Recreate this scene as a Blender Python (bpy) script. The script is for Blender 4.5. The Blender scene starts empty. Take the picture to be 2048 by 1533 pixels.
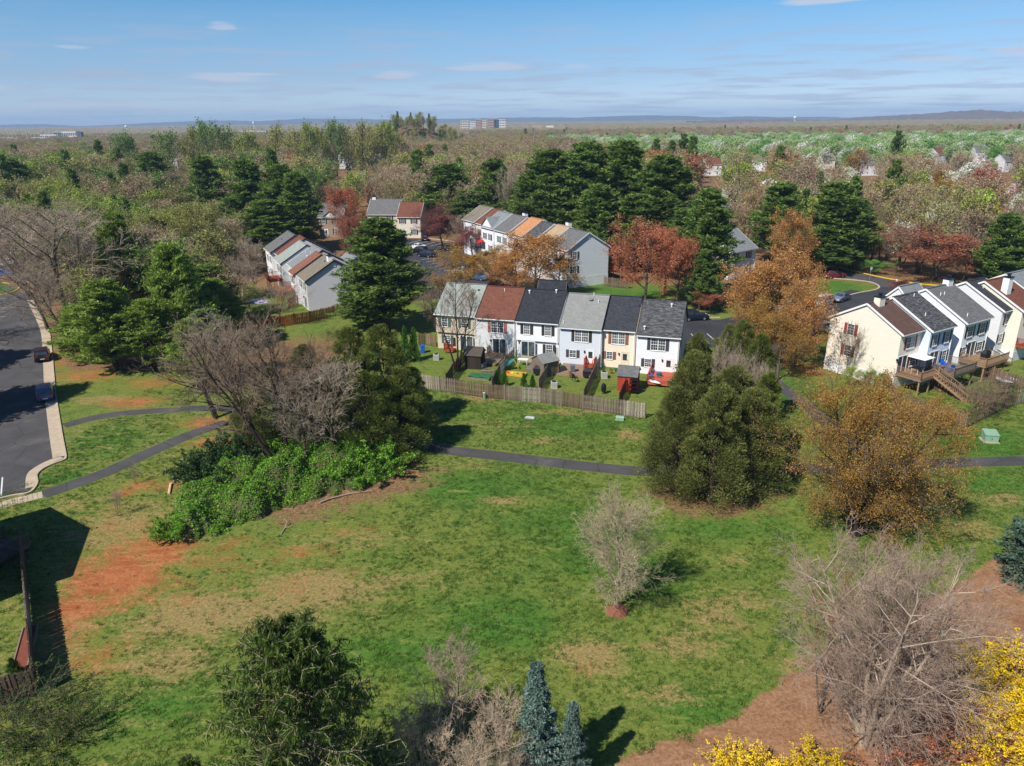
import bpy, math, random
import numpy as np
from mathutils import Vector, Matrix
R = math.radians
sc = bpy.context.scene
C = sc.collection

# ------------------------------------------------------------------ camera, sky, sun, exposure
CAM_H, PITCH, ROLL, FPX, WPX, HPX = 31.0, R(19.76), R(0.6), 1460.0, 2048.0, 1533.0
cd = bpy.data.cameras.new('camera'); cam = bpy.data.objects.new('camera', cd); C.objects.link(cam)
cd.sensor_width = 36; cd.lens = FPX / WPX * 36; cd.clip_start = 0.5; cd.clip_end = 40000
cam.location = (0, 0, CAM_H)
cam.matrix_world = Matrix.Translation((0, 0, CAM_H)) @ Matrix.Rotation(math.pi / 2 - PITCH, 4, 'X') @ Matrix.Rotation(-ROLL, 4, 'Z')
sc.camera = cam
SUN_EL = 47.0
SUN_DIR = Vector((0.70, 0.714, 0)).normalized()          # the way the light travels over the ground
w = bpy.data.worlds.new('World'); sc.world = w; w.use_nodes = True
nt = w.node_tree; N = nt.nodes; L = nt.links.new
for n in list(N): N.remove(n)
wo = N.new('ShaderNodeOutputWorld'); bg = N.new('ShaderNodeBackground'); sky = N.new('ShaderNodeTexSky')
sky.sky_type = 'NISHITA'; sky.sun_disc = False; sky.sun_elevation = R(SUN_EL)
sky.sun_rotation = math.atan2(-SUN_DIR.x, -SUN_DIR.y)
sky.altitude = 0; sky.air_density = 1.0; sky.dust_density = 0.3; sky.ozone_density = 2.5
bg.inputs[1].default_value = 0.07
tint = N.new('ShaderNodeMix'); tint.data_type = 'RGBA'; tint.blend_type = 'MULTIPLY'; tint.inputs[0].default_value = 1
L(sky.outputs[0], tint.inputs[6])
tc = N.new('ShaderNodeTexCoord'); sep = N.new('ShaderNodeSeparateXYZ'); L(tc.outputs['Generated'], sep.inputs[0])
def wm(op, a, b=None, c=None):
    n = N.new('ShaderNodeMath'); n.operation = op
    for i, v in enumerate((a, b, c)):
        if v is None: continue
        if isinstance(v, (int, float)): n.inputs[i].default_value = v
        else: L(v, n.inputs[i])
    return n.outputs[0]
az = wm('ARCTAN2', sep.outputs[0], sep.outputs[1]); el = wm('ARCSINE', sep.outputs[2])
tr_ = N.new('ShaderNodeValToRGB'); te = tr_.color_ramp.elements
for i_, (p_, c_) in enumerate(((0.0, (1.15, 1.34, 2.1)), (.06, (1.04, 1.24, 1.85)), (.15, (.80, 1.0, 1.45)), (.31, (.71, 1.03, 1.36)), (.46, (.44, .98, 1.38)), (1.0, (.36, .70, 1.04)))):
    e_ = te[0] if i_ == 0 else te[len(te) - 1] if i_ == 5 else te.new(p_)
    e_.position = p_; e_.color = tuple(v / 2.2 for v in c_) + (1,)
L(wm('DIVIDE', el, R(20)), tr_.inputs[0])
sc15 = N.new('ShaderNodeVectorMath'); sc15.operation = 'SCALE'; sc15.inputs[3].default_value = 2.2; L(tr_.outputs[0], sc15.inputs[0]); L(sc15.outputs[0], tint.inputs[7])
cv = N.new('ShaderNodeCombineXYZ'); L(wm('MULTIPLY', az, 9.0), cv.inputs[0]); L(wm('MULTIPLY', wm('POWER', wm('MAXIMUM', el, 0.0), 0.75), 75.0), cv.inputs[1])
cn = N.new('ShaderNodeTexNoise'); cn.inputs['Scale'].default_value = 1.0; cn.inputs['Detail'].default_value = 5; cn.inputs['Roughness'].default_value = 0.55
L(cv.outputs[0], cn.inputs['Vector'])
cr = N.new('ShaderNodeMapRange'); cr.interpolation_type = 'SMOOTHSTEP'
cr.inputs[1].default_value = 0.46; cr.inputs[2].default_value = 0.62; cr.inputs[3].default_value = 0; cr.inputs[4].default_value = 0.6
L(cn.outputs[0], cr.inputs[0])
low = N.new('ShaderNodeMapRange'); low.inputs[1].default_value = 0.13; low.inputs[2].default_value = 0.06; low.inputs[3].default_value = 0.0; low.inputs[4].default_value = 1
L(el, low.inputs[0])
cl = N.new('ShaderNodeMix'); cl.data_type = 'RGBA'; cl.inputs[7].default_value = (4.9, 5.7, 7.6, 1)
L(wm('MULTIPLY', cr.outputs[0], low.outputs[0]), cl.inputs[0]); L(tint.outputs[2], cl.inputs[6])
prev = cl.outputs[2]
# a few single small cumulus puffs: (azimuth deg, elevation deg, half width, half height)
for a, e, ww, hh, st in ((21.5, 7.2, 3.2, .38, .75), (-19.5, 6.2, 1.0, .3, .5), (-19.0, 3.0, 3.2, .32, .6), (-37, 2.2, 4.5, .4, .6), (-8, 3.2, 1.6, .3, .55), (-1.5, 3.7, 2.6, .35, .6), (33, 3.7, 2.0, .35, .6), (28.5, 3.4, 2.6, .2, .5), (-28.5, 4.6, 1.0, .15, .4), (-26, 1.2, 9, .25, .4), (5, 3.6, 1.2, .2, .45)):
    dx = wm('DIVIDE', wm('SUBTRACT', az, R(a)), R(ww)); dy = wm('DIVIDE', wm('SUBTRACT', el, R(e)), R(hh))
    d = wm('ADD', wm('MULTIPLY', dx, dx), wm('MULTIPLY', dy, dy))
    d = wm('ADD', d, wm('MULTIPLY', wm('SUBTRACT', cn.outputs[0], 0.5), -5.0))
    mr = N.new('ShaderNodeMapRange'); mr.interpolation_type = 'SMOOTHSTEP'; mr.inputs[1].default_value = 1.3; mr.inputs[2].default_value = 0.1; mr.inputs[3].default_value = 0; mr.inputs[4].default_value = st
    L(d, mr.inputs[0])
    m = N.new('ShaderNodeMix'); m.data_type = 'RGBA'; L(mr.outputs[0], m.inputs[0]); L(prev, m.inputs[6]); m.inputs[7].default_value = (7.2, 7.5, 8.8, 1)
    prev = m.outputs[2]
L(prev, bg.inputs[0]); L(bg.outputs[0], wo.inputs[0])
sd = bpy.data.lights.new('sun', 'SUN'); sd.energy = 5.0; sd.angle = R(0.5); sd.color = (1, 0.95, 0.87)
so = bpy.data.objects.new('sun', sd); C.objects.link(so); so.location = (-60, -60, 90)
so.rotation_euler = Vector((SUN_DIR.x * math.cos(R(SUN_EL)), SUN_DIR.y * math.cos(R(SUN_EL)), -math.sin(R(SUN_EL)))).to_track_quat('-Z', 'Y').to_euler()
vs = sc.view_settings
sc.display_settings.display_device = 'sRGB'; vs.view_transform = 'Standard'; vs.look = 'None'; vs.exposure = 0.32; vs.gamma = 1; vs.use_curve_mapping = False
cy = sc.cycles
cy.max_bounces = 6; cy.diffuse_bounces = 3; cy.glossy_bounces = 2; cy.transmission_bounces = 4; cy.transparent_max_bounces = 6; cy.volume_bounces = 0
cy.use_denoising = True; cy.sample_clamp_indirect = 4; cy.caustics_reflective = False; cy.caustics_refractive = False
try: cy.denoiser = 'OPENIMAGEDENOISE'; cy.denoising_prefilter = 'ACCURATE'
except Exception: pass

# ------------------------------------------------------------------ survey helpers: a sight line of the photograph to a place in the world
def sight(px, py):
    x = (px - WPX / 2) / FPX; y = -(py - HPX / 2) / FPX
    c, s = math.cos(ROLL), math.sin(ROLL); x, y = x * c + y * s, -x * s + y * c
    return Vector((x, math.cos(PITCH) + y * math.sin(PITCH), -math.sin(PITCH) + y * math.cos(PITCH)))
def G(px, py, z=0.0):
    d = sight(px, py); p = d * ((z - CAM_H) / d.z); return Vector((p.x, p.y, z))
def hgt(px, py, Y):
    d = sight(px, py); p = d * (Y / d.y); return p.x, p.z + CAM_H
def pixel(x, y, z):
    zz = z - CAM_H; w_ = y * math.cos(PITCH) - zz * math.sin(PITCH)
    a = x / w_; b = (y * math.sin(PITCH) + zz * math.cos(PITCH)) / w_
    c, s = math.cos(ROLL), math.sin(ROLL); a, b = a * c - b * s, a * s + b * c
    return WPX / 2 + a * FPX, HPX / 2 - b * FPX

# ------------------------------------------------------------------ materials
def S(r, g, b):
    f = lambda v: (v / 255 / 12.92) if v <= 10 else ((v / 255 + .055) / 1.055) ** 2.4
    return (f(r), f(g), f(b), 1)
class NT:
    def __init__(s, name):
        s.m = bpy.data.materials.new(name); s.m.use_nodes = True; s.t = s.m.node_tree; s.n = s.t.nodes; s.l = s.t.links.new
        s.b = s.n['Principled BSDF']
    def node(s, t, **kw):
        n = s.n.new(t)
        for k, v in kw.items(): setattr(n, k, v)
        return n
    def math(s, op, a, b=None, c=None, clamp=False):
        n = s.n.new('ShaderNodeMath'); n.operation = op; n.use_clamp = clamp
        for i, v in enumerate((a, b, c)):
            if v is None: continue
            if isinstance(v, (int, float)): n.inputs[i].default_value = v
            else: s.l(v, n.inputs[i])
        return n.outputs[0]
    def pos(s, kind='obj'):
        if kind == 'world': return s.n.new('ShaderNodeNewGeometry').outputs['Position']
        return s.n.new('ShaderNodeTexCoord').outputs['Object']
    def scaled(s, v, sc_):
        n = s.n.new('ShaderNodeVectorMath'); n.operation = 'MULTIPLY'; s.l(v, n.inputs[0]); n.inputs[1].default_value = sc_; return n.outputs[0]
    def noise(s, v, scale, detail=4, rough=.6, dist=0):
        n = s.n.new('ShaderNodeTexNoise'); s.l(v, n.inputs['Vector']); n.inputs['Scale'].default_value = scale; n.inputs['Detail'].default_value = detail
        n.inputs['Roughness'].default_value = rough; n.inputs['Distortion'].default_value = dist; return n.outputs[0]
    def mr(s, v, a, b, c=0, d=1, smooth=True):
        n = s.n.new('ShaderNodeMapRange'); n.interpolation_type = 'SMOOTHSTEP' if smooth else 'LINEAR'; s.l(v, n.inputs[0])
        for i, x in enumerate((a, b, c, d)): n.inputs[i + 1].default_value = x
        return n.outputs[0]
    def mix(s, f, a, b, mode='MIX'):
        n = s.n.new('ShaderNodeMix'); n.data_type = 'RGBA'; n.blend_type = mode
        for i, v in ((0, f), (6, a), (7, b)):
            if isinstance(v, (int, float)): n.inputs[i].default_value = v
            elif isinstance(v, tuple): n.inputs[i].default_value = v
            else: s.l(v, n.inputs[i])
        return n.outputs[2]
    def bright(s, col, f):
        """col * scalar f"""
        n = s.n.new('ShaderNodeVectorMath'); n.operation = 'SCALE'; 
        if isinstance(col, tuple): n.inputs[0].default_value = col[:3]
        else: s.l(col, n.inputs[0])
        if isinstance(f, (int, float)): n.inputs[3].default_value = f
        else: s.l(f, n.inputs[3])
        return n.outputs[0]
    def bump(s, h, strength=.5, dist=.05):
        n = s.n.new('ShaderNodeBump'); n.inputs['Strength'].default_value = strength; n.inputs['Distance'].default_value = dist; s.l(h, n.inputs['Height']); s.l(n.outputs[0], s.b.inputs['Normal'])
    def fin(s, col=None, rough=.8, spec=.3, metal=0):
        if col is not None:
            if isinstance(col, tuple): s.b.inputs['Base Color'].default_value = col
            else: s.l(col, s.b.inputs['Base Color'])
        s.b.inputs['Roughness'].default_value = rough; s.b.inputs['Specular IOR Level'].default_value = spec; s.b.inputs['Metallic'].default_value = metal
        return s.m
def M(name, col, rough=.8, var=.18, scale=2.0, bump=0., objvar=0., spec=.3, metal=0, stretch=(1, 1, 1)):
    t = NT(name); v = t.scaled(t.pos(), stretch); nz = t.noise(v, scale, 5, .65)
    f = t.mr(nz, .25, .75, 1 - var, 1 + var, False)
    if objvar:
        r = t.node('ShaderNodeObjectInfo').outputs['Random']; f = t.math('MULTIPLY', f, t.mr(r, 0, 1, 1 - objvar, 1 + objvar, False))
    c = t.bright(col, f)
    if bump: t.bump(nz, bump, .03)
    return t.fin(c, rough, spec, metal)
def leafmat(name, c1, c2, c3=None, transl=.25, objvar=.12):
    """foliage whose leaves differ one by one and tree by tree"""
    t = NT(name); r = t.node('ShaderNodeNewGeometry').outputs['Random Per Island']
    ramp = t.node('ShaderNodeValToRGB'); e = ramp.color_ramp.elements
    e[0].color = c1; e[1].color = c2; e[0].position = 0.1; e[1].position = .75
    if c3: x = ramp.color_ramp.elements.new(.95); x.color = c3
    t.l(r, ramp.inputs[0])
    o = t.node('ShaderNodeObjectInfo').outputs['Random']
    nz = t.noise(t.pos('world'), .5, 4, .65)
    f = t.math('MULTIPLY', t.mr(o, 0, 1, 1 - objvar, 1 + objvar, False), t.mr(nz, .3, .7, .68, 1.3, False))
    col = t.bright(ramp.outputs[0], f)
    t.fin(col, .6, .15)
    tr = t.node('ShaderNodeBsdfTranslucent'); t.l(col, tr.inputs[0])
    ms = t.node('ShaderNodeMixShader'); ms.inputs[0].default_value = transl
    t.l(t.b.outputs[0], ms.inputs[1]); t.l(tr.outputs[0], ms.inputs[2]); t.l(ms.outputs[0], t.n['Material Output'].inputs[0])
    return t.m
def siding(name, col, var=.06, lap=.115):
    t = NT(name); p = t.pos(); sp = t.node('ShaderNodeSeparateXYZ'); t.l(p, sp.inputs[0])
    fr = t.math('FRACT', t.math('DIVIDE', sp.outputs[2], lap))
    nz = t.noise(t.scaled(p, (.5, .5, 2.5)), 1.3, 4, .6)
    g = t.mr(nz, .3, .75, 1 - var, 1 + var * .4, False)
    t.bump(t.math('SUBTRACT', 1.0, fr), .8, .035)
    return t.fin(t.bright(col, g), .55, .3)
def shingles(name, col, var=.25, blotch=.12, streak=0., tab=(.33, .15)):
    t = NT(name); p = t.pos(); br = t.node('ShaderNodeTexBrick'); t.l(t.scaled(p, (1, 1, 1)), br.inputs['Vector'])
    br.inputs['Scale'].default_value = 1; br.inputs['Brick Width'].default_value = tab[0]; br.inputs['Row Height'].default_value = tab[1]; br.inputs['Mortar Size'].default_value = .008
    br.inputs['Color1'].default_value = (1 - var, 1 - var, 1 - var, 1); br.inputs['Color2'].default_value = (1 + var, 1 + var, 1 + var, 1); br.inputs['Mortar'].default_value = (.55, .55, .55, 1)
    nz = t.noise(p, .9, 5, .65); f = t.mr(nz, .25, .75, 1 - blotch, 1 + blotch, False)
    c = t.mix(1.0, br.outputs[0], col, 'MULTIPLY'); c = t.bright(c, f)
    if streak:
        n2 = t.noise(t.scaled(p, (1.3, 5.5, 1)), 1.0, 3, .6); c = t.bright(c, t.mr(n2, .35, .68, 1 - streak, 1 + streak * 1.3, True))
    t.bump(br.outputs[1], .5, .02)
    return t.fin(c, .9, .2)
def wood(name, col, objvar=.2, var=.25):
    return M(name, col, .85, var, 1.5, .3, objvar, .2, stretch=(6, 6, .8))
def mat_glass(name, col=(.03, .045, .06, 1), rough=.06):
    t = NT(name); nz = t.noise(t.pos(), .9, 2); return t.fin(t.bright(col, t.mr(nz, .3, .7, .5, 1.8, False)), rough, .8)

GL = mat_glass('window_glass'); GLC = M('window_curtain', S(92, 98, 104), .3, .35, 3, 0, .2, .7)
WH = M('white_trim', S(226, 226, 222), .5, .05, 2); DKM = M('dark_metal', S(30, 30, 33), .45, .1, 3)
BLK = M('black_vinyl', S(22, 22, 24), .5, .2, 4); CONC = M('concrete', S(176, 160, 138), .9, .2, 1.2, .2)
CONCW = M('white_foundation', S(222, 224, 226), .8, .08, 1.0)
def asphalt(name, col, sand):
    t = NT(name); p = t.pos('world'); n1 = t.noise(p, .22, 5, .65, .5); n2 = t.noise(p, 1.4, 5, .7); n3 = t.noise(p, 9, 3, .7)
    cr_ = t.node('ShaderNodeTexVoronoi'); cr_.feature = 'DISTANCE_TO_EDGE'; cr_.inputs['Scale'].default_value = .22; t.l(t.noise_vec(p), cr_.inputs['Vector'])
    c = t.bright(col, t.mr(n1, .3, .7, .72, 1.25, False)); c = t.mix(t.mr(n1, .56, .72, 0, sand), c, S(140, 122, 102)); c = t.mix(t.mr(n2, .60, .72, 0, .5), c, S(42, 42, 44))
    c = t.mix(t.mr(cr_.outputs[0], .0, .012, .7, 0), c, S(34, 34, 36)); c = t.bright(c, t.mr(n3, .3, .7, .85, 1.15, False)); t.bump(n3, .15, .02); return t.fin(c, .93, .2)
NT.noise_vec = lambda s, v: s.scaled(v, (1, 1, 0))
ASPH = asphalt('old_asphalt', S(78, 76, 76), .35); ASPHN = asphalt('fresh_asphalt', S(60, 61, 65), .05)
LINE = M('road_paint', S(205, 205, 200), .7, .2, 3); YEL = M('yellow_kerb_paint', S(215, 175, 45), .7, .2, 3)
BARK = M('grey_bark', S(92, 80, 70), .95, .3, 1.4, .5, .15, .1, stretch=(3, 3, .5))
BARKD = M('dark_bark', S(62, 52, 44), .95, .3, 1.4, .5, .15, .1, stretch=(3, 3, .5))
TWIG = M('pale_twigs', S(164, 148, 130), .9, .25, .5, 0, .12, .1)
TWIGB = M('brown_twigs', S(132, 112, 94), .9, .25, .5, 0, .15, .1)
TWIGP = M('pinkish_grey_twigs', S(166, 143, 127), .9, .25, .5, 0, .1, .1)
WOODG = wood('weathered_grey_wood', S(116, 104, 92), .35, .35); WOODB = wood('weathered_brown_wood', S(120, 98, 80), .38, .35); WOODD = wood('dark_stained_wood', S(52, 44, 38))
WOODG2 = wood('brown_weathered_wood', S(104, 86, 72), .3, .35); WOODG3 = wood('silvered_wood', S(148, 138, 126), .3, .35)
WOODR = wood('red_stained_wood', S(150, 68, 48)); WOODO = wood('orange_cedar_wood', S(165, 88, 48)); WOODN = wood('tan_deck_wood', S(148, 120, 92))

# ------------------------------------------------------------------ mesh helpers
def mesh_np(name, V, Fs, mats=(), fm=None, smooth=False):
    me = bpy.data.meshes.new(name); V = np.asarray(V, np.float32)
    me.vertices.add(len(V)); me.vertices.foreach_set('co', V.ravel())
    Fs = [np.asarray(f, np.int32) for f in Fs if len(f)]
    nl = sum(f.size for f in Fs); npoly = sum(len(f) for f in Fs)
    me.loops.add(nl); me.polygons.add(npoly)
    me.loops.foreach_set('vertex_index', np.concatenate([f.ravel() for f in Fs]))
    tot = np.concatenate([np.full(len(f), f.shape[1], np.int32) for f in Fs]); st = np.zeros(npoly, np.int32); st[1:] = np.cumsum(tot)[:-1]
    me.polygons.foreach_set('loop_start', st); me.polygons.foreach_set('loop_total', tot)
    if fm is not None: me.polygons.foreach_set('material_index', np.asarray(fm, np.int32))
    if smooth: me.polygons.foreach_set('use_smooth', np.ones(npoly, bool))
    for m in mats: me.materials.append(m)
    me.update(calc_edges=True); return me
def put(name, me, parent=None, loc=(0, 0, 0), rz=0.0, mat=None):
    o = bpy.data.objects.new(name, me); C.objects.link(o); o.location = loc
    if rz: o.rotation_euler.z = rz
    if parent is not None: o.parent = parent
    if mat is not None:
        o.material_slots[0].link = 'OBJECT'; o.material_slots[0].material = mat
    return o
def tag(o, label=None, cat=None, group=None, kind=None):
    if label: o['label'] = label
    if cat: o['category'] = cat
    if group: o['group'] = group
    if kind: o['kind'] = kind
    return o
def thing(name, label, cat, loc=(0, 0, 0), rz=0.0, group=None):
    o = bpy.data.objects.new(name, None); o.empty_display_size = .3; C.objects.link(o); o.location = loc; o.rotation_euler.z = rz
    return tag(o, label, cat, group)
class MB:
    def __init__(s): s.v = []; s.f = []; s.m = []
    def add(s, vs, fs, mi=0):
        k = len(s.v); s.v += [tuple(v) for v in vs]; s.f += [tuple(i + k for i in f) for f in fs]; s.m += [mi] * len(fs); return s
    def box(s, x0, y0, z0, x1, y1, z1, mi=0, taper=None):
        v = [(x0, y0, z0), (x1, y0, z0), (x1, y1, z0), (x0, y1, z0), (x0, y0, z1), (x1, y0, z1), (x1, y1, z1), (x0, y1, z1)]
        return s.add(v, [(3, 2, 1, 0), (4, 5, 6, 7), (0, 1, 5, 4), (1, 2, 6, 5), (2, 3, 7, 6), (3, 0, 4, 7)], mi)
    def bar(s, a, b, w_, h_=None, mi=0, up=(0, 0, 1)):
        a, b = Vector(a), Vector(b); d = (b - a).normalized(); h_ = h_ or w_
        x = d.cross(Vector(up)); x = x.normalized() if x.length > 1e-4 else Vector((1, 0, 0)); y = x.cross(d)
        v = [p + x * (sx * w_ / 2) + y * (sy * h_ / 2) for p in (a, b) for sx, sy in ((-1, -1), (1, -1), (1, 1), (-1, 1))]
        return s.add(v, [(0, 1, 2, 3), (7, 6, 5, 4), (0, 4, 5, 1), (1, 5, 6, 2), (2, 6, 7, 3), (3, 7, 4, 0)], mi)
    def cyl(s, a, b, r0, r1=None, n=10, mi=0, caps=True):
        a, b = Vector(a), Vector(b); r1 = r0 if r1 is None else r1; d = (b - a).normalized()
        x = d.orthogonal().normalized(); y = d.cross(x)
        v = [p + (x * math.cos(t) + y * math.sin(t)) * r for p, r in ((a, r0), (b, r1)) for t in [2 * math.pi * i / n for i in range(n)]]
        f = [(i, (i + 1) % n, n + (i + 1) % n, n + i) for i in range(n)]
        if caps: f += [tuple(range(n))[::-1], tuple(range(n, 2 * n))]
        return s.add(v, f, mi)
    def extr_x(s, prof, x0, x1, mi=0):
        """closed (y,z) outline extruded along x"""
        n = len(prof); v = [(x0, y, z) for y, z in prof] + [(x1, y, z) for y, z in prof]
        f = [(i, (i + 1) % n, n + (i + 1) % n, n + i) for i in range(n)] + [tuple(range(n))[::-1], tuple(range(n, 2 * n))]
        return s.add(v, f, mi)
    def lathe(s, prof, n=12, mi=0, cx=0, cy=0):
        v = []; f = []
        for r, z in prof: v += [(cx + r * math.cos(2 * math.pi * i / n), cy + r * math.sin(2 * math.pi * i / n), z) for i in range(n)]
        for k in range(len(prof) - 1): f += [(k * n + i, k * n + (i + 1) % n, (k + 1) * n + (i + 1) % n, (k + 1) * n + i) for i in range(n)]
        f.append(tuple(range(n))[::-1]); f.append(tuple(range((len(prof) - 1) * n, len(prof) * n)))
        return s.add(v, f, mi)
    def mesh(s, name, mats):
        me = bpy.data.meshes.new(name); me.from_pydata(s.v, [], s.f)
        for m in (mats if isinstance(mats, (list, tuple)) else [mats]): me.materials.append(m)
        me.polygons.foreach_set('material_index', s.m); me.update(); return me
    def build(s, name, mats, parent=None, loc=(0, 0, 0), rz=0.0): return put(name, s.mesh(name, mats), parent, loc, rz)
_cache = {}
def cached(key, fn):
    if key not in _cache: _cache[key] = fn()
    return _cache[key]
def flat(name, pts, z, mat):
    """a level sheet from an outline"""
    me = bpy.data.meshes.new(name); me.from_pydata([(p[0], p[1], z) for p in pts], [], [tuple(range(len(pts)))]); me.materials.append(mat); me.update()
    if me.polygons[0].normal.z < 0: me.flip_normals()
    return tag(put(name, me), kind='structure')
def smooth_line(pts, n=8):
    P = [Vector((p[0], p[1], 0)) for p in pts]; P = [P[0] * 2 - P[1]] + P + [P[-1] * 2 - P[-2]]; out = []
    for i in range(1, len(P) - 2):
        for k in range(n):
            t = k / n; a, b, c, d = P[i - 1:i + 3]
            out.append(.5 * ((2 * b) + (c - a) * t + (2 * a - 5 * b + 4 * c - d) * t * t + (3 * b - 3 * c + d - a) * t ** 3))
    return out + [P[-2]]
def ribbon(name, pts, wid, z, mat, h=0, smooth=True, kind='structure'):
    """a strip of ground that follows a line; with h a kerb of that height"""
    P = smooth_line(pts) if smooth else [Vector((p[0], p[1], 0)) for p in pts]
    m = MB(); n = len(P); Lf = []; Rt = []
    for i in range(n):
        t = (P[min(i + 1, n - 1)] - P[max(i - 1, 0)]).normalized(); s_ = Vector((-t.y, t.x, 0)) * wid / 2
        Lf.append(P[i] + s_); Rt.append(P[i] - s_)
    up = Vector((0, 0, z + h)); V = [p + up for p in Lf] + [p + up for p in Rt]
    F = [(n + i, n + i + 1, i + 1, i) for i in range(n - 1)]
    if h:
        b = Vector((0, 0, z - .05)); V += [p + b for p in Lf] + [p + b for p in Rt]
        F += [(i, i + 1, 2 * n + i + 1, 2 * n + i) for i in range(n - 1)] + [(3 * n + i, 3 * n + i + 1, n + i + 1, n + i) for i in range(n - 1)]
        F += [(0, 2 * n, 3 * n, n), (n - 1, 2 * n - 1, 4 * n - 1, 3 * n - 1)]
    m.add(V, F); return tag(m.build(name, mat), kind=kind)

# ------------------------------------------------------------------ ground
def axis(lo, hi, step, far):
    a = list(np.arange(lo, hi + step / 2, step)); s = step
    while a[-1] < far: s *= 1.35; a.append(a[-1] + s)
    s = step
    while a[0] > -far: s *= 1.35; a.insert(0, a[0] - s)
    return np.array(a)
gx = axis(-62, 62, .7, 7000); gy = axis(20, 130, .7, 7000)
XX, YY = np.meshgrid(gx, gy); nx_, ny_ = len(gx), len(gy)
def inside(poly, X, Y):
    r = np.zeros(X.shape, bool); n = len(poly)
    for i in range(n):
        x0, y0 = poly[i][0], poly[i][1]; x1, y1 = poly[(i + 1) % n][0], poly[(i + 1) % n][1]
        if y0 == y1: continue
        r ^= ((y0 > Y) != (y1 > Y)) & (X < (x1 - x0) * (Y - y0) / (y1 - y0) + x0)
    return r
def spots(lst):
    out = np.zeros(XX.shape)
    for px, py, rx, ry, st in lst:
        g = G(px, py); d = ((XX - g.x) / rx) ** 2 + ((YY - g.y) / ry) ** 2
        out = np.maximum(out, st * np.exp(-d))
    return out
clay = spots([(235, 1155, 3.8, 2.4, 1.35), (165, 1215, 3.0, 2.0, .95), (300, 1105, 4.2, 3.4, .95), (200, 1130, 4.5, 3.5, .6), (420, 1120, 5, 1.8, .55), (230, 1200, 2.8, 1.6, .9), (190, 1320, 2.6, 2.2, .6), (140, 1270, 2.6, 2.4, .6), (330, 1180, 4, 2.2, .5), (260, 1060, 4, 2, .5), (700, 1060, 5, 1.2, .4), (640, 1150, 5, 1.6, .38), (370, 1095, 3.2, 1.6, .55), (480, 1085, 3.5, 1.2, .5), (595, 1105, 3.2, 1.6, .6), (560, 1180, 3.0, 2.0, .4),
              (270, 975, 2.0, 2.0, .75), (345, 970, 1.2, 1.0, .8), (425, 885, 3.2, 1.5, .85), (415, 845, 3.0, 2.4, .85), (270, 805, 4.0, 2.6, .85), (320, 765, 5, 3, .7), (180, 750, 5, 4, .75), (130, 720, 3, 6, .8), (225, 1020, 1.5, 1.5, .5), (130, 700, 3, 10, .7), (105, 760, 1.2, 8, .6),
              (240, 1280, 3, 1.5, .4), (1175, 1350, 2.2, 1.4, .35), (1420, 600, 4, 5, .8), (1340, 620, 8, 5, .5), (1620, 740, 4, 5, .7), (1900, 850, 4, 3, .5), (1560, 980, 5, 2, .4), (460, 1150, 4, 3, .35), (390, 1190, 4, 3, .35)])
dry = spots([(640, 1180, 5, 3, .7), (520, 1230, 5, 2.4, .7), (400, 1230, 5, 3, .75), (330, 1330, 4, 2, .6), (800, 1160, 5, 1.8, .4), (1010, 1000, 3, 1.2, .5), (1180, 1310, 2.4, 1.8, .75), (1430, 1230, 3, 2.5, .55), (1500, 1200, 2.6, 1.6, .45), (1360, 1290, 3, 1.5, .55), (1330, 1390, 2.5, 1.2, .5), (1480, 1120, 2.5, 1, .4),
             (960, 798, 3.0, 1.2, .75), (1130, 825, 6, 1.0, .55), (1260, 870, 1.6, 1.6, .8), (1000, 850, 7, 1.6, .38), (1100, 880, 4, 1.2, .4), (930, 930, 4, 1.6, .3), (1720, 970, 3, 1, .4), (2000, 1000, 3, 1.5, .55), (1950, 1060, 3, 2, .5), (200, 800, 4, 2, .55), (250, 1050, 6, 5, .55), (120, 1280, 3, 6, .45), (300, 900, 3, 3, .4), (160, 1010, 4, 2, .4), (1600, 1330, 3, 2, .4), (700, 1080, 6, 2, .4)])
lush = spots([(1100, 850, 9, 3, .8), (950, 970, 8, 3, .7), (1000, 1240, 4, 3.5, .8), (800, 1300, 6, 2.2, .9), (1150, 1050, 6, 4, .6), (1400, 1060, 6, 2, .7), (200, 880, 5, 4, .8), (1600, 790, 5, 6, .9), (1980, 890, 5, 5, .9), (1400, 1420, 3, 1.6, .7), (1960, 970, 5, 3, .7), (1220, 590, 9, 8, 1), (1680, 575, 6, 5, 1), (1420, 610, 4, 4, .7), (1310, 1150, 3, 3, .6), (620, 1290, 4, 2, .5), (300, 1420, 4, 3, .6), (120, 960, 3, 3, .9), (1180, 720, 20, 6, .4), (1100, 1130, 5, 3, .5)])
west = np.clip((-XX - 2) / 26, 0, 1) * np.clip((84 - YY) / 10, 0, 1); dry = np.maximum(dry, west * .22)
SOIL = [G(*p) for p in ((1215, 1545), (1265, 1500), (1340, 1481), (1410, 1464), (1480, 1430), (1525, 1390), (1570, 1352), (1660, 1300), (1780, 1235), (1890, 1180), (1945, 1150), (1980, 1118), (2070, 1080))] + [(60, 40, 0), (60, 18, 0), (4, 18, 0)]
soil = inside(SOIL, XX, YY).astype(float)
for _ in range(4): soil[1:-1, 1:-1] = (soil[1:-1, 1:-1] * 2 + soil[:-2, 1:-1] + soil[2:, 1:-1] + soil[1:-1, :-2] + soil[1:-1, 2:]) / 6
WOODS_W = [G(*p) for p in ((62, 575), (112, 700), (140, 742), (300, 740), (470, 690), (480, 600), (500, 520), (460, 430), (100, 420))]
litter = np.clip((YY - 128) / 25, 0, 1); litter = np.maximum(litter, inside(WOODS_W, XX, YY) * 1.0)
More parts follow.
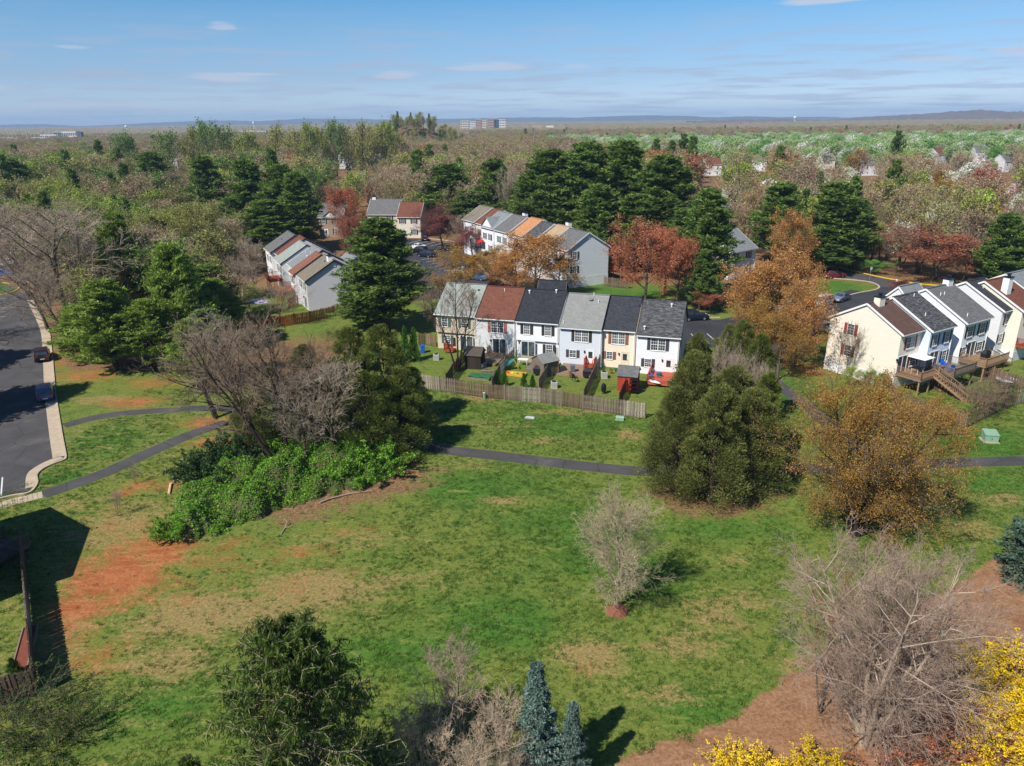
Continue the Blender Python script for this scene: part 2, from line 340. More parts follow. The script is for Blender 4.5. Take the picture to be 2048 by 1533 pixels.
litter = np.maximum(litter, spots([(700, 960, 9, 5, 1), (600, 980, 8, 6, 1), (1420, 985, 6, 5, 1), (1460, 900, 6, 5, 1), (1560, 690, 6, 8, .8), (1345, 600, 9, 8, .6), (600, 720, 14, 14, .9)])); litter = np.clip(litter - lush * .9 * (YY > 100), 0, 1)
V = np.stack([XX, YY, np.zeros_like(XX)], -1).reshape(-1, 3)
ii = np.arange(nx_ * ny_).reshape(ny_, nx_); F = np.stack([ii[:-1, :-1], ii[:-1, 1:], ii[1:, 1:], ii[1:, :-1]], -1).reshape(-1, 4)
gm = NT('ground_cover')
za = gm.node('ShaderNodeAttribute', attribute_name='zone'); zb = gm.node('ShaderNodeAttribute', attribute_name='soil')
zs = gm.node('ShaderNodeSeparateColor'); gm.l(za.outputs[0], zs.inputs[0]); p = gm.pos('world')
zs2 = gm.node('ShaderNodeSeparateColor'); gm.l(zb.outputs[0], zs2.inputs[0])
n_big = gm.noise(p, .12, 4, .6); n_mid = gm.noise(p, .55, 6, .68, .6); n_str = gm.noise(gm.scaled(p, (.55, 1.5, 1)), .9, 5, .7, .8); n_f = gm.noise(p, 3.2, 5, .75); n_ff = gm.noise(p, 5.5, 5, .8); n_tuft = gm.noise(gm.scaled(p, (.9, 1.2, 1)), 1.5, 4, .62, .4)
grassc = gm.mix(gm.mr(gm.math('ADD', zs.outputs[2], gm.math('MULTIPLY_ADD', n_big, 1.6, -.80)), -.1, .75), S(106, 116, 52), S(72, 108, 40))
grassc = gm.mix(gm.mr(n_mid, .50, .70), grassc, S(54, 88, 32))
grassc = gm.mix(gm.mr(n_str, .50, .72, 0, .6), grassc, S(122, 132, 62))
grassc = gm.mix(gm.mr(n_tuft, .57, .68, 0, .8), grassc, S(46, 80, 28))
dryf = gm.math('ADD', zs.outputs[1], gm.math('ADD', gm.math('MULTIPLY_ADD', n_str, 1.4, -.76), gm.math('MULTIPLY_ADD', n_f, 1.1, -.55)))
dryc = gm.mix(n_ff, S(118, 96, 60), S(160, 142, 92))
c = gm.mix(gm.mr(dryf, .12, .52, 0, .9), grassc, dryc)
clayf = gm.math('ADD', zs.outputs[0], gm.math('ADD', gm.math('MULTIPLY_ADD', n_mid, 1.7, -.92), gm.math('MULTIPLY_ADD', n_f, 1.1, -.55)))
clayc = gm.mix(gm.mr(n_str, .3, .7), S(150, 80, 50), S(176, 112, 74))
c = gm.mix(gm.mr(clayf, .12, .95, 0, .92), c, clayc)
litc = gm.mix(gm.mr(n_f, .3, .7), S(96, 74, 52), S(146, 114, 82))
c = gm.mix(gm.mr(gm.math('ADD', zs2.outputs[0], gm.math('MULTIPLY_ADD', n_mid, 1.2, -.6)), .3, .7), c, litc)
soilc = gm.mix(gm.mr(n_str, .3, .7), S(130, 94, 68), S(156, 120, 90))
c = gm.mix(gm.mr(gm.math('ADD', zs2.outputs[1], gm.math('ADD', gm.math('MULTIPLY_ADD', n_f, .4, -.2), gm.math('MULTIPLY_ADD', n_mid, .9, -.45))), .42, .58), c, soilc)
c = gm.bright(c, gm.math('MULTIPLY', gm.mr(n_ff, .3, .7, .55, 1.45, False), gm.mr(n_f, .3, .7, .82, 1.18, False)))
gm.bump(gm.math('ADD', gm.math('MULTIPLY', n_f, .6), gm.math('MULTIPLY', n_ff, .5)), .8, .10)
me = mesh_np('ground', V, [F], [gm.fin(c, .95, .1)])
for nm, chans in (('zone', (clay, dry, lush)), ('soil', (litter, soil, soil * 0))):
    a = me.attributes.new(nm, 'FLOAT_COLOR', 'POINT'); d = np.ones((nx_ * ny_, 4), np.float32)
    for k, ch in enumerate(chans): d[:, k] = np.clip(ch, 0, 1.5).ravel()
    a.data.foreach_set('color', d.ravel())
tag(put('ground', me), kind='structure')

# ------------------------------------------------------------------ paths, roads, kerbs
PATH = [G(*p) for p in ((455, 845), (380, 870), (300, 905), (200, 950), (85, 990))]
ribbon('footpath', PATH, 1.9, .012, ASPH)
ribbon('footpath', [G(*p) for p in ((128, 852), (180, 838), (240, 828), (330, 821), (425, 817), (500, 826))], 1.7, .009, ASPH)
ribbon('footpath', [G(*p) for p in ((455, 845), (560, 850), (720, 868), (810, 882), (885, 899), (985, 911), (1085, 923), (1190, 935), (1290, 943), (1420, 940), (1600, 938), (1800, 930), (1940, 925), (2120, 920))], 1.95, .012, ASPH)
ribbon('footpath', [G(*p) for p in ((1530, 745), (1555, 768), (1600, 803), (1660, 850), (1740, 910), (1790, 930))], 1.9, .009, ASPH)
# pale concrete walk that carries on to the car park
sw = [G(*p) for p in ((85, 990), (45, 999), (0, 1012), (-60, 1026))]
for k in range(14):
    a = sw[0].lerp(sw[3], k / 14); b = sw[0].lerp(sw[3], (k + .93) / 14); d = (b - a).normalized(); s_ = Vector((-d.y, d.x, 0)) * .7
    m = MB(); v = [a + s_, a - s_, b - s_, b + s_]; m.add([(q.x, q.y, -.05) for q in v] + [(q.x, q.y, .03) for q in v], [(3, 2, 1, 0), (4, 5, 6, 7), (0, 1, 5, 4), (1, 2, 6, 5), (2, 3, 7, 6), (3, 0, 4, 7)])
    tag(m.build('pavement_slab', CONC), kind='structure')
edge = [G(*p) for p in ((68, 600), (95, 655), (103, 700), (110, 780), (122, 860), (132, 915))]
flat('car_park', [G(58, 988), G(78, 945), G(128, 918)] + edge[::-1] + [G(45, 585), G(5, 566), G(-60, 540), G(-500, 560), G(-500, 1060), G(-60, 1014), G(0, 996)], .004, ASPH)
ribbon('gutter', [p + Vector((-.75, .1, 0)) for p in edge], 1.1, .010, CONC)
ribbon('kerb', edge, .2, 0, CONC, .13)
ribbon('kerb', [G(132, 915), G(128, 921), G(104, 930), G(84, 940), G(73, 952), G(74, 968), G(60, 986), G(30, 992), G(0, 999), G(-60, 1017)], .22, 0, CONC, .13)
ribbon('gutter', [G(122, 915), G(98, 925), G(76, 937), G(64, 950), G(62, 975)], .9, .010, CONC)
ribbon('stall_line', [G(5, 955), G(2, 992)], .12, .009, LINE, smooth=False)
for k in range(5): ribbon('stall_line', [G(-3, 598 + k * 9), G(12, 597 + k * 9)], .12, .009, LINE, smooth=False)
ribbon('kerb', [G(-40, 590), G(0, 590), G(25, 585), G(38, 577), G(36, 570), G(5, 566)], .3, 0, YEL, .14)
flat('grass_island', [G(-60, 588), G(0, 588), G(23, 583), G(33, 576), G(5, 568), G(-60, 545)], .05, M('island_grass', S(60, 92, 34), .95, .4, .8))
# car park before the middle block, and the road that leads round to the east
flat('car_park', [G(1110, 640), G(1300, 640), G(1440, 640), G(1560, 612), G(1640, 598), G(1700, 580), G(1745, 585), G(1840, 590), G(1780, 610), G(1700, 634), G(1640, 668), G(1560, 705), G(1380, 692), G(1130, 668)], .004, ASPHN)
flat('street', [G(1540, 538), G(1600, 536), G(1640, 523), G(1672, 536), G(1762, 555), G(1830, 571), G(2000, 574), G(2100, 575), G(2100, 590), G(1860, 590), G(1745, 582), G(1757, 576), G(1745, 566), G(1700, 560), G(1618, 552), G(1560, 560)], .008, ASPH)
flat('street', [G(1745, 580), G(1759, 576), G(1800, 573), G(1880, 577), G(1850, 592), G(1720, 596)], .012, ASPHN)
ribbon('kerb', [G(1676, 537), G(1720, 546), G(1765, 556), G(1800, 562), G(1840, 569), G(1920, 574), G(2010, 574)], .4, 0, YEL, .14)
ribbon('kerb', [G(1615, 551), G(1660, 557), G(1700, 560), G(1740, 565), G(1757, 573), G(1752, 580), G(1720, 586), G(1690, 594), G(1670, 600)], .35, 0, CONC, .13)
flat('car_park', [G(690, 545), G(700, 505), G(745, 480), G(830, 478), G(935, 492), G(940, 520), G(985, 565), G(960, 590), G(860, 600), G(760, 600)], .004, ASPHN)
for k in range(9): ribbon('stall_line', [G(842 + k * 9, 520 + k * 4.5), G(862 + k * 9, 517 + k * 4.5)], .14, .009, LINE, smooth=False)
for k in range(5): ribbon('stall_line', [G(818 + k * 14, 487 + k * 2), G(842 + k * 14, 481 + k * 2)], .16, .009, LINE, smooth=False)
for k in range(3): ribbon('stall_line', [G(1382 + k * 16, 668), G(1400 + k * 19, 688)], .12, .009, LINE, smooth=False)
ribbon('kerb', [G(820, 474), G(930, 488), G(945, 515), G(985, 560)], .5, 0, CONC, .13)
ribbon('kerb', [G(690, 505), G(740, 478), G(822, 474)], .4, 0, YEL, .14)
ribbon('kerb', [G(1120, 636), G(1300, 637), G(1440, 636)], .3, 0, CONC, .13)

# ------------------------------------------------------------------ houses
def face_loc(face, s, z, w, d, out=0.0):
    return {'B': (s, -out, z), 'F': (w - s, d + out, z), 'L': (-out, d - s, z), 'R': (w + out, s, z)}[face]
FROT = {'B': 0.0, 'R': math.pi / 2, 'F': math.pi, 'L': -math.pi / 2}
def win_meshes(w, h, nx, nz, glass):
    f, s, p = MB(), MB(), MB(); t = .07
    f.box(-w / 2 - t, -.06, -t, w / 2 + t, .0, 0).box(-w / 2 - t, -.06, h, w / 2 + t, 0, h + t).box(-w / 2 - t, -.06, 0, -w / 2, 0, h).box(w / 2, -.06, 0, w / 2 + t, 0, h)
    f.box(-w / 2 - t - .03, -.09, -t - .04, w / 2 + t + .03, 0, -t)
    half = 2 if w > 1.25 else 1
    if half == 2: f.box(-.05, -.06, 0, .05, 0, h)
    s.box(-w / 2, -.05, h / 2 - .03, w / 2, -.013, h / 2 + .03)
    for k in range(1, nx * half):
        if half == 2 and k == nx: continue
        x = -w / 2 + w * k / (nx * half); s.box(x - .013, -.03, 0, x + .013, -.012, h)
    for k in range(1, nz):
        if nz % 2 == 0 and k == nz // 2: continue
        s.box(-w / 2, -.028, h * k / nz - .013, w / 2, -.012, h * k / nz + .013)
    p.add([(-w / 2, -.011, 0), (w / 2, -.011, 0), (w / 2, -.011, h), (-w / 2, -.011, h)], [(0, 1, 2, 3)])
    return f.mesh('window_frame', WH), s.mesh('sash', WH), p.mesh('pane', glass)
def window(root, face, s, z, w, h, W, D, nx=2, nz=4, shut=None, glass=None):
    glass = glass or (GL if (int(s * 7 + z * 3 + W * 11) % 3) else GLC)
    f, sa, pa = cached(('win', w, h, nx, nz, glass.name), lambda: win_meshes(w, h, nx, nz, glass))
    o = put('window', f, root, face_loc(face, s, z, W, D), FROT[face]); put('sash', sa, o); put('pane', pa, o)
    if shut:
        def mk():
            m = MB(); m.box(-.2, -.045, -.05, .2, 0, h + .05)
            for k in range(int(h / .14)): m.add([(-.15, -.045, .07 + k * .14), (.15, -.045, .07 + k * .14), (.15, -.062, .04 + k * .14), (-.15, -.062, .04 + k * .14)], [(0, 1, 2, 3)])
            return m.mesh('shutter', BLK)
        sm = cached(('sh', h), mk)
        for sg in (-1, 1):
            l = face_loc(face, s + sg * (w / 2 + .30), z, W, D); put('shutter', sm, root, l, FROT[face], shut)
def door(root, face, s, z, W, D, kind='door', col=None):
    if kind != 'none': put('wall_lamp', cached('lamp', lambda: MB().box(-.07, -.16, -.1, .07, 0, .14).box(-.1, -.19, .14, .1, 0, .18).mesh('wall_lamp', DKM)), root, face_loc(face, s - (1.25 if kind == 'slider' else .8), z + 1.75, W, D), FROT[face])
    if kind == 'slider':
        w, h = 1.85, 2.05; m = MB(); m.box(-w / 2 - .08, -.06, 0, -w / 2, 0, h).box(w / 2, -.06, 0, w / 2 + .08, 0, h).box(-w / 2 - .08, -.06, h, w / 2 + .08, 0, h + .09).box(-.04, -.05, 0, .04, 0, h)
        o = put('sliding_door', cached('sl', lambda: m.mesh('sliding_door', WH)), root, face_loc(face, s, z, W, D), FROT[face])
        for x in (-w / 4, w / 4): put('pane', cached(('slp', x), lambda: MB().add([(x - w / 4, -.012, .05), (x + w / 4, -.012, .05), (x + w / 4, -.012, h), (x - w / 4, -.012, h)], [(0, 1, 2, 3)]).mesh('pane', GL if x < 0 else mat_glass('screen_glass', (.06, .075, .085, 1), .12))), o)
    else:
        w, h = .92, 2.05; m = MB(); m.box(-w / 2 - .09, -.05, 0, -w / 2, 0, h + .09).box(w / 2, -.05, 0, w / 2 + .09, 0, h + .09).box(-w / 2, -.05, h, w / 2, 0, h + .09).box(-w / 2, -.03, 0, w / 2, 0, h)
        o = put('door', cached('dr', lambda: m.mesh('door', WH)), root, face_loc(face, s, z, W, D), FROT[face], col)
        put('pane', cached('drp', lambda: MB().add([(-.28, -.034, .95), (.28, -.034, .95), (.28, -.034, 1.85), (-.28, -.034, 1.85)], [(0, 1, 2, 3)]).mesh('pane', GL)), o)
        put('handle', cached('drh', lambda: MB().box(.34, -.08, .98, .39, -.03, 1.1).mesh('handle', DKM)), o)
def house(label, pos, ang, W, D, ez, rz, wall, roof, wins=(), doors=(), base=0, group=None, rake=WH, jetty=0, ends='', chim=None, vents=(), name='townhouse', cat='house', gablevent='', gutter=WH, overlap=.0, dormer=None, lip=.3):
    root = thing(name, label, cat, pos, ang, group); m = MB()
    prof = [(0, base), (D, base), (D, ez), (D / 2, rz), (0, ez)]
    if jetty: prof = [(jetty, base), (D, base), (D, ez), (D / 2, rz), (0, ez), (0, 2.55), (jetty, 2.55)]
    m.extr_x(prof, 0, W); m.build('wall', wall, root)
    if base: MB().box(-.03, -.03, -.3, W + .03, D + .03, base).build('foundation', CONCW, root)
    sl = (rz - ez) / (D / 2); oh = lip; t = .12; x0 = -.2 if 'L' in ends else -overlap; x1 = W + (.2 if 'R' in ends else overlap)
    # roof built flat in its own plane so the shingle courses run along the eaves
    half = math.hypot(D / 2 + oh, sl * (D / 2 + oh)); pa = math.atan(sl)
    for sg, y0 in ((1, -oh), (-1, D + oh)):
        r = MB(); r.box(0, 0, 0, x1 - x0, half, t)
        o = r.build('roof', roof, root, (x0 if sg > 0 else x1, y0, ez - sl * oh + .02)); o.rotation_euler = (pa, 0, 0 if sg > 0 else math.pi)
        g = MB(); gy = -oh - .1 if sg > 0 else D + oh - .02
        g.box(x0, gy, ez - sl * oh - .04, x1, gy + .12, ez - sl * oh + .08); g.build('gutter', gutter, root)
    rr = MB(); rr.bar((x0, D / 2, rz + t + .05), (x1, D / 2, rz + t + .05), .3, .07); rr.build('ridge_cap', roof, root)
    if rake:
        for x in ((x0,) if 'L' in ends or True else ()) + ((x1,) if True else ()):
            k = MB()
            for sg in (0, 1):
                a = Vector((x, -oh, ez - sl * oh)) if sg == 0 else Vector((x, D + oh, ez - sl * oh)); b = Vector((x, D / 2, rz))
                k.bar(a + Vector((0, 0, .05)), b + Vector((0, 0, .05)), .05, .22)
            k.build('rake_board', rake, root)
    dp = MB(); dp.box(W - .2, -.09, .1, W - .11, -.005, ez - .05); dp.build('downspout', WH, root)
    for spec in wins: window(root, spec[0], spec[1], spec[2], spec[3], spec[4], W, D, *spec[5:])
    for dspec in doors: door(root, dspec[0], dspec[1], dspec[2], W, D, *dspec[3:])
    for fx, fy, kind in vents:
        y = fy * D / 2; z = ez + sl * y + t
        if kind == 'p': MB().cyl((fx * W, y, z - .1), (fx * W, y, z + .42), .055).build('vent_pipe', WH, root)
        elif kind == 't': MB().lathe([(.09, z - .1), (.09, z + .3), (.17, z + .32), (.17, z + .42), (.02, z + .5)], 10, cx=fx * W, cy=y).build('vent_pipe', WH, root)
        elif kind == 'b': MB().box(fx * W - .13, y - .13, z - .1, fx * W + .13, y + .13, z + .16).build('roof_vent', DKM, root)
        else: MB().lathe([(.2, z - .15), (.2, z + .12), (.34, z + .14), (.3, z + .26), (.1, z + .32)], 14, cx=fx * W, cy=y).build('roof_vent', M('grey_metal', S(120, 124, 128), .4), root)
    if chim:
        cx, cyy, top, cmat = chim[:4]; cw = .55
        o = MB().box(cx * W - cw, cyy * D - .4, ez, cx * W + cw, cyy * D + .4, rz + top).build('chimney', cmat, root)
        MB().box(cx * W - cw - .06, cyy * D - .46, rz + top, cx * W + cw + .06, cyy * D + .46, rz + top + .1).cyl((cx * W, cyy * D, rz + top), (cx * W, cyy * D, rz + top + .45), .17).cyl((cx * W, cyy * D, rz + top + .4), (cx * W, cyy * D, rz + top + .52), .27).build('chimney_cap', DKM, o)
    for f in gablevent:
        l = face_loc(f, D / 2, rz - 1.1, W, D); MB().box(-.25, -.05, 0, .25, 0, .6).build('gable_vent', WH, root, l, FROT[f])
    if dormer:
        for fx, dw in dormer:   # cross gable on the rear slope
            x = fx * W; h = dw * .38; k = MB(); y_in = min(D / 2 - .3, (h + .1) / sl)
            k.add([(x - dw / 2, -.02, ez), (x + dw / 2, -.02, ez), (x, -.02, ez + h)], [(0, 1, 2)]); k.build('gable', WH, root)
            q = MB(); q.add([(x - dw / 2 - .2, -.3, ez - .05), (x, -.3, ez + h + .15), (x, y_in, ez + h + .15), (x - dw / 2 - .2, .1, ez - .02)], [(0, 1, 2, 3)])
            q.add([(x, -.3, ez + h + .15), (x + dw / 2 + .2, -.3, ez - .05), (x + dw / 2 + .2, .1, ez - .02), (x, y_in, ez + h + .15)], [(0, 1, 2, 3)]); q.build('gable_roof', roof, root)
    return root
R_BLACK = shingles('black_shingles', S(50, 52, 58), .3, .12); R_BLACK2 = shingles('dark_grey_shingles', S(58, 60, 66), .28, .12)
R_GREY = shingles('weathered_grey_shingles', S(132, 134, 130), .10, .13); R_SAGE = shingles('pale_grey_green_shingles', S(146, 152, 146), .10, .12)
R_BROWN = shingles('red_brown_shingles', S(112, 72, 58), .2, .14); R_DBRN = shingles('dark_brown_shingles', S(94, 72, 64), .15, .18)
R_ARCH = shingles('mottled_charcoal_shingles', S(80, 80, 82), .3, .1, .5); R_TAUPE = shingles('taupe_shingles', S(122, 114, 100), .14, .12)
R_RUST = shingles('rust_shingles', S(130, 88, 72), .16, .14); R_TAN = shingles('tan_orange_shingles', S(182, 130, 88), .14, .12); R_MID = shingles('mid_grey_shingles', S(104, 104, 104), .2, .14)
R_SLATE = shingles('slate_grey_shingles', S(126, 130, 132), .12, .1); R_BEIGE = shingles('beige_shingles', S(168, 146, 118), .14, .12)
W_WHITE = siding('white_siding', S(222, 224, 226)); W_BEIGE = siding('beige_siding', S(198, 184, 162)); W_GREYW = siding('grey_white_siding', S(205, 206, 206)); W_BLUE = siding('pale_blue_grey_siding', S(200, 206, 212))
W_PEACH = siding('peach_siding', S(224, 208, 186)); W_CREAM = siding('cream_siding', S(220, 211, 194)); W_GREY = siding('grey_siding', S(192, 192, 196)); W_BLUEW = siding('blue_white_siding', S(200, 212, 228))
BRK = NT('red_brick'); _b = BRK.node('ShaderNodeTexBrick'); BRK.l(BRK.pos(), _b.inputs['Vector']); _b.inputs['Scale'].default_value = 3.5; _b.inputs['Color1'].default_value = S(128, 66, 50); _b.inputs['Color2'].default_value = S(108, 52, 42); _b.inputs['Mortar'].default_value = S(150, 130, 115); W_BRICK = BRK.fin(_b.outputs[0], .9)
SH_BLK, SH_GRN, SH_BRN, SH_RED, SH_BLU = BLK, M('green_shutter', S(58, 88, 82), .6), M('brown_shutter', S(128, 80, 60), .6), M('red_shutter', S(140, 54, 44), .6), M('slate_blue_shutter', S(52, 70, 90), .6)
SH_ROSE = M('rosy_brown_shutter', S(150, 92, 80), .6); SH_CHAR = M('charcoal_shutter', S(58, 58, 66), .6)

A = math.atan2(-.301, .954); u = Vector((math.cos(A), math.sin(A), 0)); n_ = Vector((-u.y, u.x, 0))
MAIN = 'townhouses of the middle row above the field'
E_, RZ = 5.35, 8.5
house('beige townhouse under a pale grey-green roof, behind the bare tree', (-10.8, 101.4, 0), A, 6.1, 10.2, E_, RZ, W_BEIGE, R_SAGE, [('B', 1.35, 3.45, .85, 1.3, 2, 4, SH_GRN), ('B', 4.35, 3.45, .85, 1.3, 2, 4, SH_GRN), ('B', 1.7, .95, .8, 1.15, 2, 4, SH_GRN)], [('B', 4.6, .15, 'slider')], group=MAIN, rake=DKM, ends='L', vents=[(.85, .8, 'b')], jetty=.35)
house('grey-white townhouse with a red-brown roof and rosy shutters', (-4.95, 98.95, 0), A, 5.75, 10.2, E_, RZ, W_GREYW, R_BROWN, [('B', 3.15, 3.3, 1.75, 1.45, 3, 4, SH_ROSE)], [('B', 3.4, .3, 'slider')], group=MAIN, rake=DKM, vents=[(.5, .85, 'p')])
house('white townhouse with black shutters, black roof and a glass sliding door', (.62, 96.9, 0), A, 6.0, 10.2, E_, RZ, W_WHITE, R_BLACK, [('B', 1.55, 3.5, .8, 1.3, 3, 4, SH_BLK), ('B', 4.55, 3.5, .8, 1.3, 3, 4, SH_BLK), ('B', 4.75, .85, .85, 1.3, 3, 4, SH_BLK)], [('B', 1.75, .35, 'slider')], group=MAIN, rake=DKM, vents=[(.12, .85, 't'), (.75, .92, 't')], jetty=.35)
house('pale blue-grey townhouse with a weathered light grey roof', (6.4, 93.7, 0), A, 5.7, 10.4, E_ - .05, RZ, W_BLUE, R_GREY, [('B', 3.0, 3.4, 1.75, 1.45, 3, 4, SH_BLK), ('B', 1.85, 1.15, .85, .95, 2, 4, SH_CHAR)], [('B', 4.25, .25, 'door')], group=MAIN, rake=DKM, vents=[(.58, .8, 'o'), (.77, .75, 'p'), (.08, .05, 'p'), (.62, .97, 'p')])
house('peach townhouse with brown shutters under a black roof', (11.95, 92.55, 0), A, 4.35, 10.2, E_ - .1, RZ - .1, W_PEACH, R_BLACK2, [('B', 2.15, 3.3, 1.65, 1.45, 3, 4, SH_BRN), ('B', 1.05, 1.15, .72, .95, 2, 4, SH_BRN)], [('B', 3.1, .15, 'door', M('peach_door', S(214, 200, 180), .5))], group=MAIN, rake=DKM, vents=[(.98, .72, 'b')])
house('white end townhouse with a mottled charcoal roof beside the cedars', (16.0, 89.75, 0), A, 5.4, 10.3, E_ - .1, RZ - .1, W_WHITE, R_ARCH, [('B', 2.75, 3.3, 1.75, 1.45, 3, 4, SH_CHAR), ('B', 1.6, 1.0, .75, 1.0, 3, 4, SH_CHAR), ('R', 3, 3.4, .85, 1.3, 2, 4, SH_CHAR)], [('B', 4.2, .2, 'door')], group=MAIN, rake=DKM, ends='R', vents=[(.7, .83, 't'), (.16, .12, 't')], gablevent='R')
house('low front wing with a small dark gable roof behind the black-roofed house', (3.8, 106.9, 0), A, 4.0, 4, 5.3, 8.3, W_WHITE, R_BLACK, group=None, rake=DKM, ends='LR', name='house_wing', cat='house wing')

B_ = R(31.5); EAST = 'townhouses of the stepped eastern row with raised decks'
def eave(px, py, z=7.0): g = G(px, py, z); return (g.x, g.y, 0)
WB = .3
house('cream end townhouse with red shutters and a white chimney', (45.85, 82.5, 0), B_, 5.0, 9.5, 7.0, 9.6, W_CREAM, R_DBRN, [('L', 3.0, 5.35, .85, 1.35, 2, 4, SH_RED), ('L', 3.0, 2.6, .85, 1.35, 2, 4, SH_RED), ('B', 2.2, 4.9, 1.5, 1.4, 2, 4, SH_RED), ('B', 3.3, 2.5, 1.2, 1.1, 2, 4, SH_RED)], [('B', 1.1, 2.0, 'slider')], base=1.5, group=EAST, ends='L', chim=(.3, .45, .8, W_CREAM), vents=[(.9, .1, 'p')], lip=.35)
house('blue-white townhouse with a mottled charcoal roof beside the cream one', eave(1863, 661), B_, 5.0, 10.6, 7.0, 9.9, W_BLUEW, R_ARCH, [('B', 1.2, 4.9, .85, 1.35, 2, 4, SH_BLU), ('B', 3.8, 4.9, .85, 1.35, 2, 4, SH_BLU), ('B', 3.9, 2.5, .85, 1.3, 2, 4, SH_BLU)], [('B', 1.6, 2.0, 'slider')], base=1.4, group=EAST, ends='L', vents=[(.3, .35, 'p'), (.7, .9, 'p')], lip=.35)
house('white townhouse with a grey roof and white chimney, barbecue deck behind it', eave(1931.5, 645), B_, 6.0, 11.0, 7.0, 10.1, W_WHITE, R_MID, [('B', 1.5, 4.9, 1.2, 1.35, 2, 4, SH_BLK), ('B', 4.4, 4.9, 1.2, 1.35, 2, 4, SH_BLK), ('B', .9, 2.6, .9, 1.0, 2, 4, SH_BLK), ('B', 4.6, 2.6, 1.2, 1.1, 2, 4, SH_BLK)], [('B', 2.5, 2.0, 'slider')], base=1.4, group=EAST, ends='L', chim=(.8, .5, .8, W_WHITE), vents=[(.15, .75, 'p'), (.3, .75, 'p'), (.2, .1, 'p')], lip=.35)
house('pale grey townhouse with a near-black roof, second from the picture edge', eave(2006, 621), B_, 4.6, 10.4, 7.0, 9.8, W_GREYW, R_BLACK2, [('B', 2.0, 4.9, 1.5, 1.4, 2, 4, SH_BLK), ('B', 2.6, 2.4, .85, 1.3, 2, 4, SH_CHAR), ('B', .9, 2.6, .8, 1, 2, 4, SH_CHAR)], [], base=1.4, group=EAST, ends='L', vents=[(.3, .7, 'p'), (.6, .1, 'p')], lip=.35)
house('beige townhouse with a red-brown roof and big white chimney', eave(2046, 622), B_, 5.5, 10.6, 7.0, 9.9, W_CREAM, R_BROWN, [('B', 2.2, 4.9, 1.5, 1.4, 2, 4, SH_BRN)], [], base=1.4, group=EAST, ends='L', chim=(.18, .28, .9, W_WHITE), vents=[(.5, .8, 'p')], lip=.35)
house('grey townhouse with a light slate roof at the far end of its row', eave(2085, 605), B_, 5.5, 10.6, 7.0, 9.9, W_GREY, R_SLATE, [], [], base=1.4, group=EAST, ends='LR', lip=.35)
g_ = G(1790, 598, 6); house('front wing with a grey hip-like roof beyond the charcoal one', (56.5, 99.0, 0), B_, 4.5, 6, 5.4, 8.3, W_WHITE, R_SLATE, ends='LR', name='house_wing', cat='house wing')

def block(rows, near, ang, group, D, ez, rz, base=0, **kw):
    """rows from the near end away: the last x is the near gable"""
    x = 0; dirn = Vector((-math.cos(ang), -math.sin(ang), 0)); nrm = Vector((-math.sin(ang), math.cos(ang), 0)); p = Vector(near)
    for i, (W, step, dz, label, wall, roof, opt) in enumerate(rows):
        x += W; q = p + dirn * x + nrm * step
        wins = opt.get('wins') or [('B', W * .3, 3.45 + base, .8, 1.3, 2, 4, opt.get('sh', SH_BLK)), ('B', W * .72, 3.45 + base, .8, 1.3, 2, 4, opt.get('sh', SH_BLK)), ('B', W * .72, .9 + base, .85, 1.3, 2, 4, opt.get('sh', SH_BLK))]
        drs = opt.get('doors', [('B', W * .28, .1 + base, 'door', opt.get('door'))])
        house(label, (q.x, q.y, 0), ang, W, D, ez + dz, rz + dz, wall, roof, wins + opt.get('side', []), drs, base=base, group=group, rake=opt.get('rake', DKM), ends='R' if i == 0 else ('LR' if opt.get('far') else ''), chim=opt.get('chim'), vents=opt.get('vents', []), gablevent='R' if i == 0 else '', dormer=opt.get('dormer'), overlap=.05)
WEST = 'townhouses of the western row seen over their roofs'
aw = math.atan2(-.89, .455)
block([(6.6, 0, 0, 'grey-sided end townhouse with a taupe roof, gable to the big pine', W_GREY, R_TAUPE, dict(chim=(.8, .46, .7, W_WHITE), side=[('R', 7.0, 3.4, .95, 1.35, 2, 4, SH_BLK)], vents=[(.6, .8, 'b')], doors=[('B', 4.6, .15, 'slider')], wins=[('B', 1.6, 3.4, .85, 1.4, 2, 4, SH_BLK), ('B', 4.6, 3.4, .85, 1.4, 2, 4, SH_BLK)])),
       (4.2, -.6, .0, 'narrow townhouse with a rust-coloured roof next to the taupe roof', W_WHITE, R_RUST, {}),
       (7.2, .6, .15, 'townhouse with a mid grey roof and a roof aerial in the western row', W_GREYW, R_SLATE, dict(vents=[(.3, .6, 'p'), (.6, .7, 'p'), (.75, .5, 't')])),
       (6.8, -.7, .2, 'townhouse with the palest grey roof of the western row', W_WHITE, R_SAGE, dict(vents=[(.5, .8, 'p')])),
       (5.6, .5, .45, 'townhouse with a red-brown roof between two grey ones, western row', W_GREYW, R_BROWN, {}),
       (7.5, -.4, .5, 'far end townhouse of the western row with a grey roof', W_WHITE, R_MID, dict(far=1, vents=[(.5, .6, 'b')]))], (-35.3, 124.5, 0), aw, WEST, 10.2, 5.35, 8.4)
house('low grey-roofed front wing of the western row', (-36.5, 150.5, 0), aw, 6, 6, 3.6, 5.6, W_GREY, R_SLATE, ends='LR', name='house_wing', cat='house wing')
NORTH = 'townhouses of the northern row facing the car park'
an = math.atan2(-.88, .475)
fac = dict
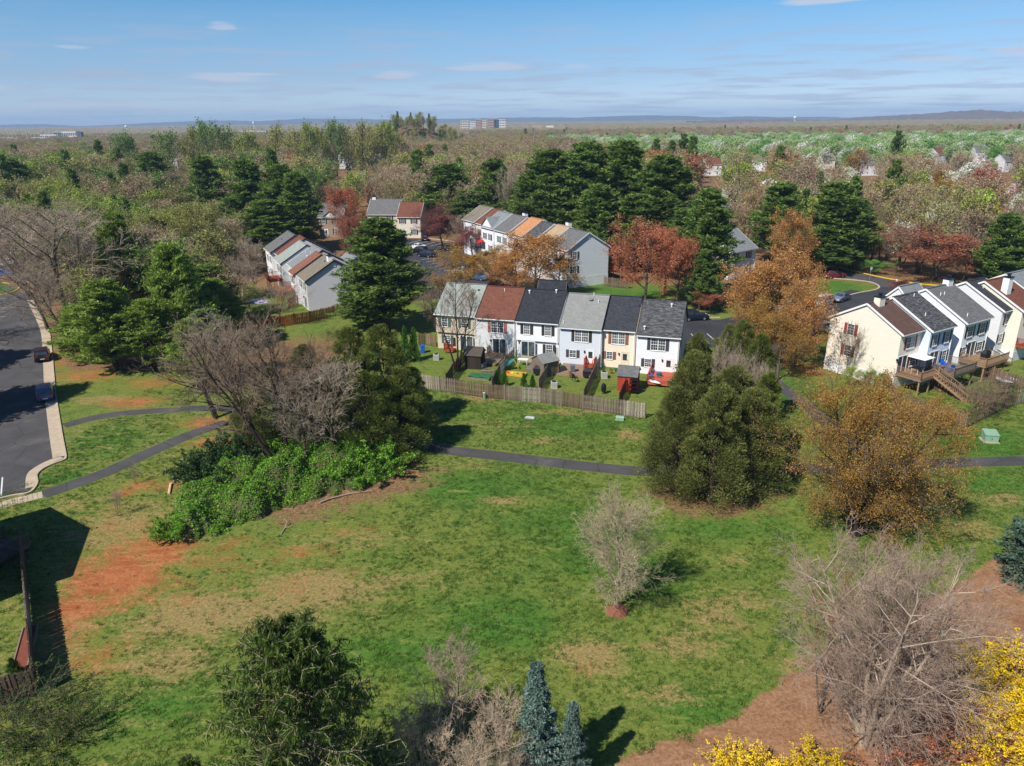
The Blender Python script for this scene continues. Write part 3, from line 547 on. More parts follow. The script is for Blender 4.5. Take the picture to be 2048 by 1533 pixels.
block([(7.0, 0, 0, 'blue-grey end townhouse with a plain grey roof and tall gable wall', W_BLUE, R_MID, dict(side=[('R', 1.6, 5.6, .95, 1.4, 2, 4, SH_BLU), ('R', 1.6, 2.9, .95, 1.3, 2, 4, SH_BLU)], rake=WH)),
       (5.2, .5, .15, 'townhouse with a beige roof and chimney in the northern row', W_WHITE, R_BEIGE, dict(chim=(.5, .6, .8, W_WHITE), rake=WH)),
       (5.2, -.3, .3, 'townhouse with a mottled charcoal roof in the northern row', W_CREAM, R_ARCH, dict(rake=WH)),
       (5.6, .4, .5, 'townhouse with a tan-orange roof in the northern row', W_PEACH, R_TAN, dict(rake=WH)),
       (6.4, -.6, .6, 'white townhouse with a red awning over its door', W_WHITE, R_MID, dict(chim=(.7, .55, .8, W_WHITE), sh=SH_GRN, rake=WH)),
       (6.4, -.9, .7, 'white townhouse with a cross gable facing the car park', W_WHITE, R_SLATE, dict(dormer=[(.5, 5.6)], rake=WH)),
       (5.6, .6, .7, 'townhouse with a dark red-brown roof in the northern row', W_CREAM, R_BROWN, dict(rake=WH)),
       (6.5, .2, .9, 'townhouse with a grey-brown roof at the far end of the northern row', W_WHITE, R_TAUPE, dict(far=1, rake=WH))], (11.0, 140.6, 0), an, NORTH, 9.6, 7.5, 10.4, base=2.0)
o = thing('awning', 'red fabric awning over a white townhouse door', 'awning', (-6.6, 170.3, 4.7), an)
MB().add([(-.9, 0, .5), (.9, 0, .5), (.9, -1.0, 0), (-.9, -1.0, 0), (-.9, -1.0, -.2), (.9, -1.0, -.2)], [(0, 1, 2, 3), (3, 2, 5, 4)]).add([(-.9, 0, .5), (-.9, -1, 0), (-.9, 0, 0), (.9, 0, .5), (.9, -1, 0), (.9, 0, 0)], [(0, 1, 2), (3, 5, 4)]).build('canopy', M('red_canvas', S(190, 30, 40), .7), o)
# the houses that close the car park to the north
BACK = 'houses closing the far side of the car park'
def far_house(label, px, py, width, D, h, rise, wall, roof, ang=0, group=BACK, sh=SH_BLK, z=0, base=0, doors=True, **kw):
    g = G(px, py, 0); return house(label, (g.x, g.y, z), ang, width, D, h, h + rise, wall, roof, [('B', width * .22, h - 1.9, .95, 1.35, 2, 4, sh), ('B', width * .72, h - 1.9, .95, 1.35, 2, 4, sh), ('B', width * .72, .9, .95, 1.4, 2, 4, sh)], [('B', width * .3, .1, 'door')] if doors else [], group=group, ends='LR', base=base, **kw)
far_house('brick house with a white gable beyond the western row', 640, 474, 7, 10, 5.6, 3.2, W_BRICK, R_MID, R(-8), dormer=[(.5, 4)])
far_house('beige townhouse with a dark grey roof and two white dormer windows', 738, 474, 9.0, 10, 6.4, 3.6, W_BEIGE, R_MID, R(-6), chim=(.1, .5, .7, W_WHITE))
far_house('beige townhouse with a red-brown roof at the end of the car park', 797, 476, 6.6, 10, 5.9, 3.4, W_CREAM, R_BROWN, R(-6))
far_house('small white house with a red canopy under the dark pines', 425, 500, 6, 8, 5, 2.5, W_WHITE, R_MID, R(-20), group=None)
far_house('grey-roofed house half hidden by the orange maple', 1455, 560, 9, 11, 5.6, 3.4, W_WHITE, R_SLATE, R(38), group=None, chim=(.6, .5, .5, W_WHITE), vents=[(.3, .7, 'b')])
far_house('white house among the pines east of the street', 1915, 505, 8, 9, 6, 3, W_WHITE, R_MID, R(15), group=None)
far_house('pale blue-grey house showing between pines and bare trees', 1705, 470, 7, 9, 5.6, 3, W_BLUEW, R_SLATE, R(30), group=None)
far_house('white house at the picture edge behind the tall dark pine', 2020, 520, 9, 9, 6, 3, W_WHITE, R_TAUPE, R(20), group=None)

# ------------------------------------------------------------------ fences
def fence(label, pts, h=1.83, mat=WOODG, pitch=.155, bw=.12, post_gap=2.4, group=None, seed=1, posts_h=.12, name='picket_fence', solid=False):
    rg = random.Random(seed); pts = [Vector((p[0], p[1], 0)) for p in pts]; o0 = pts[0]
    root = thing(name, label, 'fence', o0, 0, group)
    pk = cached(('pk', h, bw, mat.name), lambda: MB().add([(-bw / 2, -.01, .06), (bw / 2, -.01, .06), (bw / 2, .01, .06), (-bw / 2, .01, .06), (-bw / 2, -.01, h - .05), (bw / 2, -.01, h - .05), (bw / 2, .01, h - .05), (-bw / 2, .01, h - .05), (-bw / 4, -.01, h), (bw / 4, -.01, h), (bw / 4, .01, h), (-bw / 4, .01, h)],
         [(0, 1, 5, 4), (2, 3, 7, 6), (1, 2, 6, 5), (3, 0, 4, 7), (4, 5, 9, 8), (6, 7, 11, 10), (5, 6, 10, 9), (7, 4, 8, 11), (8, 9, 10, 11)]).mesh('picket', mat))
    pm = cached(('post', h, mat.name), lambda: MB().box(-.05, -.05, 0, .05, .05, h + posts_h).mesh('post', mat))
    for a, b in zip(pts, pts[1:]):
        d = b - a; Ln = d.length; d.normalize(); ang = math.atan2(d.y, d.x); nn = Vector((-d.y, d.x, 0)); ns = max(1, round(Ln / post_gap))
        for k in range(ns + 1):
            if k == ns and b != pts[-1]: continue
            put('post', pm, root, a + d * (Ln * k / ns) - o0, ang + rg.uniform(-.03, .03))
        m = MB()
        for z in (.3, h * .5, h - .3): m.bar(a - o0 + Vector((0, 0, z)), b - o0 + Vector((0, 0, z)), .035, .085)
        m.build('rail', mat, root)
        npk = int(Ln / pitch); tone = [rg.choice([None, None, None, WOODG2, WOODG3, WOODG2]) if mat in (WOODG, WOODB) else None for _ in range(ns + 1)]
        for k in range(npk):
            q = a + d * ((k + .5) * Ln / npk) + nn * (.0 if solid else (.032 if k % 2 else -.032)) - o0
            if solid: q = q - nn * .03
            e = put('picket', pk, root, (q.x, q.y, rg.uniform(-.05, .04)), ang + rg.uniform(-.05, .05), tone[int(k / npk * ns)]); e.rotation_euler.y = rg.uniform(-.025, .025)
    return root
Fb = [G(*p) for p in ((775, 769), (850, 778), (975, 797), (1080, 806), (1165, 819), (1290, 838))]
fence('long weathered grey board fence behind the yards of the middle row', Fb, pitch=.16, seed=3, post_gap=2.42)
fence('near-black stained fence beside the dark shed', [(-6.0, 96.8), G(905, 756), G(893, 775)], 1.75, WOODD, seed=4, group='fences between the yards')
fence('grey fence between the slide yard and the tarpaulin yard', [(.3, 95.6), G(1000, 752), G(984, 785)], 1.75, WOODG, seed=5, group='fences between the yards')
fence('dark grey fence between the grey shed and the cone conifers', [G(1103, 742), G(1077, 785)], 1.75, WOODG, seed=6, group='fences between the yards')
fence('dark grey fence along the weathered deck, below the pale blue house', [(11.6, 91.9), G(1167, 807)], 1.75, WOODG, seed=7, group='fences between the yards')
fence('short dark fence next to the red shed', [G(1256, 772), G(1238, 815)], 1.75, WOODD, seed=8, group='fences between the yards')
fence('grey gate fence beside the beige house and blue bin', [G(838, 692), G(852, 690), G(872, 694)], 1.75, WOODB, seed=9)
fence('brown weathered fence with a corner round the yard of the cream house', [G(1772, 778), G(1785, 808), G(1850, 836), G(1930, 858), G(2003, 822), G(2010, 800)], 1.83, WOODB, pitch=.16, seed=10)
fence('brown fence between the cream house yard and the crabapple yard', [G(1855, 775), G(1905, 795), G(1985, 820)], 1.75, WOODB, seed=11)
fence('tan fence at the picture edge behind the crabapple', [G(2003, 822), G(2030, 812), G(2075, 797)], 1.83, WOODB, seed=12)
fence('brown fence under the barbecue deck', [G(1958, 752), G(2010, 772), G(2060, 788)], 1.75, WOODB, seed=13)
fence('orange cedar fence at the end of the western row', [G(497, 655), G(503, 670), G(560, 655), G(620, 645), G(690, 628), G(700, 620)], 1.85, WOODO, seed=14)
fence('short orange fence screen against the white house wall', [G(578, 617), G(597, 612)], 1.9, WOODO, seed=15)
fence('grey board fence below the blue-grey gable wall', [G(1208, 572), G(1224, 575), G(1256, 578)], 1.9, WOODG, seed=16)
# tall fence close to the camera at the west edge
fence('tall grey board fence running past the shaded house in the near corner', [G(47, 1098), G(55, 1172), G(66, 1290), G(76, 1392), G(30, 1405), G(-30, 1422)], 1.9, WOODB, pitch=.15, bw=.17, seed=17)

# ------------------------------------------------------------------ decks, sheds and yard things
def deck(label, pos, ang, W, D, z, mat, rails='BLR', stairs=None, group=None, h=.95):
    root = thing('deck', label, 'deck', pos, ang, group); nb = max(4, int(D / .14))
    bm = cached(('board', round(W, 2), mat.name), lambda: MB().box(0, 0, 0, W, .132, .03).mesh('board', mat))
    for k in range(nb): put('board', bm, root, (0, -D + k * D / nb, z))
    MB().box(0, -D - .04, z - .22, W, -D - .003, z + .028).box(-.04, -D, z - .22, -.003, 0, z + .028).box(W + .003, -D, z - .22, W + .04, 0, z + .028).build('fascia', mat, root)
    if z > .5:
        for x in (.15, W / 2, W - .15): MB().box(x - .07, -D + .15, 0, x + .07, -D + .29, z - .01).build('post', mat, root)
    segs = {'B': ((0, -D), (W, -D)), 'L': ((0, 0), (0, -D)), 'R': ((W, 0), (W, -D))}
    for s in rails:
        a, b = (Vector((q[0], q[1], z)) for q in segs[s]); ln = (b - a).length; m = MB()
        gap = stairs if stairs and stairs[0] == s else None
        rng_ = [(0, ln)] if not gap else [(0, gap[1]), (gap[1] + 1.0, ln)]
        for t0, t1 in rng_:
            if t1 - t0 < .2: continue
            d = (b - a) / ln; p, q = a + d * t0, a + d * t1
            m.bar(p + Vector((0, 0, h)), q + Vector((0, 0, h)), .1, .04).bar(p + Vector((0, 0, .12)), q + Vector((0, 0, .12)), .04, .08)
            n = int((t1 - t0) / .125)
            for k in range(n + 1): e = p.lerp(q, k / max(n, 1)); m.bar(e + Vector((0, 0, .1)), e + Vector((0, 0, h)), .035)
            for e in (p, q): m.box(e.x - .05, e.y - .05, z, e.x + .05, e.y + .05, z + h + .1)
        m.build('railing', mat, root)
    if stairs:
        s, t, run = stairs; a, b = (Vector((q[0], q[1], z)) for q in segs[s]); d = (b - a).normalized(); out = {'B': Vector((0, -1, 0)), 'L': Vector((-1, 0, 0)), 'R': Vector((1, 0, 0))}[s]
        p = a + d * t; nst = max(2, int(z / .19))
        st = cached(('step', s, mat.name), lambda: MB().box(*( (0, -.14, -.02, 1.0, .14, .02) if s == 'B' else (-.14, -1.0, -.02, .14, 0, .02))).mesh('step', mat))
        for k in range(nst): q = p + out * (run * (k + .5) / nst); put('step', st, root, (q.x, q.y, z * (1 - (k + 1) / (nst + 1))))
        for e in (p, p + d):
            m = MB(); f = e + out * run - Vector((0, 0, z)); m.bar(e, f, .05, .26).bar(e + Vector((0, 0, h)), f + Vector((0, 0, h)), .09, .05)
            for k in range(int(run / .22)): q = e.lerp(f, (k + .5) / int(run / .22)); m.bar(q, q + Vector((0, 0, h)), .035)
            m.box(f.x - .05, f.y - .05, 0, f.x + .05, f.y + .05, h + .1); m.build('stair_rail', mat, root)
    return root
def shed(label, pos, ang, W, D, ez, rz, wall, roof, door=None, trim=None):
    root = thing('shed', label, 'shed', pos, ang); MB().extr_x([(0, 0), (D, 0), (D, ez), (D / 2, rz), (0, ez)], 0, W).build('wall', wall, root)
    m = MB(); sl = (rz - ez) / (D / 2); m.extr_x([(-.15, ez - .15 * sl), (D / 2, rz), (D + .15, ez - .15 * sl), (D + .15, ez - .15 * sl + .07), (D / 2, rz + .08), (-.15, ez - .15 * sl + .07)], -.15, W + .15); m.build('roof', roof, root)
    if trim: MB().box(-.02, -.02, 0, .08, -.001, ez).box(W - .08, -.02, 0, W + .02, -.001, ez).box(-.02, -.02, ez - .12, W + .02, -.001, ez - .01).build('trim', trim, root)
    b = MB(); k = 0.0
    while k < D - .05: b.box(-.012, k, .02, -.001, k + .012, ez).box(W + .001, k, .02, W + .012, k + .012, ez); k += .2
    b.build('batten', wall, root)
    MB().box(W * .28, -.03, .05, W * .72, -.002, ez - .22).build('door', door or wall, root); return root
shed('dark weathered shed with a sagging pitched roof', G(931, 738), A + R(4), 2.1, 2.3, 1.95, 2.75, WOODD, M('shed_dark_roof', S(78, 70, 64), .9, .3, 1.5))
shed('grey plank shed with a pale grey roof in the slide yard', G(1087, 757), A + R(52), 2.4, 2.6, 2.0, 2.75, WOODG, R_GREY, WOODG, M('tan_trim', S(172, 142, 104)))
shed('red shed with a dark grey roof and black side', G(1234, 782), A + R(0), 2.3, 2.7, 2.0, 2.85, M('red_paint', S(158, 56, 38), .8, .15, 3), R_MID, M('red_paint_door', S(166, 62, 42), .8, .15, 3))
deck('low grey board deck with a chevron of worn planks, slide yard', (.9 + 2.2, 96.0 - 1.0, 0), A, 3.7, 4.2, .22, WOODG, '')
deck('weathered tan ground deck under the pale blue house', (7.0, 93.4, 0), A, 4.6, 4.4, .2, wood('driftwood_boards', S(140, 116, 98)), '')
deck('small weathered platform beside the dark shed', (-3.6, 98.3, 0), A, 3.0, 4.6, .25, WOODG, '')
deck('red stained deck with a slatted rail behind the white end house', (18.0, 89.0, 0), A, 4.0, 4.6, .5, M('red_deck', S(176, 88, 66), .8, .2, 2), 'BL')
deck('red stair landing beside the beige house', (-9.2, 100.6, 0), A, 1.3, 1.3, .4, WOODR, 'BL')
deck('small stoop with dark red rails at the white door', (9.9, 92.5, 0), A, 1.3, 1.2, .5, WOODR, 'LR', ('B', .15, .9))
deck('tan stoop under the glass door of the grey-white house', (-3.1, 98.3, 0), A, 2.2, 1.0, .35, WOODN, 'L')
o = thing('steps', 'stone-coloured entry steps under the black-framed sliding door', 'steps', (1.3, 96.5, 0), A)
for k in range(3): MB().box(.1 * k, -1.5 + .4 * k, .14 * k, 2.6 - .1 * k, -.02, .14 * (k + 1)).build('step', M('stone_step', S(150, 138, 122), .9, .25, 2), o)
def local(ang, org, x, y): c, s = math.cos(ang), math.sin(ang); return (org[0] + x * c - y * s, org[1] + x * s + y * c, 0)
cr_ = (45.85, 82.5)
deck('brown deck with long stairs down to the yard, behind the cream house', local(B_, cr_, .3, -.03), B_, 4.6, 3.0, 2.0, WOODN, 'BLR', ('B', 2.6, 4.2))
e2 = eave(1863, 661)
deck('raised grey-brown deck with blue chairs behind the blue-white house', local(B_, e2, .3, -.03), B_, 4.6, 3.4, 2.1, WOODG, 'BLR')
e3 = eave(1931.5, 645)
deck('raised tan deck carrying a black barbecue, stairs at its side', local(B_, e3, .2, -.03), B_, 5.2, 3.2, 2.1, WOODN, 'BL', ('R', .8, 4.6))
deck('deck with coloured towels at the picture edge', local(B_, eave(2046, 622), .2, -.03), B_, 4.0, 2.6, 2.3, WOODR, 'BLR')
deck('red-orange raised deck behind the blue-grey gable house', (18.6, 146.5, 0), an + math.pi, 3.0, 3.0, 2.2, WOODO, 'BLR')
deck('red-brown raised deck of the rust-roofed house', local(aw, (-35.3, 124.5), -11.5, -.05), aw, 4.0, 3.4, 2.3, WOODO, 'BLR')
deck('dark brown raised deck of the pale-roofed house in the western row', local(aw, (-35.3, 124.5), -23, -.05), aw, 4.5, 3.2, 2.3, WOODR, 'BLR')
def tube_obj(m, pts, r, mi=0, n=6):
    for a, b in zip(pts, pts[1:]): m.cyl(a, b, r, r, n, mi)
def air_unit(label, p):
    o = thing('air_conditioner', label, 'air conditioner', p); MB().box(-.4, -.4, 0, .4, .4, .08).build('pad', CONC, o)
    MB().box(-.38, -.38, .08, .38, .38, .82).build('casing', M('ac_casing', S(186, 188, 184), .5, .15, 8, .1), o)
    MB().lathe([(.3, .82), (.33, .86), (.1, .88)], 14).build('fan_guard', DKM, o)
    m = MB()
    for k in range(8): m.box(-.392, -.34, .14 + k * .08, .392, .34, .17 + k * .08).box(-.34, -.392, .14 + k * .08, .34, .392, .17 + k * .08)
    m.build('louvre', M('ac_grille', S(140, 142, 140), .5), o); return o
air_unit('white air conditioner on a pad in front of the cone conifers', G(1108, 776)); air_unit('grey air conditioner against the peach house', G(1208, 756)); air_unit('low air conditioner beside the bare tree and beige house', G(873, 720))
def grill(label, p, z=0, rz=0, cover=True):
    o = thing('barbecue', label, 'barbecue', (p[0], p[1], z), rz); col = M('grill_cover', S(30, 30, 34), .6, .3, 3, .3)
    m = MB(); v = [(-.6, -.3, .05), (.6, -.3, .05), (.6, .3, .05), (-.6, .3, .05), (-.65, -.34, .8), (.65, -.34, .8), (.65, .34, .8), (-.65, .34, .8), (-.4, -.2, 1.15), (.4, -.2, 1.15), (.4, .2, 1.15), (-.4, .2, 1.15)]
    m.add(v, [(0, 1, 5, 4), (1, 2, 6, 5), (2, 3, 7, 6), (3, 0, 4, 7), (4, 5, 9, 8), (5, 6, 10, 9), (6, 7, 11, 10), (7, 4, 8, 11), (8, 9, 10, 11)]); m.build('hood', col, o)
    MB().bar((-.62, -.36, .72), (.62, -.36, .72), .04).build('handle', DKM, o)
    for x in (-.5, .5):
        for y in (-.22, .22): MB().cyl((x, y, 0), (x, y, .1), .03, n=6).build('leg', DKM, o)
    return o
g = G(1077, 752); grill('black covered barbecue beside the grey shed', g, .22, A); g = G(1176, 757); grill('black barbecue at the foot of the white door stoop', g, .2, A); 
q = local(B_, e3, 3.2, -1.6); grill('black covered barbecue up on the tan deck', q, 2.12, B_)
def smoker(label, p):
    o = thing('smoker', label, 'smoker', p); MB().lathe([(.24, .3), (.3, .45), (.3, 1.0), (.22, 1.25), (.06, 1.32)], 12).build('barrel', M('smoker_black', S(26, 26, 28), .5), o)
    for k in range(3): a = k * 2.1; MB().cyl((.22 * math.cos(a), .22 * math.sin(a), 0), (.2 * math.cos(a), .2 * math.sin(a), .34), .025, n=6).build('leg', DKM, o)
    MB().cyl((0, 0, 1.3), (0, 0, 1.42), .05, n=8).build('handle', DKM, o)
smoker('black upright smoker standing on the lawn inside the long fence', G(1207, 788))
def bin_(label, p, col, h=1.05):
    o = thing('wheelie_bin', label, 'bin', p); m = MB(); m.add([(-.24, -.26, .06), (.24, -.26, .06), (.24, .26, .06), (-.24, .26, .06), (-.29, -.33, h), (.29, -.33, h), (.29, .33, h), (-.29, .33, h)], [(3, 2, 1, 0), (4, 5, 6, 7), (0, 1, 5, 4), (1, 2, 6, 5), (2, 3, 7, 6), (3, 0, 4, 7)]); m.build('body', col, o)
    MB().box(-.31, -.36, h, .31, .36, h + .07).build('lid', col, o)
    for x in (-.22, .22): MB().cyl((x - .03, .28, .1), (x + .03, .28, .1), .1, n=10).build('wheel', BLK, o)
BLUEP = M('blue_plastic', S(28, 90, 190), .45); GREYP = M('grey_plastic', S(96, 102, 108), .5)
bin_('blue recycling bin beside the gate fence', G(846, 706), BLUEP); bin_('grey dustbin between the grey shed and the pale blue house', G(1145, 747), GREYP)
# slide yard
o = thing('slide', 'turquoise toddler slide in the yard of the white house', 'slide', (G(1028, 740).x, G(1028, 740).y, .22), A + R(25)); TQ = M('turquoise_plastic', S(56, 150, 156), .5, .1)
MB().add([(0, -.28, 1.1), (0, .28, 1.1), (-1.6, .28, .12), (-1.6, -.28, .12), (-2.0, -.28, .08), (-2.0, .28, .08)], [(0, 1, 2, 3), (3, 2, 5, 4)]).bar((0, -.3, 1.2), (-1.7, -.3, .2), .06, .16).bar((0, .3, 1.2), (-1.7, .3, .2), .06, .16).build('chute', TQ, o)
MB().bar((0, -.28, 1.2), (.6, -.28, 0), .06).bar((0, .28, 1.2), (.6, .28, 0), .06).bar((.15, -.28, .85), (.15, .28, .85), .05).bar((.3, -.28, .55), (.3, .28, .55), .05).bar((.45, -.28, .28), (.45, .28, .28), .05).build('ladder', M('yellow_plastic', S(235, 190, 30), .4), o)
o = thing('sandbox', 'yellow plastic sandbox full of toys', 'sandbox', (G(1032, 751).x, G(1032, 751).y, .02), A); YP = M('yellow_box', S(196, 158, 58), .45)
MB().box(-1.3, -.55, 0, 1.3, -.45, .32).box(-1.3, .45, 0, 1.3, .55, .32).box(-1.3, -.45, 0, -1.2, .45, .32).box(1.2, -.45, 0, 1.3, .45, .32).box(-1.2, -.45, .05, 1.2, .45, .1).build('tray', YP, o)
rg = random.Random(4)
for k, col in enumerate((S(210, 60, 40), S(240, 200, 60), S(60, 160, 70), S(200, 120, 60))):
    x = -1 + k * .6; MB().lathe([(.12, .1), (.18, .3), (.14, .42), (.03, .46)], 8, cx=x, cy=rg.uniform(-.2, .2)).build('toy', M('toy_plastic', col, .5), o)
def table(label, p, z, w_, d_, h_, col, rz=0):
    o = thing('table', label, 'table', (p[0], p[1], z), rz); MB().box(-w_ / 2, -d_ / 2, h_ - .04, w_ / 2, d_ / 2, h_).build('tabletop', col, o)
    for x in (-w_ / 2 + .08, w_ / 2 - .08):
        for y in (-d_ / 2 + .08, d_ / 2 - .08): MB().box(x - .025, y - .025, 0, x + .025, y + .025, h_ - .04).build('leg', WH, o)
table('white folding table beside the turquoise slide', G(1046, 732), .24, 1.4, .75, .72, WH, A)
o = thing('tarpaulin', 'green tarpaulin sheet over a frame by the dark shed', 'tarpaulin', (G(960, 757).x, G(960, 757).y, 0), A); GT = M('green_tarp', S(46, 100, 62), .6, .25, 2, .2)
m = MB(); v = [(x * .42 - 1.4, y * .42 - .8, .38 + .07 * math.sin(x * 1.7 + y * 2.3)) for y in range(5) for x in range(8)]; m.add(v, [(y * 8 + x, y * 8 + x + 1, y * 8 + x + 9, y * 8 + x + 8) for y in range(4) for x in range(7)]); m.build('sheet', GT, o); MB().box(-1.35, -.75, 0, 1.45, .8, .3).build('frame', WOODG, o)
o = thing('shelf_rack', 'black shelf rack leaning by the red shed fence', 'rack', G(1267, 788), A)
for z in (.3, .8, 1.3, 1.75): MB().box(-.5, -.25, z, .5, .25, z + .05).build('shelf', BLK, o)
MB().box(-.5, -.25, 0, -.45, .25, 1.8).box(.45, -.25, 0, .5, .25, 1.8).build('upright', BLK, o)
def chair(label, p, z, rz, mat, group=None):
    o = thing('chair', label, 'chair', (p[0], p[1], z), rz, group); MB().box(-.26, -.26, .36, .26, .26, .42).build('seat', mat, o)
    MB().add([(-.26, .22, .42), (.26, .22, .42), (.26, .27, .42), (-.26, .27, .42), (-.24, .4, 1.0), (.24, .4, 1.0), (.24, .44, 1.0), (-.24, .44, 1.0)], [(0, 1, 5, 4), (2, 3, 7, 6), (1, 2, 6, 5), (3, 0, 4, 7), (4, 5, 6, 7)]).build('backrest', mat, o)
    for x in (-.23, .23):
        for y in (-.23, .23): MB().box(x - .025, y - .025, 0, x + .025, y + .025, .36).build('leg', mat, o)
        MB().box(x - .04, -.25, .6, x + .04, .28, .64).build('arm', mat, o)
for k, (x, y, r_) in enumerate(((.9, -1.2, .4), (2.4, -1.0, -.3), (1.5, -2.3, 2.6))):
    chair(('bright blue plastic chair nearest the cream house', 'bright blue plastic chair against the blue-white wall', 'bright blue plastic chair at the deck rail')[k], local(B_, e2, x, y), 2.13, B_ + r_, BLUEP, 'blue chairs on the raised deck')
q = local(B_, cr_, 3.2, -1.0); o = thing('parasol', 'square white parasol over the deck of the cream house', 'parasol', (q[0], q[1], 2.03), B_)
MB().cyl((0, 0, 0), (0, 0, 2.1), .03, n=8).build('pole', DKM, o); MB().add([(-1.15, -1.15, 1.85), (1.15, -1.15, 1.85), (1.15, 1.15, 1.85), (-1.15, 1.15, 1.85), (0, 0, 2.2)], [(0, 1, 4), (1, 2, 4), (2, 3, 4), (3, 0, 4)]).build('canopy', M('white_canvas', S(224, 224, 222), .8), o)
q = local(B_, cr_, 2.4, -1.3); table('dark table under the square white parasol', q, 2.03, 1.3, .9, .72, DKM, B_)
o = thing('parasol', 'round lilac-white parasol in the yard of the western row', 'parasol', G(520, 628), .3); cx = M('lilac_canvas', S(214, 200, 214), .8, .08)
MB().cyl((0, 0, 0), (0, 0, 2.6), .035, n=8).build('pole', DKM, o); MB().add([(2.0 * math.cos(k * math.pi / 4), 2.0 * math.sin(k * math.pi / 4), 2.15) for k in range(8)] + [(0, 0, 2.75)], [(k, (k + 1) % 8, 8) for k in range(8)]).build('canopy', cx, o)
g = G(2012, 770); o = thing('patio_table', 'round pale table in the yard under the barbecue deck stairs', 'table', g, 0); MB().cyl((0, 0, .68), (0, 0, .74), 1.15, n=20).build('tabletop', M('glassy_white', S(196, 210, 214), .2), o); MB().cyl((0, 0, 0), (0, 0, .68), .08, n=8).build('leg', DKM, o)
for k, (x, y, col, nm, lb) in enumerate(((1300, 757, BLUEP, 'storage_tub', 'round blue tub on the red deck'), (1318, 755, M('teal_plastic', S(30, 90, 110), .5), 'storage_tub', 'dark teal tub by the white end door'))):
    g = G(x, y, .5); o = thing(nm, lb, 'tub', g, 0); MB().lathe([(.28, .0), (.36, .5), (.3, .62), (.05, .66)], 12).build('tub', col, o); MB().lathe([(.38, .46), (.38, .54)], 12).build('rim', col, o)
g = G(1306, 765, .55); o = thing('kayak', 'small white boat hull lying on the red deck', 'kayak', g, A - .5); m = MB()
st = [(-1.1, .02), (-.7, .2), (0, .3), (.7, .2), (1.1, .02)]; v = []
for x, r_ in st: v += [(x, r_ * math.cos(t), .12 + .6 * r_ * math.sin(t)) for t in [2 * math.pi * i / 8 for i in range(8)]]
m.add(v, [(k * 8 + i, k * 8 + (i + 1) % 8, (k + 1) * 8 + (i + 1) % 8, (k + 1) * 8 + i) for k in range(4) for i in range(8)]); m.build('hull', WH, o); MB().lathe([(.18, .26), (.2, .33), (.17, .33)], 10).build('cockpit', DKM, o)
def pot(label, p, z, plant):
    o = thing('flower_pot', label, 'flower pot', (p[0], p[1], z)); MB().lathe([(.14, 0), (.2, .3), (.22, .32), (.18, .33)], 10).build('pot', M('terracotta', S(150, 92, 66), .8, .2, 3), o)
    m = MB(); rp = random.Random(int(p[0] * 10)); 
    for _ in range(26): q = Vector((rp.uniform(-.2, .2), rp.uniform(-.2, .2), rp.uniform(.34, .7))); m.add([q + Vector((-.06, 0, 0)), q + Vector((.06, .03, 0)), q + Vector((.02, .02, .12))], [(0, 1, 2)])
    m.build('plant', plant, o)
PL = M('pot_plant', S(70, 110, 50), .8, .3, 3)
pot('potted plant on the weathered tan deck', G(1140, 757), .22, PL); pot('potted plant beside the stone-coloured steps', G(1074, 736), .02, PL); pot('potted plant at the foot of the peach house wall', G(1222, 748), .02, PL); pot('potted plant beside the red-brown roofed house stoop', G(990, 733), .02, PL)
for k, (px, py, cm_, lb) in enumerate(((1010, 738, GREYP, 'grey garden chair beside the fence of the slide yard'), (1072, 742, WH, 'white garden chair by the covered barbecue'), (1150, 765, DKM, 'dark garden chair on the weathered tan deck'), (968, 742, GREYP, 'grey garden chair on the platform by the dark shed'), (1345, 776, WH, 'white garden chair on the red deck'))): chair(lb, G(px, py), .24, A + k * 1.3, cm_, None)
o = thing('firewood_pile', 'low pile of grey boards stacked by the dark shed', 'board pile', G(975, 745), A + .4)
for k in range(9): MB().box(-.9 + .05 * (k % 3), -.3 + .2 * (k % 3), .1 * (k // 3), .9 + .04 * (k % 2), -.14 + .2 * (k % 3), .1 * (k // 3) + .08).build('board', WOODG, o)
o = thing('hose_reel', 'coiled green hose against the peach house', 'hose', G(1231, 744), A); MB().lathe([(.12, .3), (.26, .34), (.26, .5), (.12, .54)], 12).build('coil', M('hose_green', S(50, 96, 60), .5), o); MB().box(-.04, -.04, 0, .04, .04, .3).build('stand', DKM, o)
# utility boxes on the field
GRN = M('utility_green', S(128, 158, 134), .5, .12, 2); 
g = G(1978, 882); o = thing('transformer_box', 'pale green utility transformer standing alone on the grass', 'utility box', g, R(-12)); MB().box(-.75, -.7, 0, .75, .7, .08).build('pad', CONC, o)
MB().add([(-.62, -.55, .08), (.62, -.55, .08), (.62, .55, .08), (-.62, .55, .08), (-.62, -.55, .78), (.62, -.55, .78), (.62, .55, 1.0), (-.62, .55, 1.0)], [(0, 1, 5, 4), (1, 2, 6, 5), (2, 3, 7, 6), (3, 0, 4, 7)]).build('cabinet', GRN, o)
MB().add([(-.66, -.6, .78), (.66, -.6, .78), (.66, .6, 1.02), (-.66, .6, 1.02), (-.66, -.6, .83), (.66, -.6, .83), (.66, .6, 1.07), (-.66, .6, 1.07)], [(3, 2, 1, 0), (4, 5, 6, 7), (0, 1, 5, 4), (1, 2, 6, 5), (2, 3, 7, 6), (3, 0, 4, 7)]).build('lid', GRN, o); MB().box(-.02, -.57, .3, .03, -.551, .5).build('lock', DKM, o)
g = G(1240, 840); o = thing('cable_pedestal', 'low mint green utility pedestal below the fence', 'utility box', g, A); MB().extr_x([(-.25, 0), (.25, 0), (.25, .32), (.12, .45), (-.12, .45), (-.25, .32)], -.45, .45).build('cover', GRN, o); MB().box(-.48, -.28, 0, .48, .28, .06).build('base', M('pedestal_base', S(170, 190, 172)), o)
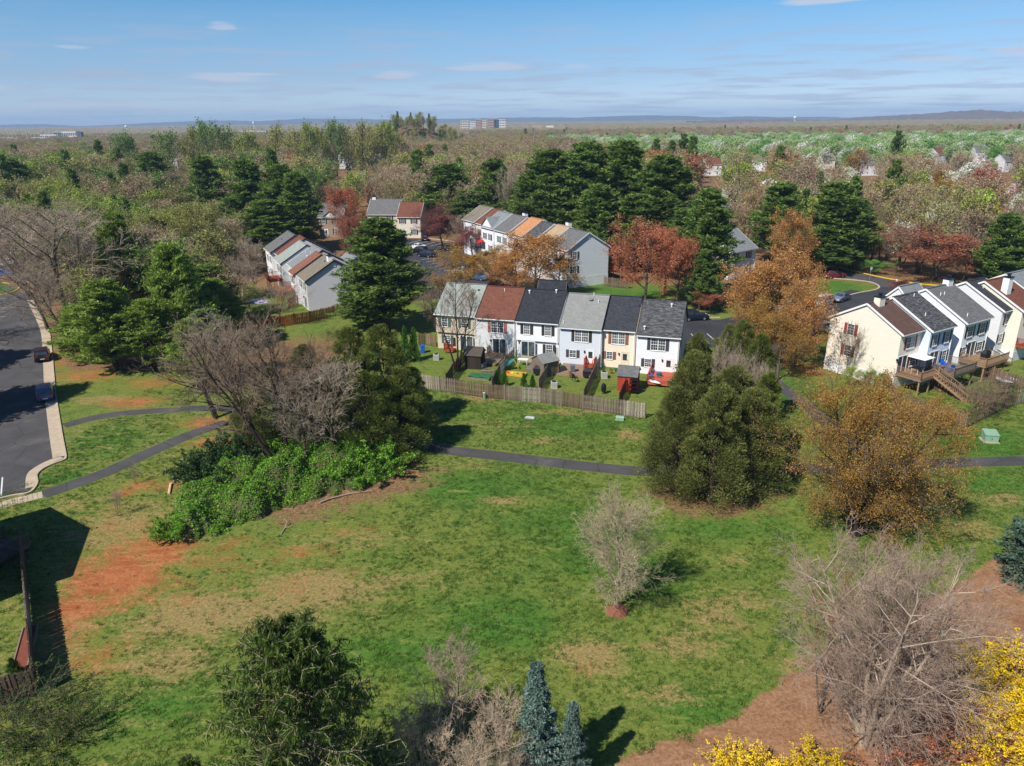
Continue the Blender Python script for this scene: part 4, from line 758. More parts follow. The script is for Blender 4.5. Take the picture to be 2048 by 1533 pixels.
g = G(1060, 836); o = thing('manhole_lid', 'flat grey utility lid set in the grass', 'lid', g, A); MB().box(-.55, -.33, 0, .55, .33, .05).build('frame', M('lid_grey', S(150, 156, 158), .7), o); MB().box(-.48, -.27, .05, .48, .27, .07).build('cover', M('lid_pale', S(186, 192, 196), .7), o)
g = G(968, 799); o = thing('cable_post', 'short pale green cable post at the foot of the fence', 'post', g, 0); MB().box(-.1, -.1, 0, .1, .1, .75).build('post', GRN, o); MB().box(-.13, -.13, .75, .13, .13, .85).build('cap', M('post_cap', S(196, 190, 160)), o)
# street signs and lamps
def sign(label, p, h=2.6, plate=True, arm=False):
    o = thing('street_sign' if plate else 'street_lamp', label, 'sign' if plate else 'lamp', p); MB().cyl((0, 0, 0), (0, 0, h), .05, .04, 8).build('pole', M('pole_grey', S(120, 124, 126), .5), o)
    if plate: MB().box(-.22, -.05, h - .6, .22, -.03, h).build('plate', M('sign_back', S(160, 164, 160), .4), o)
    else: MB().lathe([(.1, h), (.22, h + .1), (.18, h + .45), (.05, h + .55)], 10).build('lamp_head', M('lamp_glass', S(200, 204, 204), .3), o)
sign('grey street sign beside the yellow kerb', G(1739, 560)); sign('small sign post in front of the slate-roofed wing', G(1787, 600), 3.2, False)
# timber edging and a landscape log, fallen branches
def branch(label, pts, r, mat, name='fallen_branch'):
    o = thing(name, label, 'branch', pts[0]); m = MB(); q = [Vector(p) - Vector(pts[0]) for p in pts]
    for i, (a, b) in enumerate(zip(q, q[1:])): m.cyl(a, b, r * (1 - i / len(q)), r * (1 - (i + 1) / len(q)) + .01, 6)
    m.build('stem', mat, o); m2 = MB()
    for i, p in enumerate(q[1:]): m2.cyl(p, p + Vector((.5 * math.cos(i * 2.4), .5 * math.sin(i * 2.4), .15)), r * .4, .01, 5)
    m2.build('side_branch', mat, o)
gz = lambda p, z=.12: Vector((p.x, p.y, z))
branch('pale fallen branch lying at the edge of the ivy', [gz(G(640, 1008)), gz(G(660, 1000)), gz(G(700, 990)), gz(G(745, 985), .2)], .09, TWIG)
branch('grey stick lying on the bare clay below the ivy', [gz(G(562, 1070), .04), gz(G(570, 1058), .1), gz(G(575, 1050), .3)], .05, TWIG)
branch('bleached stump root lying on the clay slope', [gz(G(338, 990), .05), gz(G(342, 970), .12), gz(G(350, 962), .1), gz(G(378, 958), .05)], .12, M('bleached_wood', S(216, 176, 140)))

# ------------------------------------------------------------------ cars
def car_mesh(kind):
    if kind == 'sedan': L_, Wd, st = 4.7, 1.82, [(-2.35, .55, .72, .72), (-2.25, .3, .86, .86), (-1.6, .22, .98, .99), (-1.35, .22, 1.0, 1.02), (-.6, .22, 1.0, 1.42), (.3, .22, .98, 1.45), (1.1, .22, .93, .97), (1.9, .22, .82, .83), (2.28, .3, .68, .68), (2.35, .45, .6, .6)]
    elif kind == 'suv': L_, Wd, st = 4.6, 1.9, [(-2.3, .6, .95, .95), (-2.22, .35, 1.05, 1.1), (-2.05, .3, 1.08, 1.55), (-1.7, .28, 1.08, 1.68), (-.5, .28, 1.06, 1.72), (.35, .28, 1.04, 1.66), (1.05, .28, 1.0, 1.05), (1.9, .28, .92, .94), (2.22, .35, .8, .8), (2.3, .5, .7, .7)]
    else: L_, Wd, st = 5.0, 1.95, [(-2.5, .6, 1.0, 1.0), (-2.42, .35, 1.08, 1.2), (-2.3, .28, 1.1, 1.68), (-1.9, .26, 1.1, 1.74), (0, .26, 1.05, 1.76), (.7, .26, 1.0, 1.66), (1.6, .26, .95, 1.0), (2.15, .28, .85, .86), (2.45, .35, .72, .72), (2.5, .5, .62, .62)]
    m = MB(); g = MB(); rings = []
    for x, zb, zw, zr in st:
        e = 1 - .10 * max(0, abs(x) / (L_ / 2) - .75) / .25; wl = Wd / 2 * e; wr = wl * (.97 if zr - zw < .15 else .80)
        rings.append([(x, -wl * .93, zb), (x, -wl, (zb + zw) / 2), (x, -wl * .97, zw), (x, -wr, zr), (x, wr, zr), (x, wl * .97, zw), (x, wl, (zb + zw) / 2), (x, wl * .93, zb)])
    v = [p for r in rings for p in r]; f = []
    for k in range(len(rings) - 1): f += [(k * 8 + i, k * 8 + (i + 1) % 8, (k + 1) * 8 + (i + 1) % 8, (k + 1) * 8 + i) for i in range(8)]
    f += [tuple(range(8))[::-1], tuple(range((len(rings) - 1) * 8, len(rings) * 8))]; m.add(v, f)
    def quad(a, b, c, d, off):
        P = [Vector(q) for q in (a, b, c, d)]; cen = sum(P, Vector()) / 4; n = (P[1] - P[0]).cross(P[3] - P[0]).normalized()
        if n.dot(cen - Vector((cen.x * .9, 0, .6))) < 0: n = -n
        g.add([cen + (p - cen) * .86 + n * off for p in P], [(0, 1, 2, 3)])
    for k in range(len(rings) - 1):
        a, b = rings[k], rings[k + 1]; da, db = st[k][3] - st[k][2], st[k + 1][3] - st[k + 1][2]
        if da > .3 or db > .3:
            if da > .3 and db > .3 or abs(st[k][0] - st[k + 1][0]) > .5:
                quad(a[2], b[2], b[3], a[3], .012); quad(a[5], b[5], b[4], a[4], .012)
            if abs(st[k + 1][3] - st[k][3]) > .3: quad(a[3], b[3], b[4], a[4], .014)
    return m, g, L_, Wd
PAINT = lambda nm, c: M(nm, c, .25, .04, 1, 0, 0, .6)
def car(kind, label, p, ang, paint, group=None):
    m, g, L_, Wd = car_mesh(kind); o = thing('parked_car', label, 'car', p, ang, group)
    bd = put('body', cached(('car', kind), lambda: m.mesh('body', PAINT('paint', S(200, 200, 200)))), o, mat=paint)
    put('windows', cached(('carg', kind), lambda: g.mesh('windows', GL)), o)
    ty = cached('tyre', lambda: MB().cyl((0, -.11, 0), (0, .11, 0), .34, n=14).mesh('tyre', BLK)); ri = cached('rim', lambda: MB().cyl((0, -.12, 0), (0, .12, 0), .2, n=8).mesh('rim', M('alloy', S(170, 172, 175), .3, metal=.6)))
    for x in (-L_ * .29, L_ * .30):
        for y in (-Wd / 2 + .08, Wd / 2 - .08): w_ = put('wheel', ty, o, (x, y, .34)); put('rim', ri, w_)
    for y in (-Wd * .33, Wd * .33):
        MB().box(L_ / 2 - .16, y - .2, .56 if kind == 'sedan' else .68, L_ / 2 + .01, y + .2, .68 if kind == 'sedan' else .82).build('headlight', M('lamp_clear', S(220, 222, 225), .15), o)
        MB().box(-L_ / 2 - .01, y - .2, .68 if kind == 'sedan' else .85, -L_ / 2 + .14, y + .2, .82 if kind == 'sedan' else 1.02).build('taillight', M('lamp_red', S(170, 20, 24), .3), o)
    MB().box(-L_ / 2 - .015, -.26, .5, -L_ / 2 + .05, .26, .62).build('number_plate', WH, o); MB().box(L_ / 2 - .1, -Wd * .4, .32, L_ / 2 + .02, Wd * .4, .46).build('bumper', DKM, o)
    for y in (-Wd / 2 - .08, Wd / 2 + .0): MB().box(.55, y, .95, .75, y + .12, 1.08).build('mirror', paint, o)
    return o
P_BLK, P_NAVY, P_GREY, P_SILV, P_WHT, P_RED, P_BLUE, P_MAR = (PAINT(n, c) for n, c in (('black_paint', S(24, 25, 30)), ('navy_paint', S(30, 38, 58)), ('grey_paint', S(110, 118, 134)), ('silver_paint', S(176, 180, 178)), ('white_paint', S(225, 226, 228)), ('deep_red_paint', S(120, 24, 30)), ('steel_blue_paint', S(62, 90, 122)), ('maroon_paint', S(40, 26, 28))))
P_BRBL = PAINT('bright_blue_paint', S(30, 110, 200))
ra = math.atan2(edge[3].y - edge[2].y, edge[3].x - edge[2].x)
car('suv', 'steel blue estate parked alone along the shaded kerb', G(92, 795), ra + math.pi, P_BLUE)
car('suv', 'dark maroon pick-up shaped car under the leaning bare tree', G(86, 718), ra + math.pi, P_MAR)
car('sedan', 'bright blue car by the yellow-kerbed island', G(8, 552), ra + 1.4, P_BRBL)
car('sedan', 'white car just beyond the bright blue one', G(18, 530), ra + 1.4, P_WHT); car('suv', 'white car under the bare branches, farthest of three', G(30, 512), ra + 1.4, P_WHT)
car('van', 'silver van in the far parking bays west of the road', G(-12, 536), ra + 1.4, P_SILV); car('sedan', 'dark car at the farthest parking bay west of the road', G(38, 498), ra + 1.4, P_GREY)
car('suv', 'black hatchback parked at the end of the middle row', G(1388, 640), R(10), P_NAVY)
car('sedan', 'grey sedan facing out at the grass island kerb', G(1681, 602), B_ + math.pi + R(10), P_GREY)
car('van', 'pale silver minivan behind the grey sedan', G(1645, 611), B_ + math.pi + R(10), P_SILV)
car('sedan', 'white car half hidden by the orange tree, nearest the street', G(1605, 618), B_ + math.pi, P_WHT); car('suv', 'white car half hidden by the orange tree, nearest the lawn', G(1570, 622), B_ + math.pi, P_WHT)
car('sedan', 'silver car parked beside the cream gable', G(1647, 662), B_ + R(90), P_SILV)
car('sedan', 'deep red sedan on the grass edge of the street', G(1667, 556), R(196), P_RED)
car('sedan', 'black sedan under the pines at the bend of the street', G(1641, 532), R(-20), P_BLK)
car('sedan', 'black sedan facing the far houses', G(849, 481), R(100), P_BLK); car('suv', 'dark blue car in the car park beside the big pine', G(852, 514), R(150), P_NAVY)
car('suv', 'black car parked next to the dark blue one', G(838, 506), R(150), P_BLK); car('sedan', 'white car behind the two dark ones', G(835, 498), R(150), P_WHT)
car('suv', 'black car in the gap by the low front wing', G(698, 522), R(60), P_BLK); car('sedan', 'small red car behind the taupe roof', G(712, 532), R(60), P_RED)
car('sedan', 'silver car under the brown budding tree', G(925, 548), R(-30), P_SILV); car('suv', 'red car in the car park behind the red-brown roof', G(1000, 577), R(0), P_RED); car('sedan', 'pale blue car among the budding trees of the car park', G(955, 560), R(-30), P_BLUE)
# the house just west of the picture that throws its shadow over the near lawn
kx = Vector((SUN_DIR.x, SUN_DIR.y, 0)) * (1 / math.tan(R(SUN_EL)))
e_a, e_e = G(95, 1020) - kx * 6.2, G(137, 1150) - kx * 6.2; gd = (e_a - e_e).normalized(); xd = Vector((gd.y, -gd.x, 0)); c0 = e_e - xd * 11
house('dark brown house in the near corner whose shadow crosses the lawn', (c0.x, c0.y, 0), math.atan2(xd.y, xd.x), 11, (e_a - e_e).length, 6.2, 8.4, siding('brown_siding', S(120, 92, 76)), R_MID, [('R', 3, 3.4, .9, 1.3, 2, 4, SH_BLK), ('R', 8, 3.4, .9, 1.3, 2, 4, SH_BLK)], [('R', 5, .2, 'slider')], ends='LR')
dk = G(14, 1105, 0); deck('shaded grey deck behind the tall near fence', (dk.x - .8, dk.y + 1.2, 0), R(-20), 2.6, 2.4, .5, WOODG, 'BLR')
o = thing('planter', 'timber-edged planting bed with red mulch along the near fence', 'planting bed', G(52, 1300), R(-66)); MB().box(-2.2, -.45, 0, 2.2, -.37, .3).box(-2.2, .37, 0, 2.2, .45, .3).box(-2.2, -.37, 0, -2.12, .37, .3).box(2.12, -.37, 0, 2.2, .37, .3).build('edging', WOODG, o); MB().box(-2.12, -.37, 0, 2.12, .37, .22).build('mulch', M('red_mulch', S(120, 66, 52), .95, .4, 8, .5), o)

# ------------------------------------------------------------------ trees: growing wood and leaves
def nrm(a): return a / np.maximum(np.linalg.norm(a, axis=-1, keepdims=True), 1e-9)
def perp(t):
    r = np.where(np.abs(t[..., 2:3]) > .9, np.array([1., 0, 0]), np.array([0, 0, 1.])); a = nrm(np.cross(t, r)); return a, np.cross(t, a)
class Tree:
    def __init__(s, seed): s.g = np.random.default_rng(seed); s.V = {}; s.Fq = {}; s.n = {}
    def _add(s, part, V, F):
        k = s.n.get(part, 0); s.V.setdefault(part, []).append(V.reshape(-1, 3)); s.Fq.setdefault(part, []).append(F + k); s.n[part] = k + V.size // 3
    def lines(s, st, d, L_, k, up=0., jit=.1):
        """polylines that start at st along d; up bends them to the sky"""
        B = len(st); P = np.zeros((B, k, 3)); P[:, 0] = st; d = nrm(d); up = np.broadcast_to(np.asarray(up, float).reshape(-1, 1) if np.ndim(up) else up, (B, 1))
        for i in range(1, k):
            d = nrm(d + s.g.normal(0, jit, (B, 3)) + np.concatenate([np.zeros((B, 2)), up], 1)); P[:, i] = P[:, i - 1] + d * (L_ / (k - 1))[:, None]
        return P
    def tubes(s, part, P, r0, r1, sides=3):
        B, k, _ = P.shape; t = nrm(P[:, -1] - P[:, 0]); a, b = perp(t); fr = np.linspace(0, 1, k); rad = r0[:, None] * (1 - fr) + r1[:, None] * fr
        an_ = np.arange(sides) * 2 * np.pi / sides; ring = a[:, None, None] * np.cos(an_)[None, None, :, None] + b[:, None, None] * np.sin(an_)[None, None, :, None]
        V = P[:, :, None, :] + ring * rad[:, :, None, None]
        base = (np.arange(B) * k * sides)[:, None, None] + (np.arange(k - 1) * sides)[None, :, None]; j = np.arange(sides)[None, None, :]; j2 = (j + 1) % sides
        F = np.stack(np.broadcast_arrays(base + j, base + j2, base + sides + j2, base + sides + j), -1).reshape(-1, 4); s._add(part, V, F)
    def spawn(s, P, L_, n, t0, t1, ang, lr, k, up=0., jit=.12, prof=None, flat=0., lmin=.12):
        B, K, _ = P.shape; t = t0 + (t1 - t0) * (np.arange(n)[None] + s.g.random((B, n))) / n
        x = t * (K - 1); i = np.minimum(x.astype(int), K - 2); f = (x - i)[..., None]; bi = np.arange(B)[:, None]
        p = P[bi, i] * (1 - f) + P[bi, i + 1] * f; tan = nrm(P[bi, i + 1] - P[bi, i]); a, b = perp(tan)
        az_ = np.arange(n)[None] * 2.4 + s.g.random((B, 1)) * 6.28 + s.g.normal(0, .4, (B, n))
        side = a * np.cos(az_)[..., None] + b * np.sin(az_)[..., None]
        if flat: side[..., 2] *= (1 - flat); side = nrm(side)
        an_ = ang + s.g.normal(0, .15, (B, n)); d = tan * np.cos(an_)[..., None] + side * np.sin(an_)[..., None]
        l = L_[:, None] * lr * (prof(t) if prof else (1 - .45 * t)) * s.g.uniform(.7, 1.3, (B, n)); l = np.maximum(l, lmin)
        Q = s.lines(p.reshape(-1, 3), d.reshape(-1, 3), l.ravel(), k, up, jit); return Q, l.ravel(), t.ravel()
    def quads(s, part, c, size, nb=None, aspect=.6, along=None):
        """leaf sized faces; along gives each its long axis"""
        n = len(c); g = s.g
        if along is None: a = nrm(g.normal(size=(n, 3)))
        else: a = nrm(along + g.normal(0, .25, (n, 3)))
        v = g.normal(size=(n, 3))
        if nb is not None: v = np.cross(nrm(nb + g.normal(0, .5, (n, 3))), a)
        b = nrm(v - a * (v * a).sum(-1, keepdims=True)); sz = (size * g.uniform(.6, 1.4, n))[:, None]
        V = np.stack([c - a * sz, c + b * sz * aspect, c + a * sz, c - b * sz * aspect], 1); F = np.arange(n * 4).reshape(n, 4); s._add(part, V, F)
    def meshes(s, name, mats, one=False):
        if one:
            ps = list(s.V); off = 0; Vs = []; Fs = []; fm = []
            for j, p in enumerate(ps):
                v = np.concatenate(s.V[p]); f = np.concatenate(s.Fq[p]); Vs.append(v); Fs.append(f + off); fm.append(np.full(len(f), j)); off += len(v)
            V = np.concatenate(Vs); return dict(one=mesh_np(name, V, [np.concatenate(Fs)], [mats[p] for p in ps], np.concatenate(fm)), _h=float(np.percentile(V[:, 2], 99.8)), _r=float(np.percentile(np.hypot(V[:, 0], V[:, 1]), 97)))
        out = {}
        for p in s.V: out[p] = mesh_np(name + '_' + p, np.concatenate(s.V[p]), [np.concatenate(s.Fq[p])], [mats[p]])
        allv = np.concatenate([np.concatenate(v) for v in s.V.values()]); out['_h'] = float(np.percentile(allv[:, 2], 99.8)); r = np.hypot(allv[:, 0], allv[:, 1]); out['_r'] = float(np.percentile(r, 97)); return out
def deciduous(seed, H=10., stems=1, crown0=.22, limbs=16, spread=.42, ang=.85, sub=(8, 7, 5), up=.10, tw=.012, leaf=0, lsize=.12, lspread=.35, trunk_r=None, mats=None, oval=1.0, stem_ang=.35, lean=(0, 0), jit=.12, sides=5, minr=.0, name='tree', droop=0., leaf_lv=-1, leafbase=True, one=False):
    """bare or budding broadleaf: stems > limbs > branches > twigs, then small leaf faces along the twigs"""
    T = Tree(seed); g = T.g; tr = trunk_r or H * .017
    if stems == 1: st = np.zeros((1, 3)); d = np.array([[lean[0], lean[1], 1.]]); Ls = np.array([H * .93])
    else:
        a = np.arange(stems) * 6.283 / stems + g.random() * 6; k = g.uniform(.4, 1.2, stems) * stem_ang; st = np.stack([np.cos(a) * .25, np.sin(a) * .25, a * 0], 1); d = np.stack([np.cos(a) * k + lean[0], np.sin(a) * k + lean[1], np.ones(stems)], 1); Ls = H * g.uniform(.75, .98, stems)
    P = T.lines(st, d, Ls, 9, .02, .06); T.tubes('trunk', P, np.full(len(P), tr), np.full(len(P), tr * .12), 8)
    prof = lambda t: (np.sin(np.pi * np.clip((t - crown0) / (1 - crown0) * .80 + .20, 0, 1)) ** oval + .10)
    Q, l, t = T.spawn(P, Ls, limbs, crown0, .98, ang, spread, 6, up, jit, prof)
    T.tubes('trunk', Q, np.maximum(tr * .42 * (1 - .6 * t), tw * 1.6), np.full(len(Q), tw * 1.0), 4)
    lv = [(Q, l)]; r = [tw * 1.3, tw * .9, tw * .7]
    for i, n in enumerate(sub):
        Q, l, t = T.spawn(lv[-1][0], lv[-1][1], n, .15 if i else .2, 1.0, .65, (.5, .5, .55)[i], (4, 3, 2)[i], up * .7 - droop, jit, lmin=(.4, .22, .15)[i]); lv.append((Q, l))
        T.tubes('branches', Q, np.full(len(Q), max(r[i], minr)), np.full(len(Q), max(r[i] * .5, minr * .7)), 3)
    if leaf:
        Q = lv[leaf_lv][0]; m = len(Q); i = g.integers(0, m, leaf); f = g.random(leaf)[:, None] ** .7; K = Q.shape[1]; c = Q[i, 0] * (1 - f) + Q[i, K - 1] * f + g.normal(0, lspread, (leaf, 3)) * .5
        T.quads('crown', c, np.full(leaf, lsize), None, .62)
    return T.meshes(name, mats, one)
def pine(seed, H=20., R0=4.0, z0=.14, whorls=26, per=5, mats=None, tuft=(7, 9), size=.23, conic=.62, name='pine', rise=.15, gap=.25, one=False):
    """white pine: tiers of long limbs that carry plumes of needles"""
    T = Tree(seed); g = T.g; P = T.lines(np.zeros((1, 3)), np.array([[0, 0, 1.]]), np.array([H]), 8, 0, .015); T.tubes('trunk', P, np.array([H * .016]), np.array([.02]), 8)
    n = whorls * per; x = np.sort(((np.arange(n) + g.random(n)) / n)) ** 1.05; z = z0 + (.985 - z0) * x
    r = R0 * (np.clip(1 - x, 0, 1) ** conic * .90 + .10) * np.clip(.45 + x * 2.4, 0, 1) * (.52 + .62 * g.random(n) ** .8)
    a = g.random(n) * 6.283; st = np.stack([z * 0, z * 0, z * H], 1); d = np.stack([np.cos(a), np.sin(a), .05 + .75 * x], 1)
    Q = T.lines(st, d, r, 6, rise, .07); T.tubes('trunk', Q, np.maximum(H * .0035 * (1 - x * .6), .02), np.full(n, .012), 4)
    S_, l, t = T.spawn(Q, r, tuft[0], .22, 1.0, .85, .42, 3, rise * 1.2, .1, flat=.55, lmin=.5)
    T.tubes('trunk', S_, np.full(len(S_), .016), np.full(len(S_), .008), 3)
    E_ = np.concatenate([S_, Q[:, 3:6]]); m = len(E_); k = tuft[1]; i = np.repeat(np.arange(m), k * 3); f = g.random(len(i))[:, None] ** .6
    c = E_[i, 0] * (1 - f) + E_[i, 2] * f; dirn = nrm(E_[i, 2] - E_[i, 0]); c = c + g.normal(0, .13, c.shape)
    T.quads('crown', c + dirn * .15, np.full(len(c), size), None, .26, dirn * .9 + np.array([0, 0, .55]) + g.normal(0, .55, c.shape))
    return T.meshes(name, mats, one)
def cedar(seed, H=9., R0=2.4, lumps=100, per=430, mats=None, size=.075, name='cedar', base=.02, power=.58, top=.25, lumpr=.30, cols=None):
    """juniper: a dense, lumpy flame of scale foliage"""
    T = Tree(seed); g = T.g; P = T.lines(np.zeros((1, 3)), np.array([[0, 0, 1.]]), np.array([H * .95]), 6, 0, .02); T.tubes('trunk', P, np.array([H * .018]), np.array([.03]), 7)
    x = (np.arange(lumps) + g.random(lumps)) / lumps; x = x ** .9; a = np.arange(lumps) * 2.4 + g.normal(0, .5, lumps)
    rad = R0 * np.clip(1 - x, 0, 1) ** power * np.clip(.72 + x * 2.2, 0, 1) * g.uniform(.62, 1.0, lumps)
    z = H * (base + x * (1 - base)); ctr = np.stack([np.cos(a) * rad * .78, np.sin(a) * rad * .78, z], 1); lr = (R0 * lumpr * (1 - .55 * x)) * g.uniform(.7, 1.3, lumps)
    st = np.stack([a * 0, a * 0, np.maximum(z - rad * .6, .05)], 1); Q = T.lines(st, ctr - st, np.linalg.norm(ctr - st, axis=1), 3, .03, .05); T.tubes('trunk', Q, np.full(lumps, .035), np.full(lumps, .015), 3)
    i = np.repeat(np.arange(lumps), per); dirn = nrm(g.normal(size=(len(i), 3)) + np.array([0, 0, .35])); rr = g.random(len(i)) ** .45
    c = ctr[i] + dirn * (lr[i] * rr)[:, None] * np.array([1, 1, 1.25]); out = nrm(np.stack([c[:, 0], c[:, 1], c[:, 2] * 0 + .7 * R0], 1))
    T.quads('crown', c, np.full(len(i), size), None, .24, dirn * .6 + out * .6 + np.array([0, 0, .6]))
    return T.meshes(name, mats)
def spruce(seed, H=12., R0=4., whorls=24, per=7, mats=None, size=.16, hang=.55, name='spruce', sec=9, ter=16, power=.85, z0=.04, rise=-.04, stiff=False, round_=0.):
    """spruce: whorled limbs, with hanging curtains (Norway) or stiff dense sprays (blue)"""
    T = Tree(seed); g = T.g; P = T.lines(np.zeros((1, 3)), np.array([[0, 0, 1.]]), np.array([H]), 8, 0, .01); T.tubes('trunk', P, np.array([H * .017]), np.array([.015]), 8)
    z = np.repeat(np.linspace(z0, .985, whorls), per) + g.normal(0, .008, whorls * per); n = len(z); x = (z - z0) / (1 - z0)
    r = R0 * np.clip(1 - x, .03, 1) ** power * (g.uniform(.55, 1.2, n) if stiff else g.uniform(.72, 1.12, n)); a = g.random(n) * 6.283; d = np.stack([np.cos(a), np.sin(a), -.25 + .95 * x], 1)
    st = np.stack([z * 0, z * 0, z * H], 1); Q = T.lines(st, d, r, 7, rise + .11 * (not stiff), .04); T.tubes('branches', Q, np.maximum(.05 * (1 - x * .7), .018), np.full(n, .012), 4)
    S_, l, t = T.spawn(Q, r, sec, .15, 1.0, .9, .30, 3, 0 if stiff else -.35, .08, flat=.75, lmin=.3)
    T.tubes('branches', S_, np.full(len(S_), .012), np.full(len(S_), .007), 3)
    E_ = np.concatenate([S_, Q[:, 4:7]]); i = np.repeat(np.arange(len(E_)), ter); f = g.random(len(i))[:, None]; c = E_[i, 0] * (1 - f) + E_[i, 2] * f; dirn = nrm(E_[i, 2] - E_[i, 0])
    if stiff: T.quads('crown', c + g.normal(0, .06, c.shape), np.full(len(c), size), None, .30, dirn * .8 + g.normal(0, .6, c.shape) + np.array([0, 0, .25]))
    else:
        hg = g.random(len(i)) < hang; al = np.where(hg[:, None], np.array([0, 0, -1.]) + dirn * .15, dirn + np.array([0, 0, .25]) + g.normal(0, .4, c.shape)); off = np.where(hg[:, None], np.array([0, 0, -1.]) * (g.random(len(i)) * .42)[:, None], 0)
        T.quads('crown', c + off + g.normal(0, .05, c.shape), np.full(len(c), size), None, .15, al)
    return T.meshes(name, mats)
def bush(seed, H=1.6, R0=1.4, stems=40, leafn=2500, lsize=.07, mats=None, name='bush', arch=-.12, twigs=6, tw=.012, spread=1.0):
    T = Tree(seed); g = T.g; a = g.random(stems) * 6.283; k = g.random(stems) ** .6 * spread; st = np.stack([np.cos(a) * k * R0 * .35, np.sin(a) * k * R0 * .35, a * 0], 1)
    P = T.lines(st, np.stack([np.cos(a) * k * .9, np.sin(a) * k * .9, np.ones(stems)], 1), H * g.uniform(.7, 1.25, stems), 6, arch, .09); T.tubes('trunk', P, np.full(stems, tw * 1.5), np.full(stems, tw * .5), 4)
    Q, l, t = T.spawn(P, np.full(stems, H), twigs, .3, 1.0, .6, .35, 3, arch * .5, .12); T.tubes('branches', Q, np.full(len(Q), tw * .7), np.full(len(Q), tw * .4), 3)
    if leafn:
        E_ = Q; i = g.integers(0, len(E_), leafn); f = g.random(leafn)[:, None]; c = E_[i, 0] * (1 - f) + E_[i, 2] * f + g.normal(0, .05, (leafn, 3)); T.quads('crown', c, np.full(leafn, lsize), None, .6)
    return T.meshes(name, mats)
# foliage colours
LF_OR = leafmat('orange_buds', S(168, 114, 56), S(198, 146, 84), S(210, 168, 112), .3); LF_OLV = leafmat('olive_gold_buds', S(144, 104, 44), S(178, 134, 64), S(156, 148, 76), .3); LF_RED = leafmat('red_buds', S(162, 92, 62), S(192, 120, 86), S(206, 146, 112), .3)
LF_RBR = leafmat('red_brown_buds', S(144, 88, 66), S(174, 110, 84), S(186, 130, 104), .3); LF_MAR = leafmat('maroon_buds', S(112, 62, 58), S(134, 80, 74), S(150, 98, 92)); LF_YG = leafmat('yellow_green_leaves', S(130, 150, 60), S(160, 178, 78), S(182, 190, 102), .35); LF_GR = leafmat('spring_green_leaves', S(84, 118, 46), S(108, 142, 60), S(140, 164, 84))
LF_OG = leafmat('olive_haze_buds', S(140, 144, 78), S(164, 166, 94), S(176, 172, 114), .35); LF_TAN = leafmat('tan_haze_buds', S(158, 138, 106), S(176, 156, 124), S(188, 170, 138), .35); LF_WHT = leafmat('white_blossom', S(205, 205, 190), S(226, 226, 216), S(170, 190, 130), .2); LF_PK = leafmat('pink_blossom', S(205, 170, 170), S(220, 190, 190), S(170, 120, 120), .2)
LF_PEAR = leafmat('green_white_blossom', S(132, 162, 86), S(166, 194, 118), S(214, 220, 180), .3); LF_LIME = leafmat('bright_green_leaves', S(100, 146, 62), S(128, 170, 82), S(120, 176, 80), .3)
LF_PINE = leafmat('pine_needles', S(84, 108, 46), S(112, 136, 62), S(138, 158, 80), .35); LF_PINEB = leafmat('bright_pine_needles', S(106, 130, 50), S(136, 158, 66), S(162, 178, 90), .35); LF_CED = leafmat('cedar_foliage', S(92, 100, 48), S(126, 132, 68), S(160, 156, 94), .35); LF_CEDD = leafmat('dark_cedar_foliage', S(82, 96, 42), S(114, 128, 58), S(150, 148, 74), .35)
LF_NS = leafmat('norway_spruce_needles', S(56, 76, 28), S(82, 104, 40), S(108, 126, 54), .25); LF_BS = leafmat('blue_spruce_needles', S(72, 100, 90), S(106, 130, 120), S(150, 168, 158), .2); LF_ARB = leafmat('arborvitae_foliage', S(52, 92, 28), S(72, 116, 36), S(92, 136, 50), .15); LF_FOR = leafmat('forsythia_flowers', S(226, 190, 16), S(240, 208, 30), S(210, 190, 40), .25)
LF_IVY = leafmat('ivy_leaves', S(84, 126, 36), S(120, 172, 52), S(160, 196, 82), .4); LF_SHR = leafmat('shrub_leaves', S(64, 110, 38), S(92, 142, 48), S(120, 165, 66), .25); LF_RUST = leafmat('dead_rust_leaves', S(160, 88, 54), S(188, 112, 70), S(200, 136, 98), .25); LF_DGR = leafmat('dark_shrub_leaves', S(40, 66, 34), S(58, 86, 42), S(80, 104, 54), .15)
def protos(fn, n, seed, **kw): return [fn(seed + i, **kw) for i in range(n)]
D = lambda leafm, twig=TWIGB, bark=BARK: dict(trunk=bark, branches=twig, crown=leafm)
PR = {
 'pine': protos(pine, 3, 10, mats=D(LF_PINE, bark=BARKD)), 'brightpine': protos(pine, 2, 20, H=16, R0=4.6, mats=D(LF_PINEB, bark=BARKD)),
 'cedar': protos(cedar, 2, 30, mats=D(LF_CED, bark=BARKD), power=.43, lumpr=.31), 'darkcedar': protos(cedar, 2, 40, mats=D(LF_CEDD, bark=BARKD), power=.50, lumpr=.27, lumps=80),
 'bud': protos(deciduous, 3, 50, H=12, sub=(8, 6), limbs=20, spread=.50, leaf=16000, lsize=.09, lspread=.6, mats=D(LF_OR), up=.08, tw=.014),
 'bare': protos(deciduous, 3, 60, H=13, sub=(9, 7, 3), limbs=22, spread=.5, mats=D(None, TWIG), up=.07, tw=.017),
}
